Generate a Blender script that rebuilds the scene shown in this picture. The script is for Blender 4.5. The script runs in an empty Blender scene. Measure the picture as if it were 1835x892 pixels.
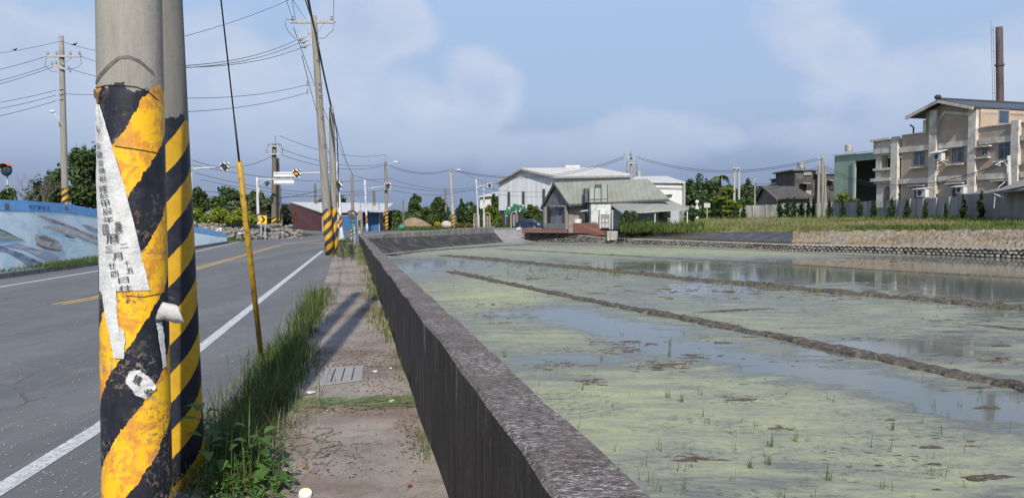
import bpy, math, random
import numpy as np
from mathutils import Vector, Matrix
from mathutils.geometry import tessellate_polygon
random.seed(7)
rng = np.random.default_rng(11)
scene = bpy.context.scene
COL = scene.collection
# ------------------------------------------------------------------ camera
F, CX, CY, HOR, EYE = 1400.0, 917.5, 446.0, 388.0, 2.0
PITCH = math.atan((CY - HOR) / F)
cam_d = bpy.data.cameras.new('camera'); cam = bpy.data.objects.new('camera', cam_d); COL.objects.link(cam)
cam.location = (0, 0, EYE); cam.rotation_euler = (math.pi / 2 - PITCH, 0, 0)
cam_d.sensor_width = 36; cam_d.lens = 36 * F / 1835.0
cam_d.clip_start = 0.1; cam_d.clip_end = 6000
scene.camera = cam
# ------------------------------------------------------------------ light
SUN_EL = math.radians(37)
SUN_TRAVEL = Vector((-0.085, 1.0, 0)).normalized()          # horizontal way the light runs
sd = (SUN_TRAVEL * math.cos(SUN_EL) + Vector((0, 0, -math.sin(SUN_EL)))).normalized()
sun_d = bpy.data.lights.new('sun', 'SUN'); sun = bpy.data.objects.new('sun', sun_d); COL.objects.link(sun)
sun_d.energy = 4.2; sun_d.angle = math.radians(0.6); sun_d.color = (1.0, 0.94, 0.85)
sun.rotation_euler = sd.to_track_quat('-Z', 'Y').to_euler(); sun.location = (0, -20, 40)
world = bpy.data.worlds.new('World'); scene.world = world; world.use_nodes = True
CLOUD_HI, CLOUD_LO = (5.4, 6.05, 7.4, 1), (4.3, 5.15, 6.9, 1)
def build_world():
    nt = world.node_tree; N = nt.nodes; L = nt.links; N.clear()
    out = N.new('ShaderNodeOutputWorld'); bg = N.new('ShaderNodeBackground'); bg.inputs[1].default_value = 0.1
    sky = N.new('ShaderNodeTexSky'); sky.sky_type = 'NISHITA'; sky.sun_disc = False
    sky.sun_elevation = SUN_EL
    sky.sun_rotation = math.atan2(-SUN_TRAVEL.x, -SUN_TRAVEL.y)
    sky.air_density = 1.2; sky.dust_density = 2.0; sky.ozone_density = 1.5
    tc = N.new('ShaderNodeTexCoord'); sep = N.new('ShaderNodeSeparateXYZ'); L.new(tc.outputs['Generated'], sep.inputs[0])
    # haze veil seen in the photograph, darker and bluer towards the horizon
    ramp = N.new('ShaderNodeValToRGB'); L.new(sep.outputs[2], ramp.inputs[0])
    cr = ramp.color_ramp; cr.interpolation = 'EASE'
    cols = [(0.0, (2.1, 2.85, 4.5)), (0.05, (2.2, 3.0, 4.9)), (0.09, (2.8, 3.8, 5.8)), (0.15, (3.6, 4.75, 7.0)), (0.28, (3.8, 5.2, 7.6)), (1.0, (2.7, 4.0, 7.2))]
    cr.elements[0].position = 0; cr.elements[0].color = (*[c / 10 for c in cols[0][1]], 1)
    cr.elements[1].position = 1; cr.elements[1].color = (*[c / 10 for c in cols[-1][1]], 1)
    for p, c in cols[1:-1]:
        e = cr.elements.new(p); e.color = (*[k / 10 for k in c], 1)
    up = N.new('ShaderNodeVectorMath'); up.operation = 'SCALE'; up.inputs['Scale'].default_value = 10
    L.new(ramp.outputs[0], up.inputs[0])
    mx = N.new('ShaderNodeMix'); mx.data_type = 'RGBA'; mx.inputs[0].default_value = 0.86
    L.new(sky.outputs[0], mx.inputs[6]); L.new(up.outputs[0], mx.inputs[7])
    # clouds: heaps of cumulus with crisp tops, laid out by direction in the sky and broken up by noise
    def mth(op, a, b=None, c=None):
        m = N.new('ShaderNodeMath'); m.operation = op
        for i, x in enumerate((a, b, c)):
            if x is None: continue
            if isinstance(x, (int, float)): m.inputs[i].default_value = x
            else: L.new(x, m.inputs[i])
        return m.outputs[0]
    ya = mth('MAXIMUM', mth('ABSOLUTE', sep.outputs[1]), .05)
    a = mth('DIVIDE', sep.outputs[0], ya); b = mth('DIVIDE', sep.outputs[2], ya)
    mp = N.new('ShaderNodeMapping'); mp.inputs['Scale'].default_value = (1, 1, 1.5); L.new(tc.outputs['Generated'], mp.inputs[0])
    def nz(sc, det, ro=.55):
        n = N.new('ShaderNodeTexNoise'); n.inputs['Scale'].default_value = sc; n.inputs['Detail'].default_value = det; n.inputs['Roughness'].default_value = ro; L.new(mp.outputs[0], n.inputs['Vector']); return n.outputs[0]
    n1, n2 = nz(5.5, 9, .52), nz(14, 6, .5)
    f = None
    for (x, y, rx, ry, w) in [(-.75, .17, .48, .20, 1), (-.38, .10, .38, .13, 1), (-.14, .115, .20, .075, 1), (-.035, .155, .075, .07, 1), (-.19, .24, .10, .06, .9), (.02, .085, .12, .045, .8), (.40, .21, .11, .10, .45), (.27, .10, .34, .045, .45), (.62, .17, .20, .11, .42), (1.3, .2, .5, .2, .9), (-1.6, .25, .5, .25, .9)]:
        dx = mth('MULTIPLY', mth('SUBTRACT', a, x), 1 / rx); dy = mth('MULTIPLY', mth('SUBTRACT', b, y), 1 / ry)
        d = mth('MULTIPLY', mth('SUBTRACT', 1.0, mth('SQRT', mth('ADD', mth('MULTIPLY', dx, dx), mth('MULTIPLY', dy, dy)))), w)
        f = d if f is None else mth('SMOOTH_MAX', f, d, .15)
    f = mth('ADD', f, mth('MULTIPLY_ADD', n1, 1.5, -.75))
    mr = N.new('ShaderNodeMapRange'); mr.interpolation_type = 'SMOOTHSTEP'; L.new(f, mr.inputs[0]); mr.inputs[1].default_value = .0; mr.inputs[2].default_value = .34
    hz = N.new('ShaderNodeMapRange'); hz.interpolation_type = 'SMOOTHSTEP'; L.new(sep.outputs[2], hz.inputs[0]); hz.inputs[1].default_value = .03; hz.inputs[2].default_value = .15; hz.inputs[3].default_value = .08; hz.inputs[4].default_value = .85
    mul = mth('MULTIPLY', mr.outputs[0], hz.outputs[0])
    r2 = N.new('ShaderNodeMix'); r2.data_type = 'RGBA'
    sh = N.new('ShaderNodeMapRange'); L.new(mth('ADD', mth('MULTIPLY', f, .45), mth('MULTIPLY_ADD', n2, 1.4, -.7)), sh.inputs[0]); sh.inputs[1].default_value = -.15; sh.inputs[2].default_value = .55
    L.new(sh.outputs[0], r2.inputs[0]); r2.inputs[6].default_value = CLOUD_HI; r2.inputs[7].default_value = CLOUD_LO
    m2 = N.new('ShaderNodeMix'); m2.data_type = 'RGBA'; L.new(mul, m2.inputs[0]); L.new(mx.outputs[2], m2.inputs[6]); L.new(r2.outputs[2], m2.inputs[7])
    L.new(m2.outputs[2], bg.inputs[0]); L.new(bg.outputs[0], out.inputs[0])
build_world()
scene.view_settings.view_transform = 'Standard'; scene.view_settings.look = 'None'
scene.view_settings.exposure = 0.15; scene.view_settings.gamma = 1.0; scene.view_settings.use_curve_mapping = False
try:
    scene.cycles.max_bounces = 6; scene.cycles.transparent_max_bounces = 12; scene.cycles.use_denoising = True
    scene.cycles.caustics_reflective = False; scene.cycles.caustics_refractive = False
except Exception: pass

# ------------------------------------------------------------------ where a pixel of the photograph points
cp, sp = math.cos(PITCH), math.sin(PITCH)
def ray(px, py):
    u = (px - CX) / F; v = -(py - CY) / F
    return Vector((u, cp + v * sp, -sp + v * cp))
def G(px, py, z=0.0):
    r = ray(px, py); t = (z - EYE) / r.z; return Vector((r.x * t, r.y * t, z))
def D(px, py, d):
    r = ray(px, py); t = d / r.y; return Vector((r.x * t, d, EYE + r.z * t))
def proj(p):
    x, y, z = p[0], p[1], p[2] - EYE
    dep = y * cp - z * sp; up = y * sp + z * cp
    return CX + F * x / dep, CY - F * up / dep
def PX(px, d, z):
    """point over the ground at depth d in the column of pixel px"""
    return Vector(((px - CX) / F * d / 1.0 * (1 / cp) * cp, d, z))
# ------------------------------------------------------------------ mesh builder
class MB:
    def __init__(s): s.v = []; s.f = []; s.uv = {}; s.m = []; s.cm = 0
    def add(s, vs, fs, uvs=None):
        o = len(s.v); s.v += [tuple(v) for v in vs]
        for k, f in enumerate(fs):
            if uvs: s.uv[len(s.f)] = uvs[k]
            s.f.append([i + o for i in f]); s.m.append(s.cm)
        return s
    def poly(s, pts, thick=None):
        """flat polygon, or a slab when thick is a vector"""
        n = len(pts); pts = [Vector(p) for p in pts]
        if thick is None: return s.add(pts, [list(range(n))])
        t = Vector(thick); q = [p + t for p in pts]
        fs = [list(range(n))[::-1], [n + i for i in range(n)]] + [[i, (i + 1) % n, n + (i + 1) % n, n + i] for i in range(n)]
        nm = (pts[1] - pts[0]).cross(pts[2] - pts[0])
        if nm.dot(t) < 0: fs = [f[::-1] for f in fs]
        return s.add(pts + q, fs)
    def box(s, c, size, axes=None):
        c = Vector(c); a = axes or (Vector((1, 0, 0)), Vector((0, 1, 0)), Vector((0, 0, 1)))
        h = [x / 2 for x in size]; vs = []
        for dz in (-1, 1):
            for dx, dy in ((-1, -1), (1, -1), (1, 1), (-1, 1)):
                vs.append(c + a[0] * dx * h[0] + a[1] * dy * h[1] + a[2] * dz * h[2])
        return s.add(vs, [[3, 2, 1, 0], [4, 5, 6, 7], [0, 1, 5, 4], [1, 2, 6, 5], [2, 3, 7, 6], [3, 0, 4, 7]])
    def bar(s, a, b, w, h=None, up=(0, 0, 1)):
        a = Vector(a); b = Vector(b); d = (b - a); L = d.length; d.normalize(); u = Vector(up)
        if abs(d.dot(u)) > .98: u = Vector((0, 1, 0))
        x = d.cross(u).normalized(); y = x.cross(d)
        return s.box((a + b) / 2, (w, L, h or w), (x, d, y))
    def tube(s, a, b, r0, r1=None, n=12, rows=1, cap=True, uvm=False):
        a = Vector(a); b = Vector(b); r1 = r0 if r1 is None else r1; d = (b - a); L = d.length
        if L < 1e-6: return s
        d.normalize()
        e1 = Vector((1, 0, 0)) if abs(d.x) < .9 else Vector((0, 1, 0))
        e1 = (e1 - d * e1.dot(d)).normalized(); e2 = d.cross(e1)
        vs = []; fs = []; uvs = []
        for j in range(rows + 1):
            t = j / rows; r = r0 + (r1 - r0) * t; c = a.lerp(b, t)
            for i in range(n):
                th = 2 * math.pi * i / n; vs.append(c + (e1 * math.cos(th) + e2 * math.sin(th)) * r)
        for j in range(rows):
            for i in range(n):
                k = (i + 1) % n; fs.append([j * n + i, j * n + k, (j + 1) * n + k, (j + 1) * n + i])
                uvs.append([(i / n, L * j / rows), ((i + 1) / n, L * j / rows), ((i + 1) / n, L * (j + 1) / rows), (i / n, L * (j + 1) / rows)])
        if cap:
            fs.append(list(range(n))[::-1]); uvs.append([(0, 0)] * n)
            fs.append([rows * n + i for i in range(n)]); uvs.append([(0, L)] * n)
        return s.add(vs, fs, uvs if uvm else None)
    def path(s, pts, r, n=6, r1=None):
        pts = [Vector(p) for p in pts]; m = len(pts); vs = []; fs = []
        for j, p in enumerate(pts):
            t = (pts[min(j + 1, m - 1)] - pts[max(j - 1, 0)]).normalized()
            e = Vector((0, 0, 1)) if abs(t.z) < .9 else Vector((1, 0, 0))
            x = t.cross(e).normalized(); y = t.cross(x)
            rr = r if r1 is None else r + (r1 - r) * j / (m - 1)
            for i in range(n):
                th = 2 * math.pi * i / n; vs.append(p + x * math.cos(th) * rr + y * math.sin(th) * rr)
        for j in range(m - 1):
            for i in range(n):
                k = (i + 1) % n; fs.append([j * n + i, j * n + k, (j + 1) * n + k, (j + 1) * n + i])
        fs += [list(range(n)), [(m - 1) * n + i for i in range(n)][::-1]]
        return s.add(vs, fs)
    def ball(s, c, r, n=10, m=7, jit=0.0, rd=None):
        c = Vector(c); r = Vector(r) if hasattr(r, '__len__') else Vector((r, r, r)); rd = rd or random
        vs = [c + Vector((0, 0, -r.z))]; 
        for j in range(1, m):
            ph = -math.pi / 2 + math.pi * j / m
            for i in range(n):
                th = 2 * math.pi * i / n; k = 1 + (rd.uniform(-jit, jit) if jit else 0)
                vs.append(c + Vector((r.x * math.cos(ph) * math.cos(th), r.y * math.cos(ph) * math.sin(th), r.z * math.sin(ph))) * k)
        vs.append(c + Vector((0, 0, r.z))); fs = []
        for i in range(n): fs.append([0, 1 + (i + 1) % n, 1 + i])
        for j in range(m - 2):
            for i in range(n):
                k = (i + 1) % n; a = 1 + j * n; b = a + n; fs.append([a + i, a + k, b + k, b + i])
        a = 1 + (m - 2) * n; t = len(vs) - 1
        for i in range(n): fs.append([a + i, a + (i + 1) % n, t])
        return s.add(vs, fs)
    def build(s, name, mat, parent=None, smooth=False, rec=False):
        me = bpy.data.meshes.new(name); off = parent.location if parent else Vector((0, 0, 0))
        if parent and parent.parent: off = off + parent.parent.location
        me.from_pydata([(v[0] - off.x, v[1] - off.y, v[2] - off.z) for v in s.v], [], s.f)
        for m in (mat if isinstance(mat, (list, tuple)) else [mat]): me.materials.append(m)
        if max(s.m, default=0) > 0: me.polygons.foreach_set('material_index', s.m)
        if s.uv:
            ul = me.uv_layers.new(name='UVMap')
            for fi, p in enumerate(me.polygons):
                if fi in s.uv:
                    for li, uv in zip(p.loop_indices, s.uv[fi]): ul.data[li].uv = uv
        if smooth: me.polygons.foreach_set('use_smooth', [True] * len(me.polygons))
        if rec:
            import bmesh
            bm = bmesh.new(); bm.from_mesh(me); bmesh.ops.recalc_face_normals(bm, faces=bm.faces); bm.to_mesh(me); bm.free()
        me.update()
        o = bpy.data.objects.new(name, me); COL.objects.link(o)
        if parent: o.parent = parent
        return o
def tag(o, label=None, cat=None, group=None, kind=None):
    if label: o['label'] = label
    if cat: o['category'] = cat
    if group: o['group'] = group
    if kind: o['kind'] = kind
    return o
def thing(name, label, cat, loc=(0, 0, 0), group=None):
    o = bpy.data.objects.new(name, None); o.empty_display_size = .3; COL.objects.link(o); o.location = loc
    return tag(o, label, cat, group)
def children_of(o): return [c for c in COL.objects if c.parent == o]
def copy_tree(o, loc=None, label=None, rz=None, sc=None):
    kids = {}
    for c in COL.objects:
        if c.parent: kids.setdefault(c.parent, []).append(c)
    def cc(x, par):
        n = x.copy(); COL.objects.link(n)
        if par: n.parent = par
        for k in kids.get(x, []): cc(k, n)
        return n
    r = cc(o, None)
    if loc is not None: r.location = loc
    if label: r['label'] = label
    if rz is not None: r.rotation_euler = (0, 0, rz)
    if sc is not None: r.scale = (sc, sc, sc) if not hasattr(sc, '__len__') else sc
    return r
# ------------------------------------------------------------------ materials
def srgb(r, g, b):
    f = lambda c: (c / 255 / 12.92) if c / 255 <= .04045 else ((c / 255 + .055) / 1.055) ** 2.4
    return (f(r), f(g), f(b), 1)
def new_mat(name):
    m = bpy.data.materials.new(name); m.use_nodes = True; nt = m.node_tree
    return m, nt, nt.nodes, nt.links, nt.nodes['Principled BSDF']
def noise(N, L, vec, scale, detail=5, rough=.55, dist=0):
    n = N.new('ShaderNodeTexNoise'); n.inputs['Scale'].default_value = scale; n.inputs['Detail'].default_value = detail
    n.inputs['Roughness'].default_value = rough; n.inputs['Distortion'].default_value = dist
    if vec: L.new(vec, n.inputs['Vector'])
    return n.outputs[0]
def ramp(N, L, fac, stops):
    r = N.new('ShaderNodeValToRGB'); L.new(fac, r.inputs[0]); cr = r.color_ramp
    while len(cr.elements) < len(stops): cr.elements.new(.5)
    for e, (p, c) in zip(cr.elements, stops):
        e.position = p; e.color = c if hasattr(c, '__len__') else (c, c, c, 1)
    return r.outputs[0]
def mixc(N, L, fac, a, b, mode='MIX'):
    m = N.new('ShaderNodeMix'); m.data_type = 'RGBA'; m.blend_type = mode
    for i, x in ((0, fac), (6, a), (7, b)):
        if isinstance(x, (int, float)): m.inputs[i].default_value = x
        elif hasattr(x, 'is_linked'): L.new(x, m.inputs[i])
        else: m.inputs[i].default_value = x
    return m.outputs[2]
def math_(N, L, op, a, b=None, c=None):
    m = N.new('ShaderNodeMath'); m.operation = op
    for i, x in enumerate((a, b, c)):
        if x is None: continue
        if isinstance(x, (int, float)): m.inputs[i].default_value = x
        else: L.new(x, m.inputs[i])
    return m.outputs[0]
def coords(N, L, scale=(1, 1, 1), rot=(0, 0, 0), kind='Object'):
    tc = N.new('ShaderNodeTexCoord'); mp = N.new('ShaderNodeMapping'); mp.inputs['Scale'].default_value = scale; mp.inputs['Rotation'].default_value = rot
    L.new(tc.outputs[kind], mp.inputs[0]); return mp.outputs[0]
def bump(N, L, P, h, strength=.3, dist=.02):
    b = N.new('ShaderNodeBump'); b.inputs['Strength'].default_value = strength; b.inputs['Distance'].default_value = dist
    L.new(h, b.inputs['Height']); L.new(b.outputs[0], P.inputs['Normal'])
_mats = {}
def M(name, c1, c2=None, scale=3.0, rough=.8, metal=0.0, stretch=(1, 1, 1), bmp=0.0, spec=None, lo=.35, hi=.65, dirt=None, dirt_scale=1.0, emit=0):
    """painted / worn surface: two colours blended by noise, optional dirt"""
    if name in _mats: return _mats[name]
    m, nt, N, L, P = new_mat(name); c1 = (*c1[:3], 1); c2 = (*(c2 or [x * .8 for x in c1[:3]])[:3], 1)
    v = coords(N, L, stretch); n = noise(N, L, v, scale, 6, .6)
    col = ramp(N, L, n, [(lo, c1), (hi, c2)])
    if dirt:
        dn = noise(N, L, v, dirt_scale, 8, .7); col = mixc(N, L, ramp(N, L, dn, [(.48, 0.0), (.66, .85)]), col, (*dirt[:3], 1))
    L.new(col, P.inputs['Base Color']); P.inputs['Roughness'].default_value = rough; P.inputs['Metallic'].default_value = metal
    if spec is not None: P.inputs['Specular IOR Level'].default_value = spec
    if bmp: bump(N, L, P, noise(N, L, v, scale * 4, 6, .6), bmp)
    if emit: L.new(col, P.inputs['Emission Color']); P.inputs['Emission Strength'].default_value = emit
    _mats[name] = m; return m
def leaf_mat(name, dark, light, rough=.55, trans=.25, scale=.5):
    if name in _mats: return _mats[name]
    m, nt, N, L, P = new_mat(name); g = N.new('ShaderNodeNewGeometry')
    n = noise(N, L, coords(N, L), scale, 3)
    a = math_(N, L, 'MULTIPLY_ADD', g.outputs['Random Per Island'], .5, math_(N, L, 'MULTIPLY_ADD', n, .9, -.2))
    col = ramp(N, L, a, [(.1, (*dark, 1)), (.75, (*light, 1))])
    L.new(col, P.inputs['Base Color']); P.inputs['Roughness'].default_value = rough; P.inputs['Specular IOR Level'].default_value = .25
    tr = N.new('ShaderNodeBsdfTranslucent'); L.new(col, tr.inputs[0]); mx = N.new('ShaderNodeMixShader'); mx.inputs[0].default_value = trans
    L.new(P.outputs[0], mx.inputs[1]); L.new(tr.outputs[0], mx.inputs[2]); L.new(mx.outputs[0], N['Material Output'].inputs[0])
    _mats[name] = m; return m
def corr_mat(name, c1, c2, axis='X', period=.25, rough=.5, metal=.0, rot=0, bmp=.5, sc=1.5):
    """corrugated sheet: ribs along the sheet, grime streaks"""
    if name in _mats: return _mats[name]
    m, nt, N, L, P = new_mat(name); v = coords(N, L, rot=(0, 0, rot)); sep = N.new('ShaderNodeSeparateXYZ'); L.new(v, sep.inputs[0])
    w = math_(N, L, 'SINE', math_(N, L, 'MULTIPLY', sep.outputs['XYZ'.index(axis)], 2 * math.pi / period))
    st = noise(N, L, coords(N, L, (sc, sc, sc * .12)), 2, 6, .65)
    col = ramp(N, L, st, [(.35, (*c1, 1)), (.68, (*c2, 1))])
    col = mixc(N, L, math_(N, L, 'MULTIPLY', math_(N, L, 'LESS_THAN', w, -.8), .14), col, (*[x * .5 for x in c2], 1))
    L.new(col, P.inputs['Base Color']); P.inputs['Roughness'].default_value = rough; P.inputs['Metallic'].default_value = metal
    bump(N, L, P, w, bmp * .55, .02)
    _mats[name] = m; return m
def glass_mat(name='window_glass', c=(.03, .05, .08)):
    return M(name, c, [x * .6 for x in c], rough=.08, spec=.8, scale=1)

# striped warning paint on a concrete pole (UV: turn round the pole, metres up it)
def pole_mat(name, period, turns, phase, height, wear=.3, conc=(.33, .31, .27), yel=(.86, .48, .02), blk=(.012, .013, .02), conc2=None, cs=1.0, base=0.0, slick=.45):
    m, nt, N, L, P = new_mat(name); tc = N.new('ShaderNodeTexCoord'); sep = N.new('ShaderNodeSeparateXYZ'); L.new(tc.outputs['UV'], sep.inputs[0])
    u, v = sep.outputs[0], sep.outputs[1]; ob = coords(N, L)
    n1 = noise(N, L, ob, 5 * cs, 6, .65); n2 = noise(N, L, ob, 26 * cs, 6, .7); n3 = noise(N, L, ob, 9 * cs, 8, .72, .6)
    t = math_(N, L, 'MULTIPLY_ADD', v, 1 / period, math_(N, L, 'MULTIPLY_ADD', u, -turns, phase + 50))
    t = math_(N, L, 'ADD', t, math_(N, L, 'MULTIPLY_ADD', n1, .10 + wear * .12, -.05 - wear * .06))
    t = math_(N, L, 'ADD', t, math_(N, L, 'MULTIPLY_ADD', n2, .05 * wear + .015, -.01))
    isblk = math_(N, L, 'GREATER_THAN', math_(N, L, 'FRACT', t), .5)
    ycol = ramp(N, L, n3, [(.30, (yel[0] * .95, yel[1] * 1.05, yel[2], 1)), (.50, (*yel, 1)), (.52, (yel[0] * .86, yel[1] * .68, yel[2] * 1.6, 1)), (.66, (yel[0] * .6, yel[1] * .5, yel[2] * 2.5, 1))] if wear > .5 else [(.3, (*yel, 1)), (.7, (yel[0] * .72, yel[1] * .7, yel[2], 1))])
    bcol = ramp(N, L, n3, [(.35, (*blk, 1)), (.60, (blk[0] * 2, blk[1] * 2, blk[2] * 1.9, 1)), (.69, (.10, .09, .08, 1))])
    paint = mixc(N, L, isblk, ycol, bcol)
    if wear > .5:
        chip = ramp(N, L, noise(N, L, ob, 34 * cs, 7, .75), [(.53, 0.0), (.57, 1.0)])
        chip = math_(N, L, 'MULTIPLY', chip, ramp(N, L, noise(N, L, ob, 3.0 * cs, 3), [(.44, 0.0), (.58, 1.0)]))
        paint = mixc(N, L, chip, paint, ramp(N, L, n1, [(.4, (.16, .10, .05, 1)), (.6, (.30, .27, .22, 1))]))
    st = noise(N, L, coords(N, L, (1, 1, .18)), 7 * cs, 8, .7)
    c2 = conc2 or [x * .68 for x in conc]
    cc = ramp(N, L, st, [(.32, (*conc, 1)), (.55, (*[(a + b) / 2 for a, b in zip(conc, c2)], 1)), (.72, (*c2, 1))])
    cc = mixc(N, L, ramp(N, L, noise(N, L, ob, 60 * cs, 4, .8), [(.55, 0.0), (.75, .35)]), cc, (.12, .115, .10, 1))
    edge = math_(N, L, 'MULTIPLY_ADD', n1, .5 * min(1, height), v); 
    painted = math_(N, L, 'MULTIPLY', math_(N, L, 'LESS_THAN', edge, height + .25 * min(1, height)), math_(N, L, 'GREATER_THAN', v, base))
    L.new(mixc(N, L, painted, cc, paint), P.inputs['Base Color'])
    L.new(math_(N, L, 'MULTIPLY_ADD', painted, slick - .85, .85), P.inputs['Roughness']); P.inputs['Specular IOR Level'].default_value = .28
    bump(N, L, P, math_(N, L, 'ADD', n2, math_(N, L, 'MULTIPLY', n3, 1.5)), .35, .006)
    return m
# ================================================================== THE SETTING
WZ = -0.70                                                        # water level of the paddy
def pd(px, d, z):                                                # column px, depth d, height z
    return Vector(((px - CX) / F * (d * cp + (EYE - z) * sp), d, z))
# near wall lines
zt0, zt1 = 1.086, 0.63
TL0 = G(1001, 892, zt0); TL1 = pd(644, 58, zt1)
TR0 = G(1176, 892, zt0); TR1 = pd(651.5, 58, zt1)
BL0 = G(792, 870, 0.0)
def ext(a, b, y):
    t = (y - a.y) / (b.y - a.y); return a.lerp(b, t)
TLn, TRn = ext(TL0, TL1, -4), ext(TR0, TR1, -4)
wall_L = lambda y: ext(TL0, TL1, y); wall_R = lambda y: ext(TR0, TR1, y)
# stone bank line
bk_px = [905, 940, 1010, 1090, 1250, 1420, 1560, 1700, 1835, 2100, 2500]
bk_d = [84, 86, 83, 79, 71, 61, 57.7, 54, 50, 44, 38]
bk_ty = [418, 418, 418, 426, 432, 438, 440, 442, 445, 452, 462]   # picture row of the stone top
bk_sy = [410, 410, 409.5, 418, 417.6, 415, 412.7, 412.5, 411, 408, 405]
base_pts = [pd(p, d, WZ) for p, d in zip(bk_px, bk_d)]
hole = [wall_R(-6) + Vector((-.15, 0, 0)), wall_R(57) + Vector((-.15, 0, 0))] + [pd(720, 65.6, 0), pd(800, 75.2, 0), pd(885, 92, 0), pd(938, 92, 0)] + [pd(q_, w_ + 1.2, 0) for q_, w_ in list(zip(bk_px, bk_d))[1:]] + [Vector((95, 10, 0)), Vector((95, -6, 0))]
hole = [Vector((p.x, p.y, 0)) for p in hole]
def ground_mat():
    m, nt, N, L, P = new_mat('ground_soil'); v = coords(N, L)
    c = ramp(N, L, noise(N, L, v, .08, 8, .6), [(.35, (.055, .075, .02, 1)), (.5, (.10, .11, .035, 1)), (.62, (.17, .13, .075, 1))])
    L.new(c, P.inputs['Base Color']); P.inputs['Roughness'].default_value = .95
    bump(N, L, P, noise(N, L, v, 3, 6), .5, .1); return m
def asphalt_mat():
    m, nt, N, L, P = new_mat('asphalt'); v = coords(N, L, rot=(0, 0, -.17))
    big = noise(N, L, coords(N, L, (.9, .10, 1), (0, 0, -.17)), .8, 5, .6); fine = noise(N, L, v, 160, 3, .8); mid = noise(N, L, v, 1.4, 8, .65)
    c = ramp(N, L, big, [(.3, (.095, .095, .098, 1)), (.5, (.125, .124, .124, 1)), (.7, (.165, .162, .158, 1))])
    c = mixc(N, L, ramp(N, L, mid, [(.52, 0.0), (.72, .65)]), c, (.19, .18, .165, 1))
    c = mixc(N, L, ramp(N, L, fine, [(.45, 0.0), (.75, .5)]), c, (.26, .25, .235, 1))
    c = mixc(N, L, ramp(N, L, noise(N, L, v, 90, 2), [(.28, .55), (.42, 0.0)]), c, (.04, .04, .043, 1))
    vor = N.new('ShaderNodeTexVoronoi'); vor.feature = 'DISTANCE_TO_EDGE'; vor.inputs['Scale'].default_value = .35
    wv = N.new('ShaderNodeVectorMath'); wv.operation = 'ADD'; L.new(coords(N, L), wv.inputs[0]); nv = N.new('ShaderNodeTexNoise'); nv.inputs['Scale'].default_value = 1.6; nv.inputs['Detail'].default_value = 6; L.new(nv.outputs[1], wv.inputs[1]); L.new(wv.outputs[0], vor.inputs['Vector'])
    ck = math_(N, L, 'MULTIPLY', ramp(N, L, vor.outputs[0], [(.003, 1.0), (.010, 0.0)]), ramp(N, L, mid, [(.48, 0.0), (.58, .55)]))
    c = mixc(N, L, ck, c, (.04, .04, .04, 1))
    # fine dried mud scraped along the driving direction
    dust = noise(N, L, coords(N, L, (7, .6, 1), (0, 0, -.17 + math.pi / 2)), 2.2, 8, .7)
    c = mixc(N, L, ramp(N, L, dust, [(.56, 0.0), (.70, .55)]), c, (.27, .255, .23, 1))
    L.new(c, P.inputs['Base Color']); P.inputs['Roughness'].default_value = .88; P.inputs['Specular IOR Level'].default_value = .3
    bump(N, L, P, fine, .5, .006); return m
def sidewalk_mat():
    m, nt, N, L, P = new_mat('sidewalk_concrete'); v = coords(N, L)
    c = ramp(N, L, noise(N, L, v, 1.1, 8, .65), [(.32, (.21, .19, .165, 1)), (.5, (.30, .255, .21, 1)), (.66, (.36, .30, .245, 1))])
    c = mixc(N, L, ramp(N, L, noise(N, L, v, .5, 6, .7), [(.46, 0.0), (.60, .85)]), c, (.17, .11, .078, 1))
    c = mixc(N, L, ramp(N, L, noise(N, L, v, 45, 4, .75), [(.52, 0.0), (.66, .6)]), c, (.10, .085, .07, 1))
    c = mixc(N, L, ramp(N, L, noise(N, L, v, 85, 3, .7), [(.60, 0.0), (.70, .6)]), c, (.46, .42, .38, 1))
    # darker soil gathered against the wall foot
    c = mixc(N, L, ramp(N, L, noise(N, L, v, 6, 6, .7), [(.55, 0.0), (.66, .5)]), c, (.13, .10, .07, 1))
    L.new(c, P.inputs['Base Color']); P.inputs['Roughness'].default_value = .93
    bump(N, L, P, noise(N, L, v, 50, 5, .7), .5, .012); return m
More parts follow.
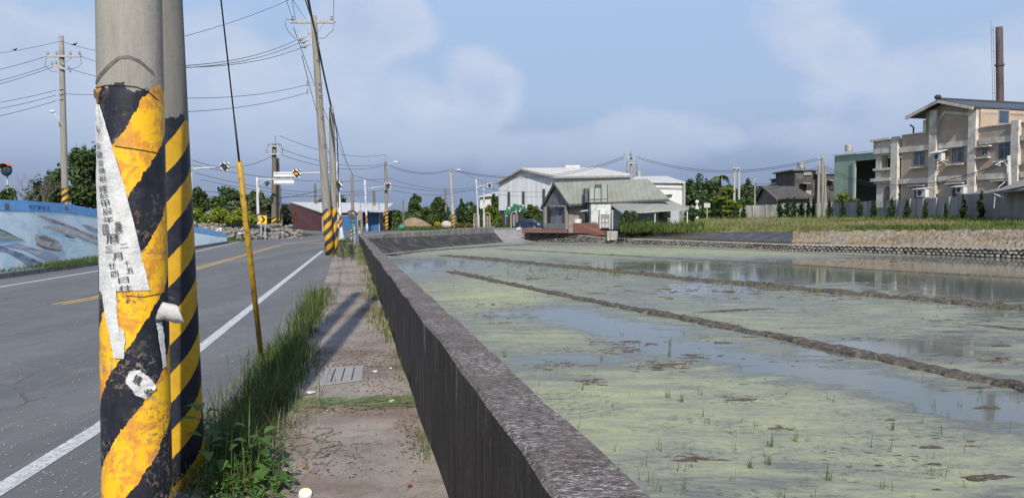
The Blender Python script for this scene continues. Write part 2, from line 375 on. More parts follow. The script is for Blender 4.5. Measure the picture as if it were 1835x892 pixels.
def conc_wall_mat():
    """old retaining wall: black weathered faces with pale runs, lichen-spotted coping"""
    m, nt, N, L, P = new_mat('weathered_concrete'); v = coords(N, L)
    g = N.new('ShaderNodeNewGeometry'); sx = N.new('ShaderNodeSeparateXYZ'); L.new(g.outputs['Normal'], sx.inputs[0])
    run = noise(N, L, coords(N, L, (3.4, 3.4, .5)), 2.6, 9, .72, .3); blot = noise(N, L, v, 1.1, 7, .65)
    side = ramp(N, L, run, [(.32, (.034, .029, .025, 1)), (.50, (.068, .059, .051, 1)), (.62, (.12, .105, .093, 1)), (.72, (.42, .41, .38, 1))])
    side = mixc(N, L, ramp(N, L, blot, [(.42, 0.0), (.62, .8)]), side, (.055, .048, .042, 1))
    side = mixc(N, L, ramp(N, L, noise(N, L, coords(N, L, (1.3, .45, .5)), 1.7, 8, .6), [(.64, 0.0), (.70, .55)]), side, (.36, .35, .34, 1))
    pits = noise(N, L, v, 55, 4, .8)
    side = mixc(N, L, ramp(N, L, pits, [(.56, 0.0), (.68, .5)]), side, (.17, .16, .15, 1))
    top = ramp(N, L, noise(N, L, v, 28, 8, .75), [(.36, (.06, .048, .042, 1)), (.52, (.155, .125, .108, 1)), (.66, (.25, .215, .19, 1))])
    lich = noise(N, L, coords(N, L, (26, 60, 40)), 1, 7, .8, .4); area = noise(N, L, v, 2.3, 4, .6)
    lm = math_(N, L, 'MULTIPLY', ramp(N, L, lich, [(.52, 0.0), (.60, 1.0)]), ramp(N, L, area, [(.42, .2), (.60, 1.0)]))
    top = mixc(N, L, lm, top, (.62, .61, .59, 1))
    c = mixc(N, L, ramp(N, L, sx.outputs[2], [(.35, 0.0), (.6, 1.0)]), side, top)
    L.new(c, P.inputs['Base Color']); P.inputs['Roughness'].default_value = .95; P.inputs['Specular IOR Level'].default_value = .2
    bump(N, L, P, math_(N, L, 'ADD', math_(N, L, 'ADD', pits, noise(N, L, v, 16, 6, .7)), math_(N, L, 'MULTIPLY', run, .25)), .8, .02); return m
def water_mats():
    m, nt, N, L, P = new_mat('paddy_water'); v = coords(N, L)
    at = N.new('ShaderNodeAttribute'); at.attribute_name = 'algae'; a = at.outputs['Fac']
    st = noise(N, L, coords(N, L, (.55, 1.6, 1), (0, 0, .35)), 1.3, 9, .68, .5)
    st2 = noise(N, L, coords(N, L, (.8, 3.0, 1), (0, 0, .3)), 4.5, 8, .75)
    dens = math_(N, L, 'ADD', a, math_(N, L, 'MULTIPLY_ADD', st, 1.7, -.87))
    dens = math_(N, L, 'ADD', dens, math_(N, L, 'MULTIPLY_ADD', st2, .9, -.45))
    cover = ramp(N, L, dens, [(.27, 0.0), (.50, 1.0)])
    alg = ramp(N, L, dens, [(.35, (.19, .195, .145, 1)), (.58, (.285, .29, .205, 1)), (.78, (.36, .36, .225, 1)), (1.0, (.45, .455, .22, 1))])
    speck = noise(N, L, coords(N, L, (1, 1.4, 1)), 9, 10, .82)
    spa = noise(N, L, coords(N, L, (1, 1.8, 1), (0, 0, .5)), .9, 5, .6)
    spm = math_(N, L, 'MULTIPLY', ramp(N, L, speck, [(.50, 0.0), (.58, 1.0)]), ramp(N, L, spa, [(.42, .12), (.62, .9)]))
    fine = noise(N, L, coords(N, L, (1, 2.2, 1), (0, 0, .4)), 16, 8, .85)
    alg = mixc(N, L, ramp(N, L, fine, [(.40, .0), (.66, .55)]), alg, (.16, .165, .14, 1))
    alg = mixc(N, L, ramp(N, L, fine, [(.30, .45), (.42, 0.0)]), alg, (.52, .52, .42, 1))
    alg = mixc(N, L, spm, alg, (.085, .09, .088, 1))
    col = mixc(N, L, cover, (.135, .14, .112, 1), alg)
    L.new(col, P.inputs['Base Color']); P.inputs['IOR'].default_value = 1.36
    L.new(ramp(N, L, cover, [(0, .07), (.6, .30), (1, .6)]), P.inputs['Roughness'])
    L.new(ramp(N, L, cover, [(0, .42), (1, .13)]), P.inputs['Specular IOR Level'])
    bump(N, L, P, math_(N, L, 'MULTIPLY', math_(N, L, 'ADD', speck, noise(N, L, v, 2.2, 5, .6)), math_(N, L, 'MULTIPLY_ADD', cover, .9, .02)), .22, .012)
    return m
def mud_mat():
    return M('wet_mud', (.085, .07, .05), (.034, .029, .021), 5, .8, bmp=.9, dirt=(.19, .15, .11), dirt_scale=8)
MUD = mud_mat(); CWALL = conc_wall_mat()

# ---- ground: one sheet to the horizon with the paddy cut out, sides going down to the mud
def ground():
    outer = [Vector((-2500, -200, 0)), Vector((2500, -200, 0)), Vector((2500, 4500, 0)), Vector((-2500, 4500, 0))]
    tri = tessellate_polygon([outer, hole]); allp = outer + hole
    mb = MB(); mb.add([(p.x, p.y, -.03) for p in allp], [list(t) for t in tri])
    n = len(hole)
    for i in range(n):
        a, b = hole[i], hole[(i + 1) % n]; mb.add([(a.x, a.y, -.03), (b.x, b.y, -.03), (b.x, b.y, -1.1), (a.x, a.y, -1.1)], [[0, 1, 2, 3]])
    tag(mb.build('ground', ground_mat(), rec=True), kind='structure')
    mb = MB().poly([(-40, -20, -1.0), (110, -20, -1.0), (110, 110, -1.0), (-40, 110, -1.0)]); tag(mb.build('paddy_bed', MUD), kind='structure')
ground()
def on_line(px_list, py_list, z=0.): return [G(a, b, z) for a, b in zip(px_list, py_list)]
# ---- road
def road():
    kl = [G(0, 500), G(175, 475), G(410, 436)]
    near = kl[0] + (kl[0] - kl[2]) * 1.1
    pts = [near] + kl + [G(455, 429), G(550, 420.5), pd(535, 98, 0), pd(500, 114, 0), pd(600, 118, 0), Vector((0, 122, 0)), Vector((60, 128, 0)), Vector((60, 114, 0)), pd(890, 96, 0)]
    wl = [wall_L(57), wall_L(-6)]
    pts += [Vector((wl[0].x - .1, wl[0].y + 1, 0)), Vector((wl[1].x - .3, -6, 0)), Vector((near.x, -6, 0))]
    pts = [Vector((p.x, p.y, 0)) for p in pts]
    tri = tessellate_polygon([pts]); tag(MB().add([(p.x, p.y, 0.0) for p in pts], [list(t) for t in tri]).build('road', asphalt_mat(), rec=True), kind='structure')
road()
LINE = M('road_line_white', (.62, .62, .60), (.42, .42, .41), 9, .8, dirt=(.18, .18, .175), dirt_scale=22)
YLINE = M('road_line_yellow', (.66, .40, .05), (.50, .30, .06), 9, .8, dirt=(.2, .17, .12), dirt_scale=22)
def strip(name, pts, w, mat, z=.004, label=None):
    mb = MB(); pts = [Vector(p) for p in pts]
    n = len(pts); l = []; r = []
    for i, p in enumerate(pts):
        t = (pts[min(i + 1, n - 1)] - pts[max(i - 1, 0)]); t.z = 0; t.normalize(); s = Vector((-t.y, t.x, 0)) * w / 2
        l.append((p + s)[:2] + (z,)); r.append((p - s)[:2] + (z,))
    for i in range(n - 1): mb.add([l[i], l[i + 1], r[i + 1], r[i]], [[3, 2, 1, 0]])
    return tag(mb.build(name, mat), kind='structure')
eg = [G(0, 876), G(183, 762), G(358, 624), G(472, 533), G(578, 449.5)]
eg = [eg[0] + (eg[0] - eg[1]) * 2.5] + eg
strip('road_edge_line', eg, .17, LINE)
fl = [G(0, 514), G(175, 485.5), G(350, 451), G(430, 433)]
strip('road_far_edge_line', [fl[0] + (fl[0] - fl[1]) * 2] + fl, .15, LINE)
for k, off in enumerate((-.11, .11)):
    c = [G(104, 545), G(175, 533), G(350, 482), G(440, 456.5), G(500, 439.5), G(545, 433.5), G(575, 430)]
    o = Vector((off, 0, 0)); strip('road_centre_line', [p + o for p in c], .11, YLINE)
strip('road_stop_line', [G(502, 434.8), G(600, 434.8)], .35, LINE)
# ---- sidewalk
def sidewalk():
    left = [G(295, 980), G(345, 892), G(455, 700), G(520, 600), G(577, 520), G(594, 470), G(606, 440), G(616, 431)]
    rt = [wall_L(y) for y in (57, 40, 20, 8, 1.5)]; ys = [57, 40, 20, 8, 1.5]
    right = []
    for y in ys:
        # wall foot, offset as in the near face base line
        right.append(Vector((wall_L(y).x + .02, y, 0)))
    pts = [Vector((p.x, p.y, 0)) for p in left + right]
    near = Vector((pts[0].x, 1.5, 0)); pts.append(near)
    tri = tessellate_polygon([pts]); mb = MB(); mb.add([(p.x, p.y, .03) for p in pts], [list(t) for t in tri])
    n = len(left)
    for i in range(n - 1):
        a, b = pts[i], pts[i + 1]; mb.add([(a.x, a.y, .03), (b.x, b.y, .03), (b.x, b.y, -.02), (a.x, a.y, -.02)], [[0, 1, 2, 3]])
    tag(mb.build('sidewalk', sidewalk_mat(), rec=True), kind='structure')
sidewalk()
# ---- near wall (a long parapet with bevelled coping, pour joints)
def parapet(name, label, Ls, Rs, zb, mat, zf=None, chamfer=.02):
    """Ls / Rs: matching polylines of the top edges"""
    mb = MB(); n = len(Ls)
    for i in range(n - 1):
        a, b, c, d = Vector(Ls[i]), Vector(Ls[i + 1]), Vector(Rs[i + 1]), Vector(Rs[i])
        ch = chamfer; zv = Vector((0, 0, ch)); s0 = (d - a).normalized() * ch; s1 = (c - b).normalized() * ch
        prof = lambda l, r, s: [Vector((l.x, l.y, zb)), l - zv, l + s, r - s, r - zv, Vector((r.x, r.y, zb))]
        p, q = prof(a, d, s0), prof(b, c, s1)
        fs = [[k, k + 1, 7 + k, 6 + k] for k in range(5)]
        if i == 0: fs.append([0, 1, 2, 3, 4, 5])
        if i == n - 2: fs.append([11, 10, 9, 8, 7, 6])
        mb.add(p + q, fs)
    return tag(mb.build(name, mat, rec=True), label, 'wall')
yy = [-3]; 
y = 1.0; rr = random.Random(3)
while y < 57: yy.append(y); y += .28 + y * .035
yy.append(58)
Ls = []; Rs = []
for y in yy:
    j = .006 + .0006 * y
    Ls.append(wall_L(y) + Vector((rr.uniform(-j, j), 0, rr.uniform(-j, j)))); Rs.append(wall_R(y) + Vector((rr.uniform(-j, j), 0, rr.uniform(-j, j))))
near_wall = parapet('parapet_wall', 'long low blackened concrete wall between the sidewalk and the flooded paddy', Ls, Rs, -1.0, CWALL)
# thin joints cut by dark strips (real recess strips of sealant)
jm = MB()
for y in (3.05, 3.9, 7.6, 11.6, 15.7, 20, 24.5, 29, 34, 40):
    a = wall_L(y); jm.box((a.x - .001, y, .46), (.012, .014, .96))
jm.build('joint', M('joint_dark', (.015, .014, .013)), near_wall)
dm = MB()
for y, z in ((8.9, .16), (12.2, .16), (17, .16), (23, .16)):
    a = wall_L(y); dm.box((a.x - .003, y, z), (.02, .09, .09))
dm.build('drain_hole', M('hole_dark', (.004, .004, .004)), near_wall)
# ---- far wall of the paddy along the cross road
FWL = [(651, 58, 421.2), (720, 65.5, 416.3), (800, 75, 411.3), (885, 88, 405.3)]
tw = [D(px, y, d) for px, d, y in FWL]
far = parapet('cross_road_wall', 'pale grey concrete wall along the cross road at the far end of the paddy', [p + Vector((-.18, .12, 0)) for p in tw], [p + Vector((.06, -.02, 0)) for p in tw], -.3,
              M('pale_weathered_concrete', (.33, .31, .285), (.21, .195, .18), 1.4, .95, stretch=(1, 1, .4), bmp=.5, dirt=(.08, .075, .07), dirt_scale=3), chamfer=.03)
ft = [D(652.5, 427.5, 58) , D(720, 424.8, 65.4), D(800, 421.5, 74.8), D(887, 417, 87.6)]
fb = [pd(664, 53.5, -.72), pd(715, 59.5, -.72), pd(793, 68.5, -.72), pd(903, 82.5, -.72)]
mb = MB()
for i in range(3): mb.add([ft[i], ft[i + 1], fb[i + 1], fb[i]], [[0, 1, 2, 3]])
tag(mb.build('embankment_slope', M('black_slope', (.035, .031, .027), (.018, .016, .014), 1.2, .95, stretch=(1, 1, .4), bmp=.6, dirt=(.13, .115, .1), dirt_scale=1.0), rec=True), kind='structure')
# ---- ramp into the paddy
mb = MB(); rp = [pd(884, 82.5, WZ - .1), pd(912, 80.5, WZ - .1), pd(962, 84, WZ - .1), pd(938, 97, .42), pd(886, 98, .42), pd(880, 90, .2)]
mb.add(rp, [[0, 1, 4, 5], [1, 2, 3, 4]])
tag(mb.build('field_ramp', M('ramp_concrete', (.31, .28, .25), (.22, .20, .18), .8, .95, bmp=.6, dirt=(.42, .39, .35), dirt_scale=.7), rec=True), kind='structure')
# ---- cross road & yard slab beyond the paddy
mb = MB(); yd = [pd(884, 97.5, .42), pd(939, 96.5, .42), pd(942, 84.5, .29), pd(1090, 80, .29), pd(1240, 92, .6), Vector((40, 150, .4)), Vector((-12, 150, .1)), Vector((-12, 128, .05))]
tri = tessellate_polygon([[Vector((p.x, p.y, 0)) for p in yd]]); mb.add(yd, [list(t) for t in tri])
tag(mb.build('yard', M('yard_concrete', (.24, .22, .19), (.15, .14, .12), .5, .95, bmp=.4), rec=True), kind='structure')
# ---- stone bank, slope and raised grass plain
def bank():
    top = [D(p, y, d + .25) for p, y, d in zip(bk_px, bk_ty, bk_d)]
    cap = [D(p, y - .9, d + .9) for p, y, d in zip(bk_px, bk_ty, bk_d)]
    slope = [D(p, y, d + 4.2) for p, y, d in zip(bk_px, bk_sy, bk_d)]
    return top, cap, slope
b_top, b_cap, b_slope = bank()
def loft(mb, A, B):
    for i in range(len(A) - 1): mb.add([A[i], A[i + 1], B[i + 1], B[i]], [[0, 1, 2, 3]])
# cobbles laid in courses
def cobble_wall():
    mb = MB(); rd = random.Random(5)
    mb.cm = 1; loft(mb, [p + Vector((0, .35, -.3)) for p in base_pts[1:]], [p + Vector((0, .3, 0)) for p in b_top[1:]]); mb.cm = 0
    for i in range(1, len(base_pts) - 1):
        a0, a1, t0, t1 = base_pts[i], base_pts[i + 1], b_top[i], b_top[i + 1]
        L = (a1 - a0).length; flat = bk_px[i] < 1090
        sz = .34 if flat else .31; n = int(L / sz)
        h = (t0.z - a0.z + t1.z - a1.z) / 2; rows = max(2, int(round(h / (.17 if flat else .19))))
        for r in range(rows):
            for k in range(n):
                u = (k + (r % 2) * .5) / n; v = (r + .45) / rows
                if u > 1: continue
                p = (a0.lerp(a1, u)).lerp(t0.lerp(t1, u), v)
                p += Vector((rd.uniform(-.03, .03), -.0 + rd.uniform(-.03, .05), rd.uniform(-.02, .02)))
                mb.ball(p, (sz * rd.uniform(.36, .6), .16, h / rows * rd.uniform(.38, .6)), 7, 4, .2, rd)
    c = MB(); 
    o = tag(mb.build('cobble_retaining_wall', [M('cobble', (.30, .28, .25), (.17, .155, .135), 2.6, .9, bmp=.4, dirt=(.07, .06, .05), dirt_scale=2), M('cobble_gap', (.075, .065, .05))], smooth=True), 'low retaining wall of rounded cobbles round the far side of the paddy', 'wall')
    loft(c, b_top[1:], b_cap[1:]); loft(c, [p + Vector((0, -.06, -.06)) for p in b_top[1:]], b_top[1:])
    c.build('coping', M('coping_concrete', (.33, .31, .28), (.22, .2, .18), 1.5), o)
cobble_wall()
def split(i0, i1): return slice(i0, i1)
# slope: black sheeted part and rubble/straw part as separate lofts with jitter
def slope_part(i0, i1, mat, name, nz, nu, amp, seed):
    rd = random.Random(seed); vs = []; fs = []; cols = 0
    A, B = b_cap[i0:i1], b_slope[i0:i1]
    U = []
    for i in range(len(A) - 1):
        for k in range(nu): U.append((i, k / nu))
    U.append((len(A) - 2, 1.0))
    for (i, t) in U:
        a, b = A[i].lerp(A[i + 1], t), B[i].lerp(B[i + 1], t)
        for j in range(nz + 1):
            s = j / nz; e = 0 if j in (0,) else 1
            p = a.lerp(b, s) + Vector((rd.uniform(-amp, amp), rd.uniform(-amp, amp), rd.uniform(-amp, amp) * e))
            vs.append(p)
    w = nz + 1
    for i in range(len(U) - 1):
        for j in range(nz): fs.append([i * w + j, (i + 1) * w + j, (i + 1) * w + j + 1, i * w + j + 1])
    return MB().add(vs, fs).build(name, mat, rec=True)
def rubble_mat():
    m, nt, N, L, P = new_mat('straw_rubble'); v = coords(N, L)
    c = ramp(N, L, noise(N, L, v, 3.2, 9, .8), [(.34, (.11, .08, .055, 1)), (.46, (.25, .20, .14, 1)), (.56, (.36, .31, .24, 1)), (.70, (.52, .48, .42, 1))])
    c = mixc(N, L, ramp(N, L, noise(N, L, v, .35, 5), [(.45, 0.0), (.62, .65)]), c, (.36, .25, .12, 1))
    L.new(c, P.inputs['Base Color']); P.inputs['Roughness'].default_value = 1
    bump(N, L, P, noise(N, L, v, 6, 8, .8), 1.0, .15); return m
tag(slope_part(5, 11, rubble_mat(), 'rubble_slope', 7, 34, .07, 2), kind='structure')
tarp = M('black_sheet', (.035, .035, .04), (.06, .058, .062), 1.5, .55, bmp=.6, dirt=(.17, .10, .06), dirt_scale=1.3)
tag(slope_part(3, 6, tarp, 'plastic_sheeting', 4, 14, .04, 4), 'black plastic sheeting pegged over the bank above the cobbles', 'tarpaulin')
FEN = [(1110, 118), (1230, 118), (1490, 104), (1780, 68), (1800, 66)]
def fence_pt(px):
    for (a, da), (b, db) in zip(FEN, FEN[1:]):
        if px <= b or b == 1800:
            # straight line in plan between the two stations
            A, B = pd(a, da, 0), pd(b, db, 0)
            k = (px - CX) / F / 1.0
            # solve A + t(B-A) in the column
            t = (k * A.y - A.x) / ((B.x - A.x) - k * (B.y - A.y)); return A.lerp(B, t)
GZ = 1.85
mb = MB()
cols = [1090, 1250, 1420, 1560, 1700, 1835, 2100, 2500]
sl = b_slope[3:]
back = []
for px, s in zip(cols, sl):
    if px <= 1780: q = fence_pt(px); back.append(Vector((q.x, q.y + .5, 1.72 if px < 1300 else GZ)))
    else: back.append(pd(px, {1835: 66, 2100: 64, 2500: 62}[px], GZ))
rows = 8
vs = []; fs = []; rd = random.Random(9); nn = 12
for i in range((len(cols) - 1) * nn + 1):
    a = min(i // nn, len(cols) - 2); t = i / nn - a
    s, b = sl[a].lerp(sl[a + 1], t), back[a].lerp(back[a + 1], t)
    for j in range(rows + 1):
        k = j / rows; p = s.lerp(b, k); p.z = s.z + (b.z - s.z) * min(1, k * 1.15) + (rd.uniform(-.06, .06) if 0 < j < rows else 0); vs.append(p)
    vs.append(b + Vector((0, 60, 0)))
w = rows + 2
for i in range((len(cols) - 1) * nn):
    for j in range(rows + 1): fs.append([i * w + j, (i + 1) * w + j, (i + 1) * w + j + 1, i * w + j + 1])
def dry_grass_mat():
    m, nt, N, L, P = new_mat('dry_grass_soil'); v = coords(N, L)
    c = ramp(N, L, noise(N, L, v, .5, 8, .7), [(.38, (.10, .13, .03, 1)), (.5, (.19, .19, .06, 1)), (.60, (.30, .22, .12, 1))])
    L.new(c, P.inputs['Base Color']); P.inputs['Roughness'].default_value = 1; bump(N, L, P, noise(N, L, v, 7, 6, .8), 1, .1); return m
tag(MB().add(vs, fs).build('grass_terrace', dry_grass_mat(), rec=True), kind='structure')
GRID = (vs, w, nn)
# ---- water
def water():
    x0, x1, y0, y1, st = -14.0, 94.0, -5.0, 92.0, .5
    nx, ny = int((x1 - x0) / st) + 1, int((y1 - y0) / st) + 1
    X, Y = np.meshgrid(x0 + np.arange(nx) * st, y0 + np.arange(ny) * st)
    V = np.stack([X.ravel(), Y.ravel(), np.full(X.size, WZ)], 1)
    idx = np.arange(nx * ny).reshape(ny, nx)
    Fq = np.stack([idx[:-1, :-1].ravel(), idx[:-1, 1:].ravel(), idx[1:, 1:].ravel(), idx[1:, :-1].ravel()], 1)
    me = bpy.data.meshes.new('paddy_water'); me.from_pydata(V.tolist(), [], Fq.tolist())
    dep = np.maximum(V[:, 1], 2.0); px = CX + F * V[:, 0] / dep; py = HOR + F * (EYE - WZ) / dep
    a = np.full(len(V), .49)
    # fertile patches and open leads of water, as they lie in the field (column, row, half sizes, amount)
    blobs = [(870, 530, 110, 26, .45), (1010, 700, 330, 60, .22), (1180, 800, 330, 90, .30), (1500, 720, 170, 40, .18), (1700, 840, 220, 60, .22), (1000, 600, 150, 22, .22), (1330, 640, 120, 22, .15),
             (1330, 575, 130, 12, .25), (1560, 600, 160, 14, .18), (1690, 560, 110, 16, .14), (1100, 482, 130, 9, .0), (1640, 655, 100, 10, .1),
             (900, 562, 50, 10, -.22), (1090, 650, 70, 14, -.30), (950, 655, 60, 12, -.42), (1030, 640, 60, 10, -.30), (1140, 590, 90, 12, -.35), (740, 480, 60, 16, -.3), (830, 470, 120, 8, -.2),
             (1620, 480, 190, 22, -.75), (1800, 505, 140, 30, -.8), (1500, 487, 110, 12, -.85), (1330, 500, 110, 11, -.55), (1690, 560, 50, 10, 0), (1250, 520, 120, 10, -.4), (1200, 478, 110, 8, -.45),
             (1300, 450, 900, 9, .28), (1640, 622, 110, 20, -.55), (1500, 625, 90, 14, -.45), (1800, 565, 70, 8, -.3), (1580, 560, 60, 8, .1), (1200, 815, 60, 30, -.32), (1420, 845, 80, 20, -.25), (1560, 800, 60, 12, -.2), (1500, 470, 400, 7, -.15), (1200, 452, 250, 5, .1), (1600, 458, 250, 6, .1)]
    for bx, by, rx, ry, amt in blobs: a += amt * np.exp(-(((px - bx) / rx) ** 2 + ((py - by) / ry) ** 2))
    # the long open lead beside the first ridge
    lead = [(980, 560), (1080, 585), (1180, 618), (1300, 640), (1420, 665), (1560, 690), (1700, 725), (1835, 745), (1990, 790)]
    for (ax, ay), (bx, by) in zip(lead, lead[1:]):
        for t in (0, .25, .5, .75):
            cx, cy = ax + (bx - ax) * t, ay + (by - ay) * t; wdt = 12 + (cx - 950) * .016
            a -= .27 * np.exp(-(((px - cx) / 45) ** 2 + ((py - cy) / wdt) ** 2))
    a = np.clip(a, -.3, 1.1)
    at = me.attributes.new('algae', 'FLOAT', 'POINT'); at.data.foreach_set('value', a.astype(np.float32))
    me.materials.append(water_mats()); o = bpy.data.objects.new('paddy_water', me); COL.objects.link(o); tag(o, kind='structure')
water()
# ---- mud ridges lying in the water
def ridge(pxs, w, h, seed, taper=True, flat=.6, base=-.02):
    rd = random.Random(seed); P = [G(a, b, WZ) for a, b in pxs]
    pts = []
    for a, b in zip(P, P[1:]):
        n = max(1, int((b - a).length / .11))
        for k in range(n): pts.append(a.lerp(b, k / n))
    pts.append(P[-1]); n = len(pts); m = 9; vs = []; fs = []; w0 = h0 = 1
    for i, p in enumerate(pts):
        t = (pts[min(i + 1, n - 1)] - pts[max(i - 1, 0)]).normalized(); s = Vector((-t.y, t.x, 0))
        w0 = w0 * .65 + .35 * rd.uniform(.25, 1.75); h0 = h0 * .55 + .45 * rd.uniform(.2, 1.8); e = min(1, i / 12, (n - 1 - i) / 12) if taper else 1
        off = s * (rd.uniform(-.03, .03))
        for j in range(m):
            u = -1 + 2 * j / (m - 1); z = max(0, 1 - abs(u) ** 1.6) * h * h0 * e + rd.uniform(-.16, .2) * h
            if j in (0, m - 1): z = base - .05
            vs.append(p + off + s * (u * w * w0 * (.3 + .7 * e) + rd.uniform(-.02, .02)) + Vector((0, 0, z)))
    for i in range(n - 1):
        for j in range(m - 1): fs.append([i * m + j, (i + 1) * m + j, (i + 1) * m + j + 1, i * m + j + 1])
    tag(MB().add(vs, fs).build('mud_ridge', MUD, rec=True), kind='structure')
ridge([(797, 486), (836, 493), (900, 507), (967, 521), (1032, 534), (1120, 552), (1235, 573), (1300, 586), (1356, 598), (1400, 606), (1461, 618), (1530, 633), (1614, 650), (1720, 674), (1835, 697), (2100, 757)], .26, .085, 1)
ridge([(785, 458), (870, 464.5), (967, 474), (1100, 487), (1240, 501), (1340, 509), (1431, 518), (1560, 530), (1700, 542), (1835, 555), (2200, 592)], .40, .115, 2)
ridge([(889, 446), (1000, 452), (1240, 465), (1400, 473), (1562, 483), (1700, 491), (1835, 498), (2100, 512)], .30, .04, 3)
ridge([(1241, 560.5), (1290, 558), (1340, 555), (1388, 553)], .2, .035, 4)
ridge([(1706, 579), (1760, 583), (1835, 591), (1950, 600)], .22, .04, 5)
ridge([(700, 458), (745, 451), (815, 446), (905, 440), (960, 438)], .6, .06, 6, False)
ridge([(960, 438), (1090, 440), (1250, 445), (1420, 452), (1600, 461), (1835, 470)], .3, .03, 16, False)
# broken clods and low mud patches
def mud_clods():
    rd = random.Random(21); mb = MB()
    spots = [(890, 567, 45, 5, 22), (900, 580, 30, 3, 12), (990, 653, 40, 5, 20), (1060, 685, 22, 9, 12), (1190, 655, 45, 9, 34), (1130, 615, 60, 6, 20), (1315, 716, 25, 4, 10), (1250, 822, 25, 5, 12), (1400, 765, 30, 5, 9), (1770, 730, 22, 4, 9), (1790, 645, 50, 9, 22), (1770, 855, 40, 5, 10),
             (900, 548, 80, 4, 14), (1250, 640, 60, 5, 12), (1080, 628, 90, 6, 16), (870, 495, 25, 2, 9), (960, 500, 30, 2, 8), (1540, 608, 60, 4, 14), (1420, 640, 200, 40, 12), (1640, 800, 160, 60, 12), (1730, 610, 90, 10, 12), (1500, 530, 300, 12, 40), (1300, 520, 250, 10, 26), (1300, 600, 200, 18, 14), (1730, 575, 100, 9, 16), (1330, 470, 300, 10, 26), (1650, 500, 180, 10, 20), (1660, 470, 170, 6, 18), (820, 478, 60, 6, 10), (1750, 690, 60, 10, 8)]
    for cx, cy, rx, ry, n in spots:
        for k in range(int(n * 4)):
            px, py = rd.gauss(cx, rx * .55), rd.gauss(cy, ry * .55)
            if py < 447: continue
            p = G(px, py, WZ); s = rd.uniform(.008, .040) * (1.7 if py < 540 else 1) * (1 if rd.random() < .93 else 1.8)
            if p.x < wall_R(p.y).x + .15: continue
            mb.ball(p + Vector((0, 0, -.006)), (s * rd.uniform(1, 3.6), s * rd.uniform(.45, .95), s * rd.uniform(.2, .45)), 9, 5, .5, rd)
    tag(mb.build('mud_clods', M('clod_mud', (.11, .075, .052), (.05, .04, .03), 14, .85, bmp=.8)), kind='stuff')
mud_clods()
# ---- embankment with the mural on the far side of the road
kb = [G(-420, 575), G(-150, 524), G(0, 500), G(90, 487), G(175, 475), G(300, 455), G(410, 436)]
mbm = MB(); kt = []
for p in kb: kt.append(p + Vector((-.03, 0, .16)))
ki = [p + Vector((-.22, -.03, 0)) for p in kt]
loft(mbm, kb, kt); loft(mbm, kt, ki); loft(mbm, ki, [Vector((p.x, p.y, 0)) for p in ki])
tag(mbm.build('kerb', M('kerb_concrete', (.17, .165, .155), (.10, .095, .088), 2, .95, bmp=.4, dirt=(.05, .05, .045), dirt_scale=3), rec=True), kind='structure')
mur_px = [-420, -150, 0, 60, 115, 175, 250, 345, 407]
mur_by = [560, 513, 492, 483, 474, 465, 451, 441, 434.5]
mur_ty = [349, 355, 358, 361, 365, 376, 388, 404.5, 420]
mur_b = [G(a, b, .02) for a, b in zip(mur_px, mur_by)]
mur_t = [D(a, t, g.y + 1.6 * min(1, (434 - t) / 50)) for a, t, g in zip(mur_px, mur_ty, mur_b)]
def mur_col(px):
    for i in range(len(mur_px) - 1):
        if px <= mur_px[i + 1] or i == len(mur_px) - 2:
            t = (px - mur_px[i]) / (mur_px[i + 1] - mur_px[i]); return mur_b[i].lerp(mur_b[i + 1], t), mur_t[i].lerp(mur_t[i + 1], t)
def mur(px, py, off=.012):
    b, t = mur_col(px)
    yb, yt = proj(b)[1], proj(t)[1]; s = (py - yb) / (yt - yb)
    # refine on the sloping line
    for _ in range(3):
        p = b.lerp(t, s); e = proj(p)[1] - py; s += e / (yb - yt)
    p = b.lerp(t, s); return p + Vector((.6, -.5, .5)).normalized() * off
def text_pts(ch, size=1.0):
    """outline of a character as flat triangles in its own em box (0..1)"""
    cu = bpy.data.curves.new('t', 'FONT'); cu.body = ch; cu.size = 1.0; cu.align_x = 'CENTER'; cu.align_y = 'CENTER'; cu.resolution_u = 2
    o = bpy.data.objects.new('t', cu); COL.objects.link(o); bpy.context.view_layer.update()
    dg = bpy.context.evaluated_depsgraph_get(); me = bpy.data.meshes.new_from_object(o.evaluated_get(dg))
    vs = [v.co.copy() for v in me.vertices]; fs = [list(p.vertices) for p in me.polygons]
    bpy.data.objects.remove(o); bpy.data.curves.remove(cu); bpy.data.meshes.remove(me)
    if vs:
        xs = [v.x for v in vs]; ys = [v.y for v in vs]; cx = (min(xs) + max(xs)) / 2; cy = (min(ys) + max(ys)) / 2
        vs = [(v.x - cx, v.y - cy) for v in vs]
    return vs, fs
def write(mb, ch, fn, cx, cy, w, h, rot=0, shear=0, bold=0):
    vs, fs = text_pts(ch)
    if not vs: return
    ex = max(abs(v[0]) for v in vs) * 2 or 1; ey = max(abs(v[1]) for v in vs) * 2 or 1
    if len(ch) == 1: ex = max(ex, ey * .6, .3); ey = max(ey, ex * .6)
    c, s = math.cos(rot), math.sin(rot)
    offs = [(0, 0)] + ([(bold, 0), (-bold, 0), (0, bold)] if bold else [])
    for ox, oy in offs:
        out = []
        for x, y in vs:
            X = x / ex * w + ox; Y = -y / ey * h + oy; X += shear * Y
            out.append(fn(cx + X * c - Y * s, cy + X * s + Y * c))
        mb.add(out, [f[::-1] for f in fs])
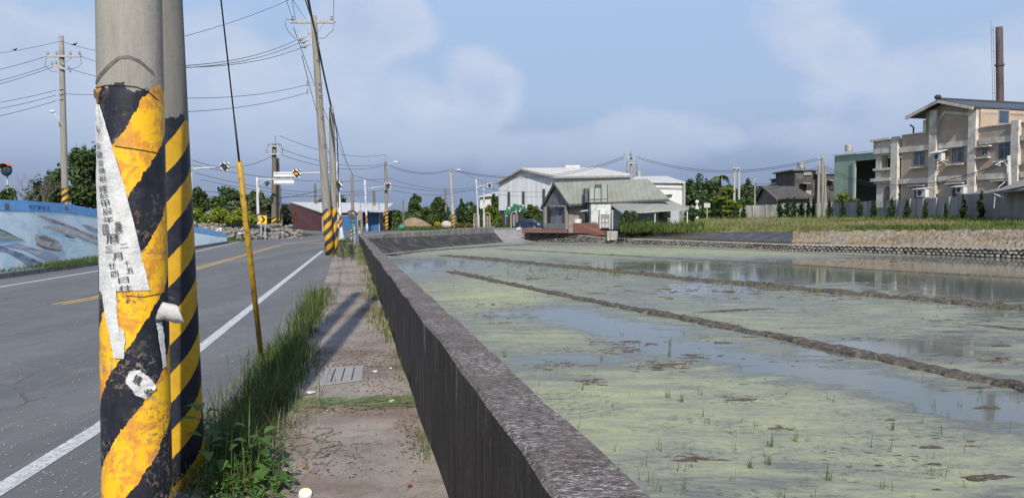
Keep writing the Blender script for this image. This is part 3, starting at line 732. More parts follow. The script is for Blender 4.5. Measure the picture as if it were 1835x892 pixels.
# ------------------------------------------------------------------ mural embankment
root = thing('mural_wall', 'sloping embankment wall painted with a sea mural and a blue top band', 'wall', (mur_b[2].x, mur_b[2].y, 0))
def mural_grid(y0f, y1f, mat, name, off=0, dx=12, px0=-420, px1=407, n=6):
    vs = []; fs = []; xs = list(np.linspace(px0, px1, int((px1 - px0) / dx) + 1))
    for px in xs:
        b, t = mur_col(px); s0, s1 = y0f(px), y1f(px)
        for j in range(n + 1): vs.append(b.lerp(t, s0 + (s1 - s0) * j / n) + Vector((.6, -.5, .5)).normalized() * off)
    for i in range(len(xs) - 1):
        for j in range(n): fs.append([i * (n + 1) + j, (i + 1) * (n + 1) + j, (i + 1) * (n + 1) + j + 1, i * (n + 1) + j + 1])
    return MB().add(vs, fs).build(name, mat, root, rec=True)
def mural_mat():
    m, nt, N, L, P = new_mat('mural_paint'); v = coords(N, L, (.5, .35, 1.1), (0, 0, .1))
    n = noise(N, L, v, 1.3, 8, .65, .8); n2 = noise(N, L, coords(N, L, (.4, .3, 1.6), (0, .45, 0)), 2.4, 7, .6, 1.2)
    c = ramp(N, L, n, [(.34, (.50, .72, .78, 1)), (.44, (.66, .82, .85, 1)), (.53, (.78, .88, .89, 1)), (.66, (.80, .84, .86, 1))])
    c = mixc(N, L, ramp(N, L, n2, [(.52, 0.0), (.66, .5)]), c, (.55, .66, .68, 1))
    c = mixc(N, L, ramp(N, L, noise(N, L, coords(N, L), 7, 8, .7), [(.60, 0.0), (.72, .35)]), c, (.24, .24, .22, 1))
    L.new(c, P.inputs['Base Color']); P.inputs['Roughness'].default_value = .85; bump(N, L, P, noise(N, L, coords(N, L), 12, 6), .3, .02); return m
band_s = lambda px: 1 - max(.12, .14) * (1 if px < 330 else 1 + (px - 330) / 40 * 1.4)
band_s = lambda px: .845 if px < 200 else (.845 - (px - 200) / 210 * .22)
mural_grid(lambda p: 0, band_s, mural_mat(), 'painted_slope')
mural_grid(band_s, lambda p: 1, M('mural_blue', (.14, .40, .74), (.20, .48, .80), 2, .8, dirt=(.20, .28, .36), dirt_scale=5), 'blue_band', off=.02)
# wall top with thickness
mb = MB(); eA, eB = mur_b[-1], mur_t[-1]; mb.poly([eA, eB, eB + Vector((-.35, .1, -.02)), Vector((eB.x - .5, eB.y + .15, 0))], (0, -.06, 0)); loft(mb, mur_t, [p + Vector((-.35, .1, -.02)) for p in mur_t]); loft(mb, [p + Vector((-.35, .1, -.02)) for p in mur_t], [p + Vector((-.5, .15, -2.2)) for p in mur_t]); mb.build('wall_back', M('wall_back_grey', (.30, .32, .33), (.2, .22, .23)), root, rec=True)
def mural_patch(pts, mat, name='painted_shape', off=.03, mbx=None):
    # fill a picture outline as a strip-free fan lying on the sloping wall
    v2 = [Vector((a, b, 0)) for a, b in pts]; tri = tessellate_polygon([v2]); mb = mbx or MB()
    mb.add([mur(a, b, off) for a, b in pts], [list(t) for t in tri])
    return None if mbx else mb.build(name, mat, root, rec=True)
MP = lambda n, a, b: M(n, a, b, 3.5, lo=.42, hi=.58, rough= .85, stretch=(.5, .5, 2))
gx = lambda x: x / 5.95; gy = lambda y: 350 + y / 5.95
Q = lambda l: [(gx(a), gy(b)) for a, b in l]
mural_patch(Q([(-200, 330), (0, 362), (60, 390), (160, 440), (265, 488), (150, 478), (0, 468), (-200, 470)]), MP('mural_green', (.19, .24, .20), (.36, .43, .38)), 'painted_headland')
mural_patch(Q([(-200, 480), (0, 480), (140, 500), (330, 560), (480, 600), (640, 660), (600, 690), (480, 680), (380, 640), (230, 570), (60, 540), (-200, 540)]), MP('mural_sand', (.62, .54, .50), (.42, .50, .60)), 'painted_shore', off=.026)
mural_patch(Q([(-200, 545), (0, 545), (80, 575), (220, 620), (380, 690), (480, 745), (330, 780), (200, 680), (60, 600), (-200, 590)]), MP('mural_dark', (.20, .24, .31), (.42, .48, .56)), 'painted_rocks')
mural_patch(Q([(-200, 480), (60, 485), (150, 500), (260, 535), (140, 525), (0, 540), (-200, 535)]), MP('mural_wave', (.28, .45, .62), (.45, .62, .72)), 'painted_wave', off=.034)
mural_patch(Q([(385, 215), (470, 228), (600, 275), (760, 335), (900, 395), (1050, 450), (1050, 480), (900, 435), (760, 365), (640, 318), (560, 300), (470, 255)]), MP('mural_brown', (.30, .24, .23), (.56, .47, .43)), 'painted_driftwood')
mural_patch(Q([(440, 340), (520, 325), (640, 350), (700, 335), (860, 410), (1050, 500), (1050, 530), (900, 475), (800, 430), (680, 410), (560, 375)]), MP('mural_cream', (.70, .62, .54), (.52, .50, .48)), 'painted_sandbar', off=.034)
mural_patch(Q([(680, 425), (720, 428), (800, 460), (770, 465), (715, 448)]), MP('mural_umber', (.22, .18, .15), (.3, .25, .2)), 'painted_plank', off=.038)
mural_patch(Q([(855, 315), (930, 320), (1050, 370), (1050, 400), (960, 375), (900, 345)]), MP('mural_slate', (.33, .36, .42), (.5, .5, .52)), 'painted_rock', off=.034)
mural_patch(Q([(380, 418), (405, 425), (480, 432), (560, 468), (620, 498), (655, 560), (650, 588), (590, 582), (480, 560), (385, 520), (395, 490), (375, 480)]), MP('mural_boat', (.66, .60, .51), (.50, .44, .38)), 'painted_boat', off=.042)
mural_patch(Q([(405, 440), (480, 446), (556, 488), (535, 500), (470, 480), (405, 462)]), MP('mural_boat_dark', (.25, .21, .18), (.33, .28, .24)), 'painted_boat_inside', off=.05)
mural_patch(Q([(385, 520), (480, 558), (590, 580), (650, 586), (640, 596), (560, 590), (470, 572), (385, 532)]), MP('mural_umber', (.22, .18, .15), (.3, .25, .2)), 'painted_boat_shadow_line', off=.05)
mural_patch(Q([(560, 468), (575, 490), (560, 520), (525, 548), (515, 545), (548, 515), (558, 490)]), MP('mural_umber', (), ()), 'painted_boat_bow', off=.052)
mb = MB()
for ch, x, y in zip('奠仔動起主', (320, 366, 413, 462, 507), (130, 130, 137, 140, 143)):
    write(mb, ch, lambda a, b: mur(a, b, .05), gx(x), gy(y), 6.0, 7.5)
mb.build('lettering', M('mural_ink', (.02, .06, .20), (.03, .08, .22)), root)
mb = MB(); write(mb, '囍', lambda a, b: mur(a, b, .05), gx(70), gy(128), 7, 12, bold=.15); write(mb, '印', lambda a, b: mur(a, b, .05), gx(703), gy(148), 4.5, 8, bold=.15)
mb.build('seal_marks', M('mural_red', (.35, .06, .08), (.45, .1, .1)), root)
# ground behind the mural wall
mb = MB(); A = [p + Vector((-.4, .1, -.35)) for p in mur_t]; B = [Vector((p.x - 50, p.y + 12, p.z - .3 if p.z > 1 else .6)) for p in mur_t]; A[-1].z = -.05; B[-1].z = .3
loft(mb, A, B); tag(mb.build('bank_behind_mural', dry_grass_mat(), rec=True), kind='structure')

# ------------------------------------------------------------------ foreground poles
FP_D, FP_R = 4.40, .187
fpb = pd(249, FP_D, 0); fpb = Vector((((248 - CX) / F) * (FP_D * cp + 2 * sp) + .0, FP_D, 0))
# axis position from picture edges 176..297 at row 446
ax_x = (237 - CX) / F * FP_D
fpb = Vector((ax_x, FP_D, 0))
root = thing('utility_pole', 'concrete pole in the foreground with peeling wide yellow and black stripes and torn paper notices', 'pole', fpb, None)
PM1 = pole_mat('near_pole_paint', .80, 2, -.05, 2.68, wear=1.0, conc=(.38, .36, .315), cs=1.0, conc2=(.20, .185, .16))
MB().tube(fpb, fpb + Vector((.03, 0, 11)), FP_R, FP_R * .66, 64, 40, uvm=True).build('shaft', PM1, root, smooth=True)
def on_pole(px, py, off, base, r0, axis_top=Vector((.03, 0, 11)), taper=.34 / 11):
    d = ray(px, py); o = Vector((0, 0, EYE)); z = 2
    for _ in range(4):
        r = r0 * (1 - taper * max(z, 0)) + off; ctr = base + axis_top * (z / axis_top.z)
        a = d.x ** 2 + d.y ** 2; b = -2 * (d.x * ctr.x + d.y * ctr.y); c = ctr.x ** 2 + ctr.y ** 2 - r * r; disc = b * b - 4 * a * c
        t = (-b - math.sqrt(disc)) / (2 * a) if disc > 0 else -b / (2 * a)
        p = o + d * t; z = p.z
        if disc <= 0:
            h = Vector((p.x - ctr.x, p.y - ctr.y, 0)); h = h.normalized() * r; p = Vector((ctr.x + h.x, ctr.y + h.y, p.z))
    return p
onF = lambda px, py, off=.004: on_pole(px, py, off, fpb, FP_R)
spb_x = (316 - CX) / F * 5.8
# second pole: axis from the picture: right edge 325 at the top, 361 at row 860
SP_R = .190
s_bot = pd(321, 5.8, 0); s_top0 = D(283, 0, 5.8); sdir = (s_top0 - s_bot); s_top = s_bot + sdir * (11 / sdir.z)
root2 = thing('utility_pole', 'concrete pole with narrow yellow and black stripes close behind the nearest pole', 'pole', s_bot)
PM2 = pole_mat('second_pole_paint', .405, 3, -.247, 2.68, wear=.25, conc=(.215, .205, .18), cs=1.0, yel=(.62, .36, .02))  # darker concrete and yellow hold the shade thrown by the front pole
MB().tube(s_bot, s_top, SP_R * 1.01, SP_R * .62, 64, 40, uvm=True).build('shaft', PM2, root2, smooth=True)
WIRE = M('wire_black', (.02, .02, .022), (.03, .03, .03), 1, .6); STEEL = M('galvanised_steel', (.38, .39, .40), (.26, .27, .28), 4, .5, .6)
RUST = M('rusty_wire', (.09, .05, .03), (.04, .03, .025), 20, .9)
def pole_line(pts, r, name, mat, fn=onF, root_=None, off=.004):
    P = []
    for (a, b), (c, d) in zip(pts, pts[1:]):
        n = max(1, int(max(abs(c - a), abs(d - b)) / 5))
        for k in range(n): P.append(fn(a + (c - a) * k / n, b + (d - b) * k / n, off))
    P.append(fn(*pts[-1], off)); return MB().path(P, r, 5).build(name, mat, root_ or root, smooth=True)
pole_line([(171, 158), (190, 153), (215, 153), (245, 156), (268, 166), (284, 180)], .0022, 'tie_wire', RUST)
pole_line([(205, 262), (235, 266), (260, 270), (288, 275)], .0022, 'tie_wire', RUST)
pole_line([(226, 529), (255, 532), (280, 527), (297, 523)], .0018, 'tie_wire', RUST)
def pole_ribbon(top, bot, name, mat, off=.004, n=24, fn=None, lift=None, root_=None, m=1, jag=0, seed=1):
    """sheet between two picture polylines laid on the round pole; lift(u,v) raises it off the surface"""
    fn = fn or onF; rd = random.Random(seed)
    def samp(pl, t):
        L = [0]
        for a, b in zip(pl, pl[1:]): L.append(L[-1] + math.dist(a, b))
        s = t * L[-1]
        for i in range(len(pl) - 1):
            if s <= L[i + 1] or i == len(pl) - 2:
                k = (s - L[i]) / max(1e-6, L[i + 1] - L[i]); return (pl[i][0] + (pl[i + 1][0] - pl[i][0]) * k, pl[i][1] + (pl[i + 1][1] - pl[i][1]) * k)
    vs = []; fs = []
    for i in range(n + 1):
        a, b = samp(top, i / n), samp(bot, i / n)
        a = (a[0] + rd.uniform(-jag, jag), a[1] + rd.uniform(-jag, jag)); b = (b[0] + rd.uniform(-jag, jag), b[1] + rd.uniform(-jag, jag))
        for j in range(m + 1):
            k = j / m; vs.append(fn(a[0] + (b[0] - a[0]) * k, a[1] + (b[1] - a[1]) * k, off + (lift(i / n, k) if lift else 0)))
    for i in range(n):
        for j in range(m): q = i * (m + 1) + j; fs.append([q, q + m + 1, q + m + 2, q + 1])
    return MB().add(vs, fs).build(name, mat, root_ or root, smooth=True)
TAPE = M('perished_tape', (.085, .078, .07), (.16, .15, .14), 20, .6)
pole_ribbon([(170, 146), (178, 132), (195, 114), (213, 101), (230, 99), (250, 107), (275, 128)], [(171, 152), (182, 137), (198, 120), (215, 106), (231, 105), (250, 113), (277, 136)], 'tape', TAPE, off=.003, n=30)
PAPER = M('notice_paper', (.68, .68, .67), (.56, .56, .56), 12, .85, bmp=.5, dirt=(.42, .42, .41), dirt_scale=9)
wrk = lambda s: (lambda u, v: .004 * math.sin(u * 31 + v * 4 + s) * v + .003 * math.sin(v * 9 + u * 17) + .004)
note = thing('paper_notice', 'torn white paper notice with black handwritten characters hanging down the foreground pole', 'notice', onF(220, 400))
pole_ribbon([(170, 186), (171, 250), (172, 330), (175, 400), (177, 470), (178, 522)], [(178, 188), (197, 250), (221, 330), (240, 400), (258, 475), (269, 520)], 'sheet', PAPER, off=.002, n=50, m=10, lift=wrk(0), root_=note, jag=.35)
pole_ribbon([(177, 470), (181, 520), (187, 560), (196, 600), (204, 641)], [(206, 470), (208, 520), (210, 570), (216, 605), (222, 643)], 'torn_strip', PAPER, off=.004, n=26, m=4, lift=wrk(1), root_=note, jag=.8)
pole_ribbon([(211, 588), (214, 600), (219, 625), (221, 642)], [(213, 586), (222, 592), (224, 612), (222, 643)], 'torn_edge', PAPER, off=.009, n=10, m=2, root_=note, jag=.7)
mb = MB(); fx = lambda x: 165 + x / 4.244; fy = lambda y: 330 + y / 4.248
tf = lambda a, b: onF(a, b, .0155)
ink = [('聖', 174.5, 232, 5, 10), ('宮', 176, 262, 7, 11), ('觀', 178, 277, 10, 12), ('音', 180, 292, 10, 11), ('佛', 182, 306, 12, 12), ('祖', 183, 320, 13, 12), ('擇', fx(82), fy(34), 15, 13), ('於', fx(88), fy(90), 16, 11), ('甲', fx(99), fy(147), 15, 12), ('辰', fx(115), fy(208), 18, 12), ('年', fx(122), fy(270), 19, 11),
       ('國', fx(102), fy(345), 11, 19), ('農', fx(197), fy(325), 13, 20), ('曆', fx(155), fy(412), 24, 16), ('三', fx(125), fy(495), 14, 11), ('二', fx(240), fy(468), 16, 8), ('月', fx(190), fy(548), 18, 14), ('十', fx(262), fy(600), 13, 11), ('五', fx(285), fy(655), 15, 10), ('廿', fx(150), fy(622), 12, 12), ('四', fx(170), fy(682), 13, 10), ('日', fx(238), fy(728), 19, 10), ('往', fx(255), fy(792), 24, 12)]
for ch, cx, cy, w_, h_ in ink: write(mb, ch, tf, cx, cy, w_, h_, rot=-.12, bold=0)
mb.build('handwriting', M('ink', (.035, .037, .045), (.06, .06, .07), 30, .7), note)
# curled flap, hanging strip, scrap
flap = thing('paper_notice', 'white paper flap curling out from the right edge of the foreground pole', 'notice', onF(288, 560))
d0 = onF(284, 556).y
vs = []; fs = []; T = [(291, 541), (300, 543), (312, 545), (319, 548)]; Mm = [(283, 556), (296, 553), (310, 555), (321, 556)]; Bt = [(277, 577), (294, 572), (314, 579), (331, 578)]; B2 = [(276, 586), (280, 578), (300, 579), (318, 582)]
for row, dd in ((T, 0.0), (Mm, -.035), (Bt, -.005)):
    for i, p in enumerate(row): vs.append(D(p[0], p[1], d0 - .012 + dd - .012 * i))
fs = [[r * 4 + i, r * 4 + i + 1, (r + 1) * 4 + i + 1, (r + 1) * 4 + i] for r in range(2) for i in range(3)]
fo = MB().add(vs, fs).build('sheet', PAPER, flap, smooth=True); mm = fo.modifiers.new('s', 'SOLIDIFY'); mm.thickness = .0012; mm2 = fo.modifiers.new('b', 'SUBSURF'); mm2.subdivision_type = 'SIMPLE'; mm2.levels = 1; mm2.render_levels = 1
pole_ribbon([(280, 578), (284, 600), (288, 630), (292, 660)], [(290, 576), (294, 600), (297, 630), (298, 655)], 'hanging_strip', PAPER, off=.006, n=14, m=2, root_=flap, jag=.8)
scrap = thing('paper_notice', 'small torn white scrap with black writing stuck low on the foreground pole', 'notice', onF(253, 690))
pole_ribbon([(233, 664), (228, 675), (225, 686), (236, 697), (243, 708)], [(250, 663), (262, 672), (274, 682), (281, 694), (262, 714)], 'sheet', PAPER, off=.004, n=16, m=5, lift=wrk(2), root_=scrap, jag=1.0)
sf = lambda a, b: onF(a, b, .017)
for ch_, x_, y_, w_, h_, r_ in (('境', 246, 680, 15, 17, .4), ('安', 266, 702, 15, 11, -.3)): mb = MB(); write(mb, ch_, sf, x_, y_, w_, h_, rot=r_, bold=.3); mb.build('character', _mats['ink'], scrap)
BROWN = M('torn_residue', (.22, .12, .06), (.12, .07, .045), 30, .9, bmp=.4)
pole_ribbon([(163, 164), (170, 160), (176, 170)], [(166, 172), (176, 184), (180, 192)], 'torn_residue', BROWN, off=.012, n=6, m=2, root_=note, jag=.8)

# ------------------------------------------------------------------ guy wire with yellow guard
ga = G(470, 655); gb = D(250, -1290, 5.8)
t_of = lambda py: None
best = min([k / 400 for k in range(401)], key=lambda t: abs(proj(ga.lerp(gb, t))[1] - 291))
gt = ga.lerp(gb, best)
root = thing('guy_wire', 'slanting steel guy wire with a yellow guard tube rising from the grass verge', 'guy wire', ga)
GY = M('guard_yellow', (.46, .27, .012), (.38, .21, .012), 8, .5, dirt=(.05, .035, .02), dirt_scale=9)
gd = (gt - ga).normalized()
MB().tube(ga - gd * .1, gt, .034, .034, 20, 1, cap=True).build('guard_tube', GY, root, smooth=True)
mb = MB()
for k in range(7):
    mb = MB(); a = ga + (gt - ga) * (.06 + k * .13); mb.tube(a + Vector((.031, -.012, 0)), a + gd * rng.uniform(.05, .2) + Vector((.031, -.012, 0)), .008, .006, 6); mb.build('rust_patch', RUST, root)
wr = MB().tube(gt - gd * .05, gb, .0085, .0085, 8).build('cable', M('twisted_steel', (.07, .065, .06), (.12, .11, .1), 40, .6, .4), root, smooth=True)
mb = MB().tube(gt + gd * .02, gt + gd * .55, .0125, .0115, 8); mb.build('cable_grip', M('grip_dark', (.05, .05, .05)), root, smooth=True)

# ------------------------------------------------------------------ concrete utility poles further off
PMF = {}
def pmat(period=.42, turns=2, height=1.6, wear=.3, conc=(.34, .32, .28), base=0.0, yel=(.72, .40, .03), blk=(.03, .03, .035), ph=.0, key=None):
    k = (period, turns, height, conc, base, yel, blk, ph)
    if k not in PMF: PMF[k] = pole_mat('pole_paint_%d' % len(PMF), period, turns, ph, height, wear, conc, base=base, yel=yel, blk=blk)
    return PMF[k]
def shaft(root, a, b, r0, r1, mat, n=20): return MB().tube(a, b, r0, r1, n, 12, uvm=True).build('shaft', mat, root, smooth=True)
INS = M('porcelain', (.42, .42, .42), (.25, .25, .26), 5, .3); ARM = M('crossarm_grey', (.30, .29, .27), (.42, .41, .38), 4, .7); DARKM = M('dark_fitting', (.04, .04, .045), (.07, .07, .07), 6, .6)
def insulator(mb, p, s=.12):
    p = Vector(p); mb.tube(p, p + Vector((0, 0, s)), s * .3, s * .2, 8); mb.tube(p + Vector((0, 0, s * .4)), p + Vector((0, 0, s * .6)), s * .5, s * .42, 8); mb.tube(p + Vector((0, 0, s)), p + Vector((0, 0, s * 1.25)), s * .4, s * .25, 8)
def crossarm(root, a, b, ins=(0.03, .97), w=.1, brace=None, s=.16, double=False):
    a, b = Vector(a), Vector(b); mb = MB().bar(a, b, w, w)
    if double: mb.bar(a + Vector((0, .26, 0)), b + Vector((0, .26, 0)), w, w)
    if brace is not None:
        for t in (.22, .78): mb.bar(a.lerp(b, t), brace, .035, .035)
    o = mb.build('crossarm', ARM, root)
    for t in ins:
        m2 = MB(); insulator(m2, a.lerp(b, t) + Vector((0, 0, w / 2 - .005)), s); m2.build('insulator', INS, root, smooth=True)
    return o
def wires(name, label, pairs, r, sag, mat=None, group=None, n=14):
    for a, b in pairs:
        a, b = Vector(a), Vector(b); P = []
        for k in range(n + 1):
            t = k / n; p = a.lerp(b, t); p.z -= 4 * sag * t * (1 - t); P.append(p)
        o = MB().path(P, r, 4).build(name, mat or WIRE, None, smooth=True); tag(o, label, 'cable', group)
# pole by the walkway: the tall leaning one and its shorter neighbour
pa_b = G(591, 457); da = pa_b.y
pa_t = D(562, 29, da - .3)
root = thing('utility_pole', 'tall leaning concrete pole with a crossarm at the road edge halfway along the wall', 'pole', pa_b)
shaft(root, pa_b, pa_t, .235, .15, pmat(.55, 2, 2.35, wear=.3, conc=(.30, .275, .235)), 28)
ca = lambda px, py, d=None: D(px, py, d or da - .3)
crossarm(root, ca(520, 40), ca(600, 40), (.06, .93), .12, ca(563, 66), .2)
crossarm(root, ca(552, 60), ca(572, 78), (), .12)
mb = MB()
for (x, y) in ((538, 71), (543, 76), (545, 84)):
    mb.tube(ca(x - 5, y), ca(x, y), .05, .09, 8); mb.tube(ca(x, y), ca(x + 4, y - 1.5), .11, .06, 8); mb.tube(ca(x + 4, y - 1.5), ca(x + 11, y - 4), .03, .03, 6)
mb.build('insulator', INS, root, smooth=True)
MB().path([ca(524, 36), ca(513, 35), ca(511, 45), ca(517, 58), ca(530, 70)], .014, 5).build('jumper_cable', WIRE, root)
MB().path([ca(598, 44), ca(598, 54), ca(588, 62), ca(582, 69), ca(572, 69)], .014, 5).build('jumper_cable', WIRE, root)
mb = MB()
for y in (150, 155, 163, 168): mb.bar(ca(549, y), ca(562, y - 2), .02); insulator(mb, ca(551, y), .12)
mb.build('cable_rack', INS, root)
for i, y in enumerate((108, 150, 160, 172, 210, 260)): MB().bar(ca(562 + (y - 29) * .068, y, da - .45), ca(570 + (y - 29) * .068, y, da - .45), .03).build('climbing_step', DARKM, root)
pb_b = G(600, 455.5); db = pb_b.y; pb_t = D(594, 193, db - .1)
root = thing('utility_pole', 'shorter concrete pole carrying a black cable beside the tall leaning pole', 'pole', pb_b)
shaft(root, pb_b, pb_t, .20, .13, pmat(.9, 2, 2.5, wear=.3, ph=.3, conc=(.31, .295, .26)), 24)
MB().bar(D(589, 215, db), D(590, 240, db), .12).build('cable_box', M('box_grey', (.4, .4, .38)), root)
MB().path([pb_t + Vector((.12, -.1, -.3)), D(604, 240, db - .2), D(606, 300, db - .2), D(606.5, 372, db - .2)], .03, 6).build('riser_cable', WIRE, root)
# far left pole
pl_b = pd(118, 45, 1.2); pl_t = D(110, 65, 45)
root = thing('utility_pole', 'concrete pole with crossarms standing behind the mural wall', 'pole', pl_b)
shaft(root, pl_b, pl_t, .20, .13, pmat(.38, 2, 2.45, wear=.2, conc=(.30, .285, .25)), 20)
cl = lambda px, py: D(px, py, 44.8)
crossarm(root, cl(83, 101), cl(145, 101), (.04, .3, .7, .96), .11, cl(111, 116), .18)
crossarm(root, cl(98, 116), cl(126, 128), (.1, .9), .11, None, .16)
crossarm(root, cl(92, 118), cl(112, 124), (0.05,), .09)
for y in (162, 171, 180): MB().bar(cl(100, y), cl(112, y - 3), .04).build('cable_bracket', ARM, root)
MB().path([cl(84, 104), cl(80, 118), cl(92, 128), cl(104, 130)], .012, 5).build('jumper_cable', WIRE, root)
MB().path([cl(144, 104), cl(146, 115), cl(138, 122), cl(124, 124)], .012, 5).build('jumper_cable', WIRE, root)
MB().path([cl(111, 225), cl(104, 212), cl(97, 204)], .022, 6).build('lamp_arm', STEEL, root)
MB().ball(cl(94, 200), (.16, .12, .08), 10, 6).build('lamp_head', M('lamp_white', (.75, .75, .74)), root, smooth=True)
MB().box(cl(105, 222), (.14, .14, .3)).build('switch_box', M('box_grey', (.4, .4, .38)), root)
# wires of the far left pole
gL = 'power lines fanning from the pole behind the mural'
wires('power_line', 'thin power line running left from the crossarm of the pole behind the mural', [(cl(84, 101), D(-200, 150, 45)), (cl(88, 118), D(-200, 175, 45)), (cl(96, 120), D(-200, 185, 45)), (cl(100, 162), D(-200, 198, 45)), (cl(100, 171), D(-200, 213, 45)), (cl(100, 181), D(-200, 232, 45))], .014, .35, group=gL)
wires('power_line', 'thin power line running right from the crossarm of the pole behind the mural', [(cl(144, 101), D(300, 128, 44)), (cl(126, 124), D(300, 150, 44)), (cl(112, 168), D(300, 152, 44))], .013, .25, group='lines from the mural pole towards the foreground poles')
wires('power_line', 'black line crossing the sky above the mural pole', [(D(-150, 100, 60), cl(110, 74)), (cl(110, 74), D(300, 92, 44))], .012, .4, group='top line with two small birds')
BIRD = M('bird_dark', (.03, .03, .03), (.06, .055, .05), 8, .8)
def bird(p, label):
    o = MB().ball(p, (.10, .06, .06), 8, 6).ball(p + Vector((.1, 0, .06)), .04, 8, 5).tube(p + Vector((.13, 0, .06)), p + Vector((.17, 0, .055)), .01, .002, 5).poly([p + Vector((-.08, -.03, .0)), p + Vector((-.08, .03, 0)), p + Vector((-.22, .02, -.04)), p + Vector((-.22, -.02, -.04))], (0, 0, .012)).build('bird', BIRD, None, smooth=True)
    tag(o, label, 'bird')
def on_sag(a, b, sag, px):
    best = None
    for k in range(400):
        t = k / 399; p = Vector(a).lerp(Vector(b), t); p.z -= 4 * sag * t * (1 - t)
        e = abs(proj(p)[0] - px)
        if best is None or e < best[0]: best = (e, p)
    return best[1]
bird(on_sag(D(-150, 100, 60), cl(110, 74), .4, 27) + Vector((0, 0, .07)), 'small dark bird on the wire left of the mural pole')
bird(on_sag(cl(110, 74), D(300, 92, 44), .4, 134) + Vector((0, 0, .07)), 'small dark bird on the wire right of the mural pole')
# wires of the leaning pole
gM = 'power lines between the foreground poles and the leaning pole'
top2 = s_bot + sdir * (10.5 / sdir.z)
wires('power_line', 'thin overhead line from the crossarm of the leaning pole towards the camera', [(ca(524, 34), D(470, -160, 14)), (ca(530, 36), D(500, -150, 14)), (ca(598, 34), D(598, -170, 14)), (ca(548, 34), D(440, -150, 10))], .010, .1, group=gM)
wires('power_line', 'thin line running left from the insulator cluster of the leaning pole', [(ca(533, 71), D(330, 118, 26)), (ca(537, 77), D(325, 122, 26)), (ca(540, 86), D(320, 121, 26))], .012, .25, group='three lines leaving the insulator cluster')
wires('service_cable', 'thin cable running left from the small rack on the leaning pole', [(ca(551, 152), D(320, 176, 30)), (ca(551, 166), D(318, 201, 30))], .011, .2, group='rack cables of the leaning pole')
wires('power_line', 'single thin line crossing the sky top left of the leaning pole', [(D(540, -10, 42), D(318, 69, 30))], .010, .15)
wires('trunk_cable', 'thick black cable from the camera side over the leaning pole to the shorter pole', [(D(545, -40, 24), ca(566, 60)), (ca(566, 60), pb_t)], .05, .15, group='thick black trunk cable')
wires('trunk_cable', 'second black cable strung beside the thick trunk cable of the leaning pole', [(D(536, -40, 22), ca(561, 40)), (ca(561, 40), ca(599, 222))], .022, .1, group='companion cable of the trunk cable')
gj = 'lines from the leaning pole down to the crossing'
wires('power_line', 'thin line from the leaning pole descending behind it to the crossing poles', [(ca(541, 100), D(600, 300, 95)), (ca(526, 50), D(632, 312, 100)), (pb_t, D(632, 312, 100))], .018, .6, group=gj)

# pole behind the big bush, with transformers, double
def simple_pole(px0, py0, px1, py1, d, r0, r1, label, mat, zbase=None, name='utility_pole'):
    b = D(px0, py0, d) if zbase is None else Vector((D(px0, py0, d).x, d, zbase)); t = D(px1, py1, d)
    root = thing(name, label, 'pole', b); shaft(root, b, t, r0, r1, mat, 14); return root, b, t
GREYP = pmat(.5, 2, 0, conc=(.27, .25, .22)); STRP = pmat(.45, 2, 2.3, conc=(.29, .27, .235))
r_, b_, t_ = simple_pole(491, 427, 491.5, 258, 74, .27, .2, 'old wooden pole with brackets rising behind the large bush', pmat(.45, 2, 2.0, conc=(.17, .145, .11)))
k = lambda px, py: D(px, py, 73.6)
crossarm(r_, k(478, 276), k(506, 276), (.03, .5, .97), .14, None, .25); crossarm(r_, k(482, 262), k(500, 262), (.0, 1), .12, None, .2)
MB().tube(k(493, 258), k(493, 244), .05, .04, 6).build('pole_top_mast', STEEL, r_); MB().bar(k(493, 245), k(501, 243), .05).build('mast_arm', STEEL, r_)
MB().path([k(479, 275), k(477, 268), k(481, 260), k(488, 258)], .025, 5).build('jumper_cable', WIRE, r_); MB().path([k(505, 275), k(507, 266), k(502, 258), k(495, 258)], .025, 5).build('jumper_cable', WIRE, r_)
r_, b_, t_ = simple_pole(497, 427, 497, 284, 75, .25, .19, 'second pole close behind the old wooden pole at the large bush', pmat(.45, 2, 2.0, conc=(.20, .18, .15)))
r_, b_, t_ = simple_pole(501, 380, 500, 318, 79, .22, .22, 'pale blue tubular post behind the direction sign', M('pale_blue_post', (.42, .5, .6), (.5, .56, .64)))
r_, b_, t_ = simple_pole(633, 416, 630.5, 311, 100, .23, .16, 'plain concrete pole in front of the blue shed doors', pmat(.5, 2, 0, conc=(.24, .22, .19)), zbase=0)
r_, b_, t_ = simple_pole(693, 413, 691, 290, 108, .26, .19, 'striped concrete pole at the right corner of the blue shed', pmat(.5, 2, 3.0, conc=(.27, .25, .22)), zbase=0)
k = lambda px, py: D(px, py, 107.7)
MB().tube(k(691, 291), k(691, 277), .07, .05, 6).build('pole_top_mast', STEEL, r_); MB().bar(k(691, 279), k(702, 277), .06).build('mast_arm', STEEL, r_)
MB().bar(k(692, 294), k(708, 291), .1).build('crossarm', ARM, r_); MB().bar(k(693, 301), k(700, 292.5), .07).build('arm_brace', ARM, r_)
MB().ball(k(709, 290.3), (.35, .2, .12), 8, 5).build('lamp_head', M('lamp_white', (.75, .75, .74)), r_)
r_, b_, t_ = simple_pole(671, 378, 670, 342, 121, .25, .2, 'short dark pole sticking up behind the white shed roof', pmat(.5, 2, 0, conc=(.16, .14, .12)), zbase=0)
r_, b_, t_ = simple_pole(566, 370, 564.5, 329, 121, .22, .18, 'short dark pole behind the left slope of the shed roof', pmat(.5, 2, 0, conc=(.16, .14, .12)), zbase=0)
r_, b_, t_ = simple_pole(813, 403, 807, 304, 118, .27, .18, 'pale striped pole beside the round boulder', pmat(.5, 2, 2.4, conc=(.42, .40, .36)), zbase=0)
k = lambda px, py: D(px, py, 117.5)
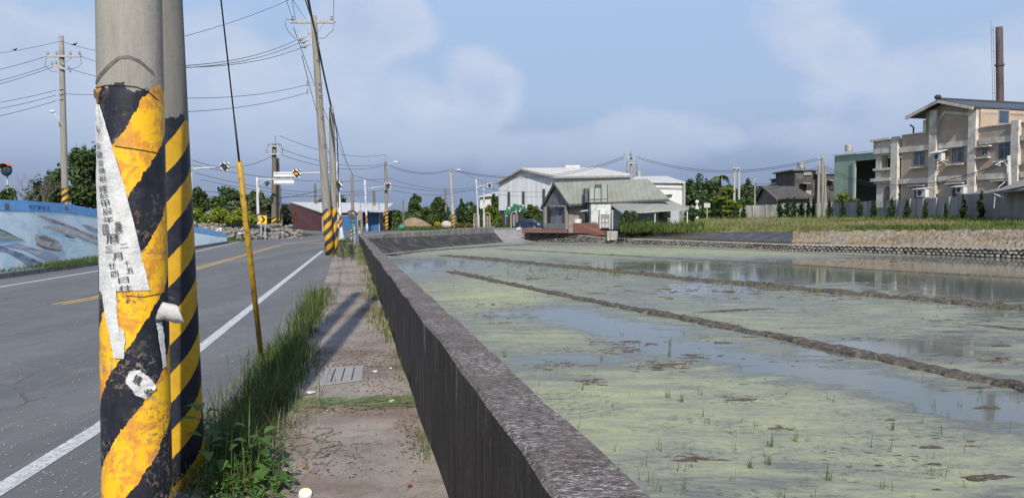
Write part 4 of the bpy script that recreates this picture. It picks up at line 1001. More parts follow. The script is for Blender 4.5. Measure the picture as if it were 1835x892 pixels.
MB().tube(k(807, 305), k(807, 296), .06, .05, 6).build('pole_top_mast', STEEL, r_); MB().bar(k(807, 305), k(822, 304.5), .07).build('lamp_arm', STEEL, r_); MB().ball(k(822, 304.5), (.35, .2, .12), 8, 5).build('lamp_head', _mats['lamp_white'], r_)
r_, b_, t_ = simple_pole(799, 390, 798, 336, 135, .25, .2, 'short grey pole behind the dome-shaped tree', pmat(.5, 2, 0, conc=(.22, .2, .17)), zbase=0)
r_, b_, t_ = simple_pole(724, 400, 722, 357, 116, .14, .1, 'thin bare post left of the slender tree', pmat(.5, 2, 0, conc=(.2, .18, .15)), zbase=0)
# pole with transformers between warehouses
r_, b_, t_ = simple_pole(1132, 400, 1131, 275, 118, .24, .16, 'pole with transformers rising between the grey house and the white warehouse', pmat(.5, 2, 0, conc=(.36, .35, .32)), zbase=0)
k = lambda px, py: D(px, py, 117.5)
crossarm(r_, k(1124, 292), k(1140, 292), (.02, .98), .16, None, .3); crossarm(r_, k(1118, 280), k(1134, 281), (.05, .9), .14, None, .25)
MB().bar(k(1119, 270), k(1133, 268), .12).build('mast_arm', STEEL, r_); MB().tube(k(1131, 276), k(1131, 267), .07, .06, 6).build('pole_top_mast', STEEL, r_)
for x, y in ((1124.5, 301), (1138, 303)):
    MB().tube(k(x, y + 5), k(x, y - 5), .22, .22, 10).tube(k(x, y - 5), k(x, y - 8), .06, .05, 6).build('transformer', M('transformer_grey', (.30, .32, .33)), r_, smooth=False)
MB().path([k(1124, 292), k(1123, 300), k(1124, 310)], .04, 5).path([k(1140, 292), k(1141, 300), k(1140, 312)], .04, 5).build('down_cables', WIRE, r_)
# paired posts and three poles on the right
for i, (x, lab) in enumerate(((1316, 'left post of the portal-like pair of pale poles'), (1324.5, 'right post of the portal-like pair of pale poles'))):
    r_, b_, t_ = simple_pole(x, 352, x, 300, 122, .2, .16, lab, pmat(.5, 2, 0, conc=(.48, .46, .42)), zbase=1.6)
    if i == 0: MB().bar(D(1314, 301.5, 121.7), D(1326, 301.5, 121.7), .2).bar(D(1314, 299.5, 121.7), D(1314, 296, 121.7), .1).bar(D(1321, 299.5, 121.7), D(1321, 296, 121.7), .1).build('head_beam', ARM, r_)
r_, b_, t_ = simple_pole(1353.5, 362, 1352.5, 320, 113, .1, .08, 'thin pale post in front of the dark gabled house', pmat(.5, 2, 0, conc=(.4, .4, .36)), zbase=1.7)
for px0, px1, py1, d, r, lab in ((1466, 1467.5, 292, 97, .21, 'leftmost pole of the three standing before the concrete fence'), (1475, 1473.5, 280, 98, .22, 'tallest middle pole of the three standing before the concrete fence'), (1480, 1478, 290, 105, .18, 'hindmost right pole of the three by the concrete fence')):
    r_, b_, t_ = simple_pole(px0, 393, px1, py1, d, r, r * .7, lab, pmat(.5, 2, 0, conc=(.31, .29, .25)), zbase=1.55)
    if py1 == 280:
        MB().bar(D(1464, 284, 97.6), D(1476, 282, 97.6), .08).tube(D(1473.5, 281, 97.6), D(1473, 272, 97.6), .05, .04, 6).bar(D(1468, 270, 97.6), D(1475, 268, 97.6), .07).build('crossarm', ARM, r_)
# far wires across the sky
gW = 'long power lines crossing behind the crossing and warehouses'
lw = 'long thin power line sagging across the sky over the crossing'
A = lambda px, py, d=100: D(px, py, d)
wires('power_line', lw, [(A(502, 266, 74), A(692, 293, 108)), (A(505, 278, 74), A(692, 296, 108)), (A(692, 293, 108), A(807, 303, 118)), (A(692, 295, 108), A(807, 305, 118)), (A(692, 338, 108), A(853, 338, 120)), (A(330, 338, 80), A(692, 340, 108)), (A(345, 296, 76), A(692, 320, 108)), (A(350, 310, 80), A(650, 342, 100)),
     (A(360, 322, 85), A(670, 348, 120)), (A(400, 345, 80), A(604, 330, 66)), (A(692, 318, 108), A(853, 335, 120)), (A(630, 313, 100), A(853, 341, 120)), (A(502, 244, 74), A(691, 277, 108)), (A(345, 287, 70), A(491, 278, 74))], .022, .9, group=gW)
wires('power_line', 'long line sagging from the crossing over the white warehouse to the transformer pole', [(A(807, 303, 118), A(1118, 281, 117.5)), (A(807, 305, 118), A(1119, 284, 117.5))], .03, 2.0, group='lines over the white warehouse')
wires('power_line', 'long line sagging from the transformer pole to the three poles at the fence', [(A(1140, 280, 117.5), A(1473, 282, 97.6)), (A(1140, 283, 117.5), A(1473, 285, 97.6))], .026, 1.9, group='lines between transformer pole and three poles')
wires('service_cable', 'thin cable from the three poles sagging in front of the beige building', [(A(1478, 297, 98), A(1806, 288, 64)), (A(1478, 300, 98), A(1806, 289, 64)), (A(1478, 304, 98), A(1806, 292, 64))], .022, 2.2, group='cables across the beige building')
wires('service_cable', 'thin cable from behind the pylon houses to the three poles', [(A(1353, 330, 113), A(1466, 298, 98)), (A(1353, 341, 113), A(1466, 305, 98)), (A(1392, 335, 125), A(1473, 300, 98))], .02, .6, group='cables over the dark gabled house')
wires('service_cable', 'thin cable descending from the crossing masts to the warehouse front', [(A(822, 305, 118), A(893, 330, 150)), (A(853, 334, 120), A(996, 342, 125)), (A(857, 342, 120), A(1000, 350, 125)), (A(880, 333, 120), A(893, 336, 150))], .022, .5, group='cables to the warehouse front')
# ------------------------------------------------------------------ signals and signs of the crossing
WHITEP = M('mast_white', (.52, .53, .54), (.42, .43, .44), 3, .5); WSTR = pole_mat('white_mast_stripes', .55, 2, 0, 2.2, .2, (.66, .67, .68), base=1.05, yel=(.62, .25, .05), blk=(.04, .04, .04), conc2=(.52, .53, .54))
def striped_board(name):
    m, nt, N, L, P = new_mat(name); sep = N.new('ShaderNodeSeparateXYZ'); L.new(coords(N, L), sep.inputs[0])
    f = math_(N, L, 'FRACT', math_(N, L, 'MULTIPLY', math_(N, L, 'ADD', sep.outputs[0], sep.outputs[2]), 2.6))
    L.new(mixc(N, L, math_(N, L, 'GREATER_THAN', f, .5), (.03, .03, .03, 1), (.72, .72, .72, 1)), P.inputs['Base Color']); P.inputs['Roughness'].default_value = .6; return m
BOARD = striped_board('signal_board_stripes')
def signal(name, label, c, s, lens, facing=1, dark=True, col=None, group=None):
    """flashing signal head on a striped square board; s = board size"""
    root = thing(name, label, 'traffic signal', c, group)
    MB().box(c, (s, .04, s)).build('striped_board', BOARD, root)
    mb = MB(); y = c.y - .05 * facing
    mb.tube(c + Vector((0, -.02 * facing, 0)), c + Vector((0, -.22 * facing, 0)), s * .30, s * .30, 20); mb.build('housing', DARKM, root)
    MB().tube(c + Vector((0, -.222 * facing, 0)), c + Vector((0, -.24 * facing, 0)), s * .23, s * .23, 20).build('lens', col or M('lens_dark', (.05, .04, .04), (.1, .08, .07), rough=.2), root)
    vs = []; n = 12
    mb = MB()
    for i in range(n):
        a0 = math.pi * i / n; a1 = math.pi * (i + 1) / n; R = s * .31
        p = [c + Vector((R * math.cos(a), -.22 * facing, R * math.sin(a))) for a in (a0, a1)]; q = [v + Vector((0, -.22 * facing, 0)) for v in p[::-1]]
        mb.poly(p + q, (0, 0, .01))
    mb.build('visor', DARKM, root); return root
AMB = M('amber_lens', (.85, .33, .02), (.7, .25, .02), 5, .3)
# mast far left, partly behind the foreground poles
mb_ = Vector((D(343, 425, 74).x, 74, 0))
root = thing('signal_mast', 'white tubular signal mast whose arm reaches out right of the foreground poles', 'signal mast', mb_)
MB().tube(mb_, D(343, 318, 74), .11, .09, 12).path([D(343, 318, 74), D(343.5, 309, 74), D(347, 304, 74), D(355, 302, 74), D(372, 301, 74), D(392, 300, 74)], .075, 8).build('mast_and_arm', WHITEP, root, smooth=True)
MB().path([D(338, 301, 74), D(356, 300.6, 74), D(394, 299, 74)], .035, 6).build('tie_rod', WHITEP, root)
signal('traffic_signal', 'signal head on a striped board at the end of the leftmost mast arm', D(403, 298.5, 73.7), .78, None, dark=True)
# mast two, with the road direction sign
b2 = Vector((D(464, 425, 72).x, 72, 0)); m2t = D(460.5, 318, 72)
root = thing('signal_mast', 'white mast with striped foot carrying the long arm of the direction sign', 'signal mast', b2)
MB().tube(b2, m2t, .15, .10, 16, 10, uvm=True).build('mast', pole_mat('mast_two', .5, 2, 0, 2.3, .2, (.58, .59, .6), base=1.0, yel=(.70, .60, .5), blk=(.05, .05, .05), conc2=(.45, .46, .47)), root, smooth=True)
MB().bar(D(460, 321, 72), D(527, 319.4, 72), .09).build('arm', WHITEP, root)
MB().path([D(463.5, 346, 72), D(463.5, 336, 72), D(466, 330, 72), D(472, 325.5, 72), D(482, 323, 72), D(490, 322, 72)], .06, 8).build('curved_brace', WHITEP, root, smooth=True)
MB().box(D(478.5, 328, 71.9), (.3, .5, .26)).tube(D(478, 330, 71.9), D(478, 332.5, 71.7), .12, .10, 10).bar(D(478, 325, 71.9), D(479, 323, 71.9), .06).build('camera_unit', DARKM, root)
root = thing('direction_sign', 'large white back of a road direction sign hung on the long mast arm', 'road sign', D(508, 319, 71.8))
SGN = M('sign_back', (.86, .86, .86), (.80, .80, .80), 2, .6)
c0, c1 = D(490.5, 308.5, 71.75), D(525.5, 318, 71.75)
MB().box((c0 + c1) / 2, (abs(c1.x - c0.x), .05, abs(c1.z - c0.z))).build('upper_panel', SGN, root)
c0, c1 = D(491, 320.7, 71.75), D(527, 330.5, 71.75)
MB().box((c0 + c1) / 2, (abs(c1.x - c0.x), .05, abs(c1.z - c0.z))).build('lower_panel', SGN, root)
mb = MB()
for x in (495, 508.5, 522): mb.bar(D(x, 309, 71.68), D(x, 329.5, 71.68), .05)
for y in (310, 316, 321.5, 328): mb.bar(D(490.5, y, 71.64), D(526.5, y, 71.64), .04)
mb.build('stiffener', M('stiffener_grey', (.55, .55, .56), (.45, .45, .46)), root)
signal('traffic_signal', 'amber signal head on a striped board at the right end of the direction sign', D(532, 310.5, 71.5), .72, None, col=AMB)
root = thing('street_lamp', 'thin white horizontal arm reaching left from behind the leaning pole', 'lamp arm', D(540, 310, 66))
MB().tube(D(539, 310.3, 66), D(604, 309, 66), .05, .09, 8).build('arm', WHITEP, root)
# white striped mast right of the leaning pole
b3 = Vector((D(612.3, 430, 67).x, 67, 0)); t3 = D(604, 290, 67)
root = thing('signal_mast', 'white mast with orange striped sleeve and flared foot right of the leaning pole', 'signal mast', b3)
MB().tube(b3, t3, .17, .10, 20, 10, uvm=True).build('mast', WSTR, root, smooth=True)
MB().tube(b3, b3 + Vector((0, 0, .12)), .34, .33, 20).tube(b3 + Vector((0, 0, .12)), b3 + Vector((-.02, 0, .55)), .25, .17, 20).build('base', WHITEP, root)
signal('traffic_signal', 'dark signal head on a striped board on the mast right of the leaning pole', D(607, 332, 66.6), .62, None)
MB().box(D(602.5, 332, 66.8), (.22, .2, .5)).build('signal_box', DARKM, root)
# masts of the middle distance
def mast(px0, px1, pytop, d, label, arm=None, stripes=True):
    b = Vector((D(px0, 412, d).x, d, 0)); root = thing('signal_mast', label, 'signal mast', b); t = D(px1, pytop, d)
    MB().tube(b, t, .15, .10, 14, 10, uvm=True).build('mast', WSTR if stripes else WHITEP, root, smooth=True)
    if arm:
        MB().path([D(*p, d - .1) for p in arm], .085, 8).build('arm', WHITEP, root, smooth=True)
    return root
mast(658, 653.5, 323, 103, 'white mast with a long thin arm in front of the blue shed doors', [(655, 350), (656, 342), (660, 338), (670, 336.5), (691, 334.5)])
signal('traffic_signal', 'signal head on a striped board on the striped concrete pole by the shed', D(695, 333.5, 107.2), .95, None)
mast(858, 853, 321, 118, 'white mast with a short arm right of the pale striped pole', [(854, 338), (856, 335), (860, 333.5), (876, 332.3)], False)
signal('traffic_signal', 'dark signal head at the end of the short arm before the hedge', D(877.5, 332, 117.6), .75, None)
mast(867, 867, 336, 121, 'plain cream post beside the short-armed mast', None, False)
# chevron sign
root = thing('chevron_sign', 'yellow square sign with a black chevron pointing right on two posts', 'road sign', Vector((D(471, 425, 69).x, 69, 0)))
c = D(471, 393.5, 68.8); SY = M('sign_yellow', (.80, .50, .02), (.72, .44, .02), 3, .5)
MB().box(c, (.70, .03, .72)).build('panel', SY, root)
def sp_(x, z): return c + Vector((x * .35, -.018, z * .35))
MB().poly([sp_(-.55, .82), sp_(.0, .82), sp_(.68, 0), sp_(.0, -.82), sp_(-.55, -.82), sp_(.12, 0)], (0, -.003, 0)).build('chevron', M('sign_black', (.02, .02, .02)), root)
for x in (-.18, .18): MB().tube(Vector((c.x + x, 68.84, 0)), Vector((c.x + x, 68.84, c.z - .3)), .04, .04, 8).build('post', WHITEP, root)
# white striped foot of another mast beyond rock pile
b = Vector((D(505, 424, 76).x, 76, 0)); root = thing('signal_mast', 'slim mast with pale flared foot in front of the bush right of the chevron sign', 'signal mast', b)
MB().tube(b + Vector((0, 0, .6)), D(500, 300, 76), .10, .08, 12, 8, uvm=True).build('mast', WSTR, root, smooth=True); MB().tube(b, b + Vector((0, 0, .12)), .40, .38, 16).tube(b + Vector((0, 0, .12)), b + Vector((0, 0, .7)), .28, .12, 16).build('base', WHITEP, root)
# convex mirror and green street sign at the wall end
b = Vector((D(635.5, 436, 56).x, 56, 0)); root = thing('convex_mirror', 'round convex traffic mirror seen from behind on a post at the wall end', 'traffic mirror', b)
MB().tube(b, D(634, 380, 56), .05, .045, 10).build('post', WHITEP, root)
c = D(631, 385.5, 55.85)
MB().tube(c + Vector((0, .09, 0)), c + Vector((0, -.02, 0)), .30, .34, 24).ball(c + Vector((0, -.02, 0)), (.30, .10, .30), 16, 8).build('mirror', M('mirror_back', (.07, .075, .08), (.13, .14, .15), 6, .35), root, smooth=False)
mb = MB()
for i in range(9):
    a0, a1 = math.pi * (.12 + .76 * i / 9), math.pi * (.12 + .76 * (i + 1) / 9)
    p = [c + Vector((.37 * math.cos(a), .05, .37 * math.sin(a))) for a in (a0, a1)]; mb.poly(p + [v + Vector((0, -.26, 0)) for v in p[::-1]], (0, 0, .012))
mb.build('hood', M('mirror_hood', (.33, .25, .24), (.2, .17, .17)), root)
root = thing('street_sign', 'small green street name sign on a green and white striped post', 'street sign', Vector((D(636, 436, 54).x, 54, 0)))
MB().box(D(632, 398, 53.9), (.32, .02, .13)).build('panel', M('sign_green', (.02, .36, .20), (.02, .30, .17), rough=.4), root)
MB().tube(Vector((D(636, 436, 54).x, 54, 0)), D(634.5, 399, 54), .05, .05, 12, 4, uvm=True).build('post', pole_mat('green_post', .3, 1, 0, 1.45, .2, (.5, .5, .5), base=.55, yel=(.65, .68, .66), blk=(.05, .22, .12)), root)
YBS = pole_mat('bollard_stripes', .3, 1, 0, 2, .2, (.5, .5, .5), yel=(.75, .42, .02), base=.4, blk=(.04, .04, .04))
for px, py0, py1, d, r, lab in ((629.5, 432, 409, 62, .06, 'slim bollard with yellow and black top before the blue shed doors'), (644.5, 420, 405, 92, .17, 'stout yellow and black bollard at the pillar between the blue doors')):
    b = Vector((D(px, 430, d).x, d, 0)); root = thing('bollard', lab, 'bollard', b); t = D(px - .8, py1, d)
    MB().tube(b, t, r, r, 12, 3, uvm=True).build('post', YBS, root, smooth=False); MB().ball(t, (r, r, r * .7), 10, 6).build('cap', M('bollard_cap', (.03, .03, .03)), root, smooth=True)
# convex mirror far left with orange hood (standing among the trees)
b = Vector((D(14, 400, 42).x, 42, 1.2)); root = thing('convex_mirror', 'dark round traffic mirror with an orange hood above the trees at the left edge', 'traffic mirror', b)
MB().tube(b, D(13, 305, 42), .05, .045, 8).build('post', WHITEP, root)
c = D(12, 305, 41.8); MB().tube(c + Vector((0, .1, 0)), c + Vector((0, -.02, 0)), .24, .32, 20).ball(c, (.29, .12, .29), 14, 8).build('mirror', M('mirror_dark', (.02, .03, .05), (.05, .07, .10), 3, .2), root, smooth=True)
mb = MB()
for i in range(9):
    a0, a1 = math.pi * (.2 + .7 * i / 9), math.pi * (.2 + .7 * (i + 1) / 9); p = [c + Vector((.34 * math.cos(a), .08, .34 * math.sin(a))) for a in (a0, a1)]; mb.poly(p + [v + Vector((0, -.4, 0)) for v in p[::-1]], (0, 0, .015))
mb.build('hood', M('hood_orange', (.75, .17, .03), (.6, .14, .03)), root)

# ------------------------------------------------------------------ buildings
def wallquad(mb, a, b, ztop_a, ztop_b, zb, th=.15):
    """vertical wall from a to b (plan points)"""
    a, b = Vector(a), Vector(b); n = (b - a); n.z = 0; n = Vector((-n.y, n.x, 0)).normalized() * th
    pts = [Vector((a.x, a.y, zb)), Vector((b.x, b.y, zb)), Vector((b.x, b.y, ztop_b)), Vector((a.x, a.y, ztop_a))]; mb.poly(pts, n)
def prism_roof(mb, quad, th=.12): mb.poly(quad, (0, 0, th))
# maroon shed with blue doors
root = thing('maroon_shed', 'low shed with a maroon side wall, white roof and blue doors beyond the crossing', 'shed', Vector((D(575, 412, 108).x, 108, 0)))
cA, cB, cC = D(506, 372, 127), D(575, 380.5, 108), D(687, 381, 111); ap = D(520.5, 363.7, 123)
mb = MB(); pts = [Vector((cA.x, cA.y, 0)), Vector((cB.x, cB.y, 0)), cB, ap, cA]; mb.poly(pts, (.1, .15, 0)); mb.build('side_wall', corr_mat('maroon_sheet', (.125, .028, .030), (.085, .022, .025), 'Y', .5, .55), root, rec=True)
mb = MB(); wallquad(mb, cB + Vector((.1, .1, 0)), cC, cB.z, cC.z, 0, .2); mb.build('front_wall', M('shed_wall', (.33, .30, .26), (.24, .22, .19), 1), root, rec=True)
ROOFW = corr_mat('white_roof_sheet', (.60, .575, .52), (.48, .455, .41), 'X', .6, .5, sc=.5)
apR = D(706, 365.5, 126); mb = MB(); prism_roof(mb, [D(574, 381, 107.4), D(688, 381, 110.4), apR, D(521, 363.2, 122.8)]); mb.build('roof', ROOFW, root, rec=True)
mb = MB(); wallquad(mb, cC, cC + Vector((-2.5, 15, 0)), cC.z, cC.z, 0); mb.build('right_wall', _mats['shed_wall'], root, rec=True)
def front_box(mb, x0, x1, y0, y1, d, th=.08):
    p0, p1 = D(x0, y1, d), D(x1, y0, d); mb.box(((p0.x + p1.x) / 2, d, (p0.z + p1.z) / 2), (p1.x - p0.x, th, p1.z - p0.z))
DBLUE = corr_mat('blue_door', (.035, .13, .30), (.025, .10, .24), 'X', .35, .45)
for x0, x1, y0, d in ((613.5, 641, 387, 108.4), (651, 679.5, 381.5, 108.9)):
    mb = MB(); front_box(mb, x0, x1, y0, 414.5, d); o = mb.build('door', DBLUE, root)
    mb = MB(); front_box(mb, x0 - .8, x0, y0 - .8, 414.5, d - .02, .14); front_box(mb, x1, x1 + .8, y0 - .8, 414.5, d - .02, .14); front_box(mb, x0, x1, y0 - .8, y0, d - .02, .14); mb.build('door_frame', WHITEP, root)
mb = MB(); front_box(mb, 642, 650, 378, 414.5, 108.3, .5); mb.build('pillar', M('pillar_tan', (.30, .25, .19), (.22, .18, .14)), root)
mb = MB(); mb.poly([D(648, 379.5, 106.2), D(688, 380.2, 106.8), D(687, 377.5, 110), D(650, 377, 109.5)], (0, 0, .08)); mb.build('awning', WHITEP, root, rec=True)
mb = MB()
for x in (645.5, 657, 668, 679.5): mb.bar(D(x, 377, 110), D(x, 363.5, 110), .12)
mb.bar(D(645.5, 364, 110), D(679.5, 366, 110), .08); mb.bar(D(645.5, 369.5, 110), D(679.5, 370.5, 110), .06); mb.build('rooftop_railing', STEEL, root)
for y0, y1, cc, nm in ((384, 397.5, (.30, .33, .45), 'poster_blue'), (400.5, 408, (.65, .30, .33), 'poster_red')):
    mb = MB(); front_box(mb, 600.3, 608.5, y0, y1, 108.0); mb.build('poster', M(nm, cc, (.62, .62, .65), 3.0, .6, lo=.45, hi=.55), root)

# white warehouse
root = thing('white_warehouse', 'large white corrugated warehouse with a wide gable behind the grey house', 'warehouse', Vector((D(940, 400, 150).x, 150, 0)))
wl_, wa, wr = D(893.6, 328.5, 152), D(937.4, 303.8, 146), D(993.4, 317.3, 139)
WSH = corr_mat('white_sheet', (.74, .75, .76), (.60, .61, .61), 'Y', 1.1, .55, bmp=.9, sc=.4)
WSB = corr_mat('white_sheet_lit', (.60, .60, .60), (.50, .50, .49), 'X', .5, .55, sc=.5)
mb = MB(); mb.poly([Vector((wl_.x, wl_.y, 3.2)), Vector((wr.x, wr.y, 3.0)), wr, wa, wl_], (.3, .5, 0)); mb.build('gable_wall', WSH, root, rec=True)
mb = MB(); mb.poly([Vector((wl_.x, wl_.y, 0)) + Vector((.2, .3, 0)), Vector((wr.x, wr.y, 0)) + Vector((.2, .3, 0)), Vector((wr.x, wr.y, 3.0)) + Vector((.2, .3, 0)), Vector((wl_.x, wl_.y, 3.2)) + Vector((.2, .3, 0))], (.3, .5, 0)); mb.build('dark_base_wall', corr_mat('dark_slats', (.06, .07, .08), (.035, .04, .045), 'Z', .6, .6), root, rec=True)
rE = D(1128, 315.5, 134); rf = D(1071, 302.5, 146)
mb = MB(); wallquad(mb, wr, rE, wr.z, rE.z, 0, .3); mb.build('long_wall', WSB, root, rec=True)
ov = Vector((-.4, -.5, 0))
mb = MB(); prism_roof(mb, [wr + Vector((-.3, -.8, .05)), rE + Vector((.3, -.8, .05)), rf, wa + ov], .25); mb.build('roof_slope', ROOFW, root, rec=True)
mb = MB(); bl = D(1060, 325, 172); prism_roof(mb, [wl_ + ov, wa + ov, rf, bl], .25); mb.build('roof_slope', ROOFW, root, rec=True)
mb = MB(); mb.bar(wr + Vector((-.3, -.85, -.1)), rE + Vector((.3, -.85, -.1)), .25, .35); mb.bar(wr + Vector((-.5, -.7, -.05)), wa + ov, .2, .3); mb.bar(wl_ + ov, wa + ov, .2, .3); mb.build('gutter', M('gutter_grey', (.33, .33, .33), (.25, .25, .25)), root)
mb = MB(); p0 = D(1013, 303.5, 148); p1 = D(1039, 299, 148); mb.box(((p0.x + p1.x) / 2, 149, (p0.z + p1.z) / 2), (p1.x - p0.x, 2.2, p1.z - p0.z + .6)); mb.build('roof_monitor', ROOFW, root)
def on_plane(px, py, A, B):
    r = ray(px, py); n = Vector((B.y - A.y, A.x - B.x, 0)); t = n.dot(Vector((A.x, A.y, 0))) / n.dot(Vector((r.x, r.y, 0))); p = Vector((0, 0, EYE)) + r * t; return p
for x0, x1, y0 in ((911, 914.8, 344), (937, 940.8, 343), (973.5, 977.5, 338.5)):
    q = [on_plane(x0, 373, wl_, wr), on_plane(x1, 373, wl_, wr), on_plane(x1, y0, wl_, wr), on_plane(x0, y0, wl_, wr)]
    MB().poly([p + Vector((-.05, -.03, 0)) for p in q], (-.12, -.05, 0)).build('dark_opening', M('opening_dark', (.05, .06, .065), (.08, .09, .09)), root, rec=True)
# annex on the right
root = thing('white_annex', 'lower white warehouse wing with a pale roof right of the transformer pole', 'warehouse', Vector((D(1180, 400, 132).x, 132, 0)))
a0, a1 = D(1130, 333, 128), D(1227, 329.5, 128)
mb = MB(); front_box(mb, 1130, 1227, 328.5, 409, 128, .3); mb.build('wall', M('annex_white', (.68, .68, .68), (.60, .60, .60), .5, .7), root)
mb = MB(); prism_roof(mb, [D(1126, 326, 127.3), D(1228.5, 328.3, 127.3), D(1195, 317.5, 140), D(1140, 318, 140)], .2); mb.build('roof', ROOFW, root, rec=True)
mb = MB(); mb.bar(D(1226, 328, 127.5), D(1226, 400, 127.5), .35); mb.build('corner_post', STEEL, root)
mb = MB(); mb.bar(D(1192, 349.5, 127.5), D(1205, 348.5, 127.5), .5, .12); mb.bar(D(1160, 336, 127.6), D(1226, 337.5, 127.6), .05, .1); mb.build('ledge', M('ledge_dark', (.1, .1, .1)), root)
c = D(1145, 318, 140); tk = thing('water_tank', 'small pale steel water tank on the roof of the white wing', 'water tank', c)
def tank(root, c, r, h, cap=True):
    m = M('tank_steel', (.50, .48, .44), (.36, .34, .31), 3, .45, .4); mb = MB().tube(c, c + Vector((0, 0, h)), r, r, 14)
    for k in (.25, .5, .75): mb.tube(c + Vector((0, 0, h * k)), c + Vector((0, 0, h * k + .05)), r * 1.05, r * 1.05, 14)
    mb.build('drum', m, root); MB().tube(c + Vector((0, 0, h)), c + Vector((0, 0, h * 1.14)), r * 1.0, r * .25, 14).build('lid', m, root)
tank(tk, c, .5, .95)
# small white warehouse far left of the big one
root = thing('small_white_warehouse', 'small white warehouse seen between the masts left of the big one', 'warehouse', Vector((D(875, 400, 175).x, 175, 0)))
mb = MB(); front_box(mb, 860.5, 893, 352, 400, 175, .3); mb.build('wall', WSB, root)
mb = MB(); prism_roof(mb, [D(858, 353.5, 174), D(892, 350.5, 174), D(896, 345.5, 190), D(880, 347, 190)], .25); mb.build('roof', ROOFW, root, rec=True)

# grey gabled house with green-grey roof
root = thing('grey_house', 'weathered grey cement house with a pale green-grey tiled roof behind the brick walls', 'house', Vector((D(1019, 412, 90).x, 90, .3)))
HW = M('house_cement', (.20, .195, .195), (.13, .125, .125), 1.2, .95, stretch=(1, 1, .6), bmp=.5, dirt=(.09, .085, .08), dirt_scale=1.5)
hl, ha, hr = D(972, 372, 96), D(993.4, 331, 93), D(1017.5, 366.5, 90); zb = .25
hla, hra = Vector((hl.x, hl.y, zb)), Vector((hr.x, hr.y, zb))
mb = MB(); mb.poly([hla, hra, hr, ha, hl], (.15, .1, 0)); mb.build('gable_wall', HW, root, rec=True)
HR = corr_mat('tile_roof', (.285, .29, .235), (.22, .225, .185), 'X', .5, .85, sc=.5, bmp=.8)
rr1, er1 = D(1160.5, 323, 86), D(1198.6, 357.6, 81.2)
el0 = D(1018, 366.8, 89.2)
mb = MB(); prism_roof(mb, [el0, er1, rr1, D(992.5, 329.4, 92.7)], .15); mb.build('roof_front', HR, root, rec=True)
mb = MB(); hbk = D(1100, 345, 110); prism_roof(mb, [D(969, 373.5, 96.3), D(992.5, 329.4, 92.7), rr1, Vector((hbk.x + 6, 104, hl.z))], .15); mb.build('roof_back', HR, root, rec=True)
mb = MB(); mb.bar(D(969.5, 374, 96), D(992.8, 330, 92.5), .14, .38); mb.bar(D(992.8, 330, 92.5), D(1018.5, 367.5, 89), .12, .2); mb.bar(D(1018, 368.2, 89.1), D(1199, 359, 81.1), .12, .2); mb.build('barge_board', M('barge_dark', (.055, .055, .055), (.1, .1, .1)), root)
mb = MB(); f0 = D(1019, 370, 90); f1 = D(1196, 360, 84); wallquad(mb, f0, f1, f0.z, f1.z, zb, .2); mb.build('front_wall', M('house_tan', (.33, .29, .24), (.26, .225, .19), 1.5, .9, dirt=(.1, .09, .08), dirt_scale=1.2), root, rec=True)
def gable_panel(x0, x1, y0, y1, name, mat, off=.06):
    q = [on_plane(x0, y1, hla, hra), on_plane(x1, y1, hla, hra), on_plane(x1, y0, hla, hra), on_plane(x0, y0, hla, hra)]
    n = Vector((-(hra.y - hla.y), hra.x - hla.x, 0)).normalized(); n = n if n.y < 0 else -n
    return MB().poly([p + n * (off * .3) for p in q], n * off).build(name, mat, root, rec=True)
DK = M('opening_black', (.02, .02, .022), (.035, .035, .035), rough=.5)
gable_panel(982, 987.5, 370.5, 401, 'window', DK); gable_panel(1010, 1016, 369, 399, 'window', DK)
gable_panel(995, 1002, 370, 400, 'door', M('door_bluegrey', (.17, .20, .235), (.12, .145, .17), 2)); gable_panel(1005, 1008, 373, 384, 'vent', DK)
gable_panel(992, 1013, 368.5, 370, 'canopy', M('canopy_grey', (.42, .42, .42), (.3, .3, .3)), .4)
gable_panel(978, 1017, 400, 410, 'plinth', M('plinth', (.24, .235, .23), (.15, .15, .15), 2), .25)
gable_panel(978.5, 981, 371, 408, 'column', M('column_grey', (.24, .235, .225), (.18, .17, .165)), .3); gable_panel(1016, 1019, 367.5, 412, 'column', _mats['column_grey'], .3)
# tin box on the roof and dark duct below it
root2 = thing('roof_tin_box', 'rusty corrugated tin box built out over the house roof edge', 'rooftop box', D(1070, 362, 86))
TIN = corr_mat('tin_sheet', (.36, .40, .38), (.22, .25, .23), 'X', .45, .5, sc=1.2)
def bx(mb, x0, x1, y0, y1, d0, d1):
    a, b = D(x0, y1, d0), D(x1, y0, d0); mb.box(((a.x + b.x) / 2, (d0 + d1) / 2, (a.z + b.z) / 2), (b.x - a.x, d1 - d0, b.z - a.z))
mb = MB(); bx(mb, 1056, 1077.5, 337, 362.5, 85.6, 87.6); mb.build('low_box', TIN, root2)
mb = MB(); bx(mb, 1077.6, 1088.8, 329.7, 362.3, 85.55, 87.5); mb.build('tall_box', TIN, root2)
mb = MB(); bx(mb, 1048, 1055.9, 337.5, 363, 86.0, 88); bx(mb, 1068, 1077.4, 330.5, 337, 86.2, 87.4); mb.build('side_panel', M('tin_dark', (.09, .12, .12), (.06, .08, .08), 2), root2)
mb = MB()
for x in (1056, 1065.5, 1077.5, 1088.6): mb.bar(D(x, 363, 85.5), D(x, 336 if x < 1077 else 329.5, 85.5), .08)
mb.bar(D(1056, 363, 85.5), D(1089, 362.6, 85.5), .12); mb.bar(D(1056, 357, 85.52), D(1088, 356.5, 85.52), .04); mb.build('frame', M('frame_dark', (.07, .08, .08), (.11, .1, .09)), root2)
mb = MB(); bx(mb, 1052.5, 1059, 362, 394, 86.2, 88.2); bx(mb, 1039, 1053, 383, 397, 87.6, 88.4); mb.build('dark_duct', DK, root)
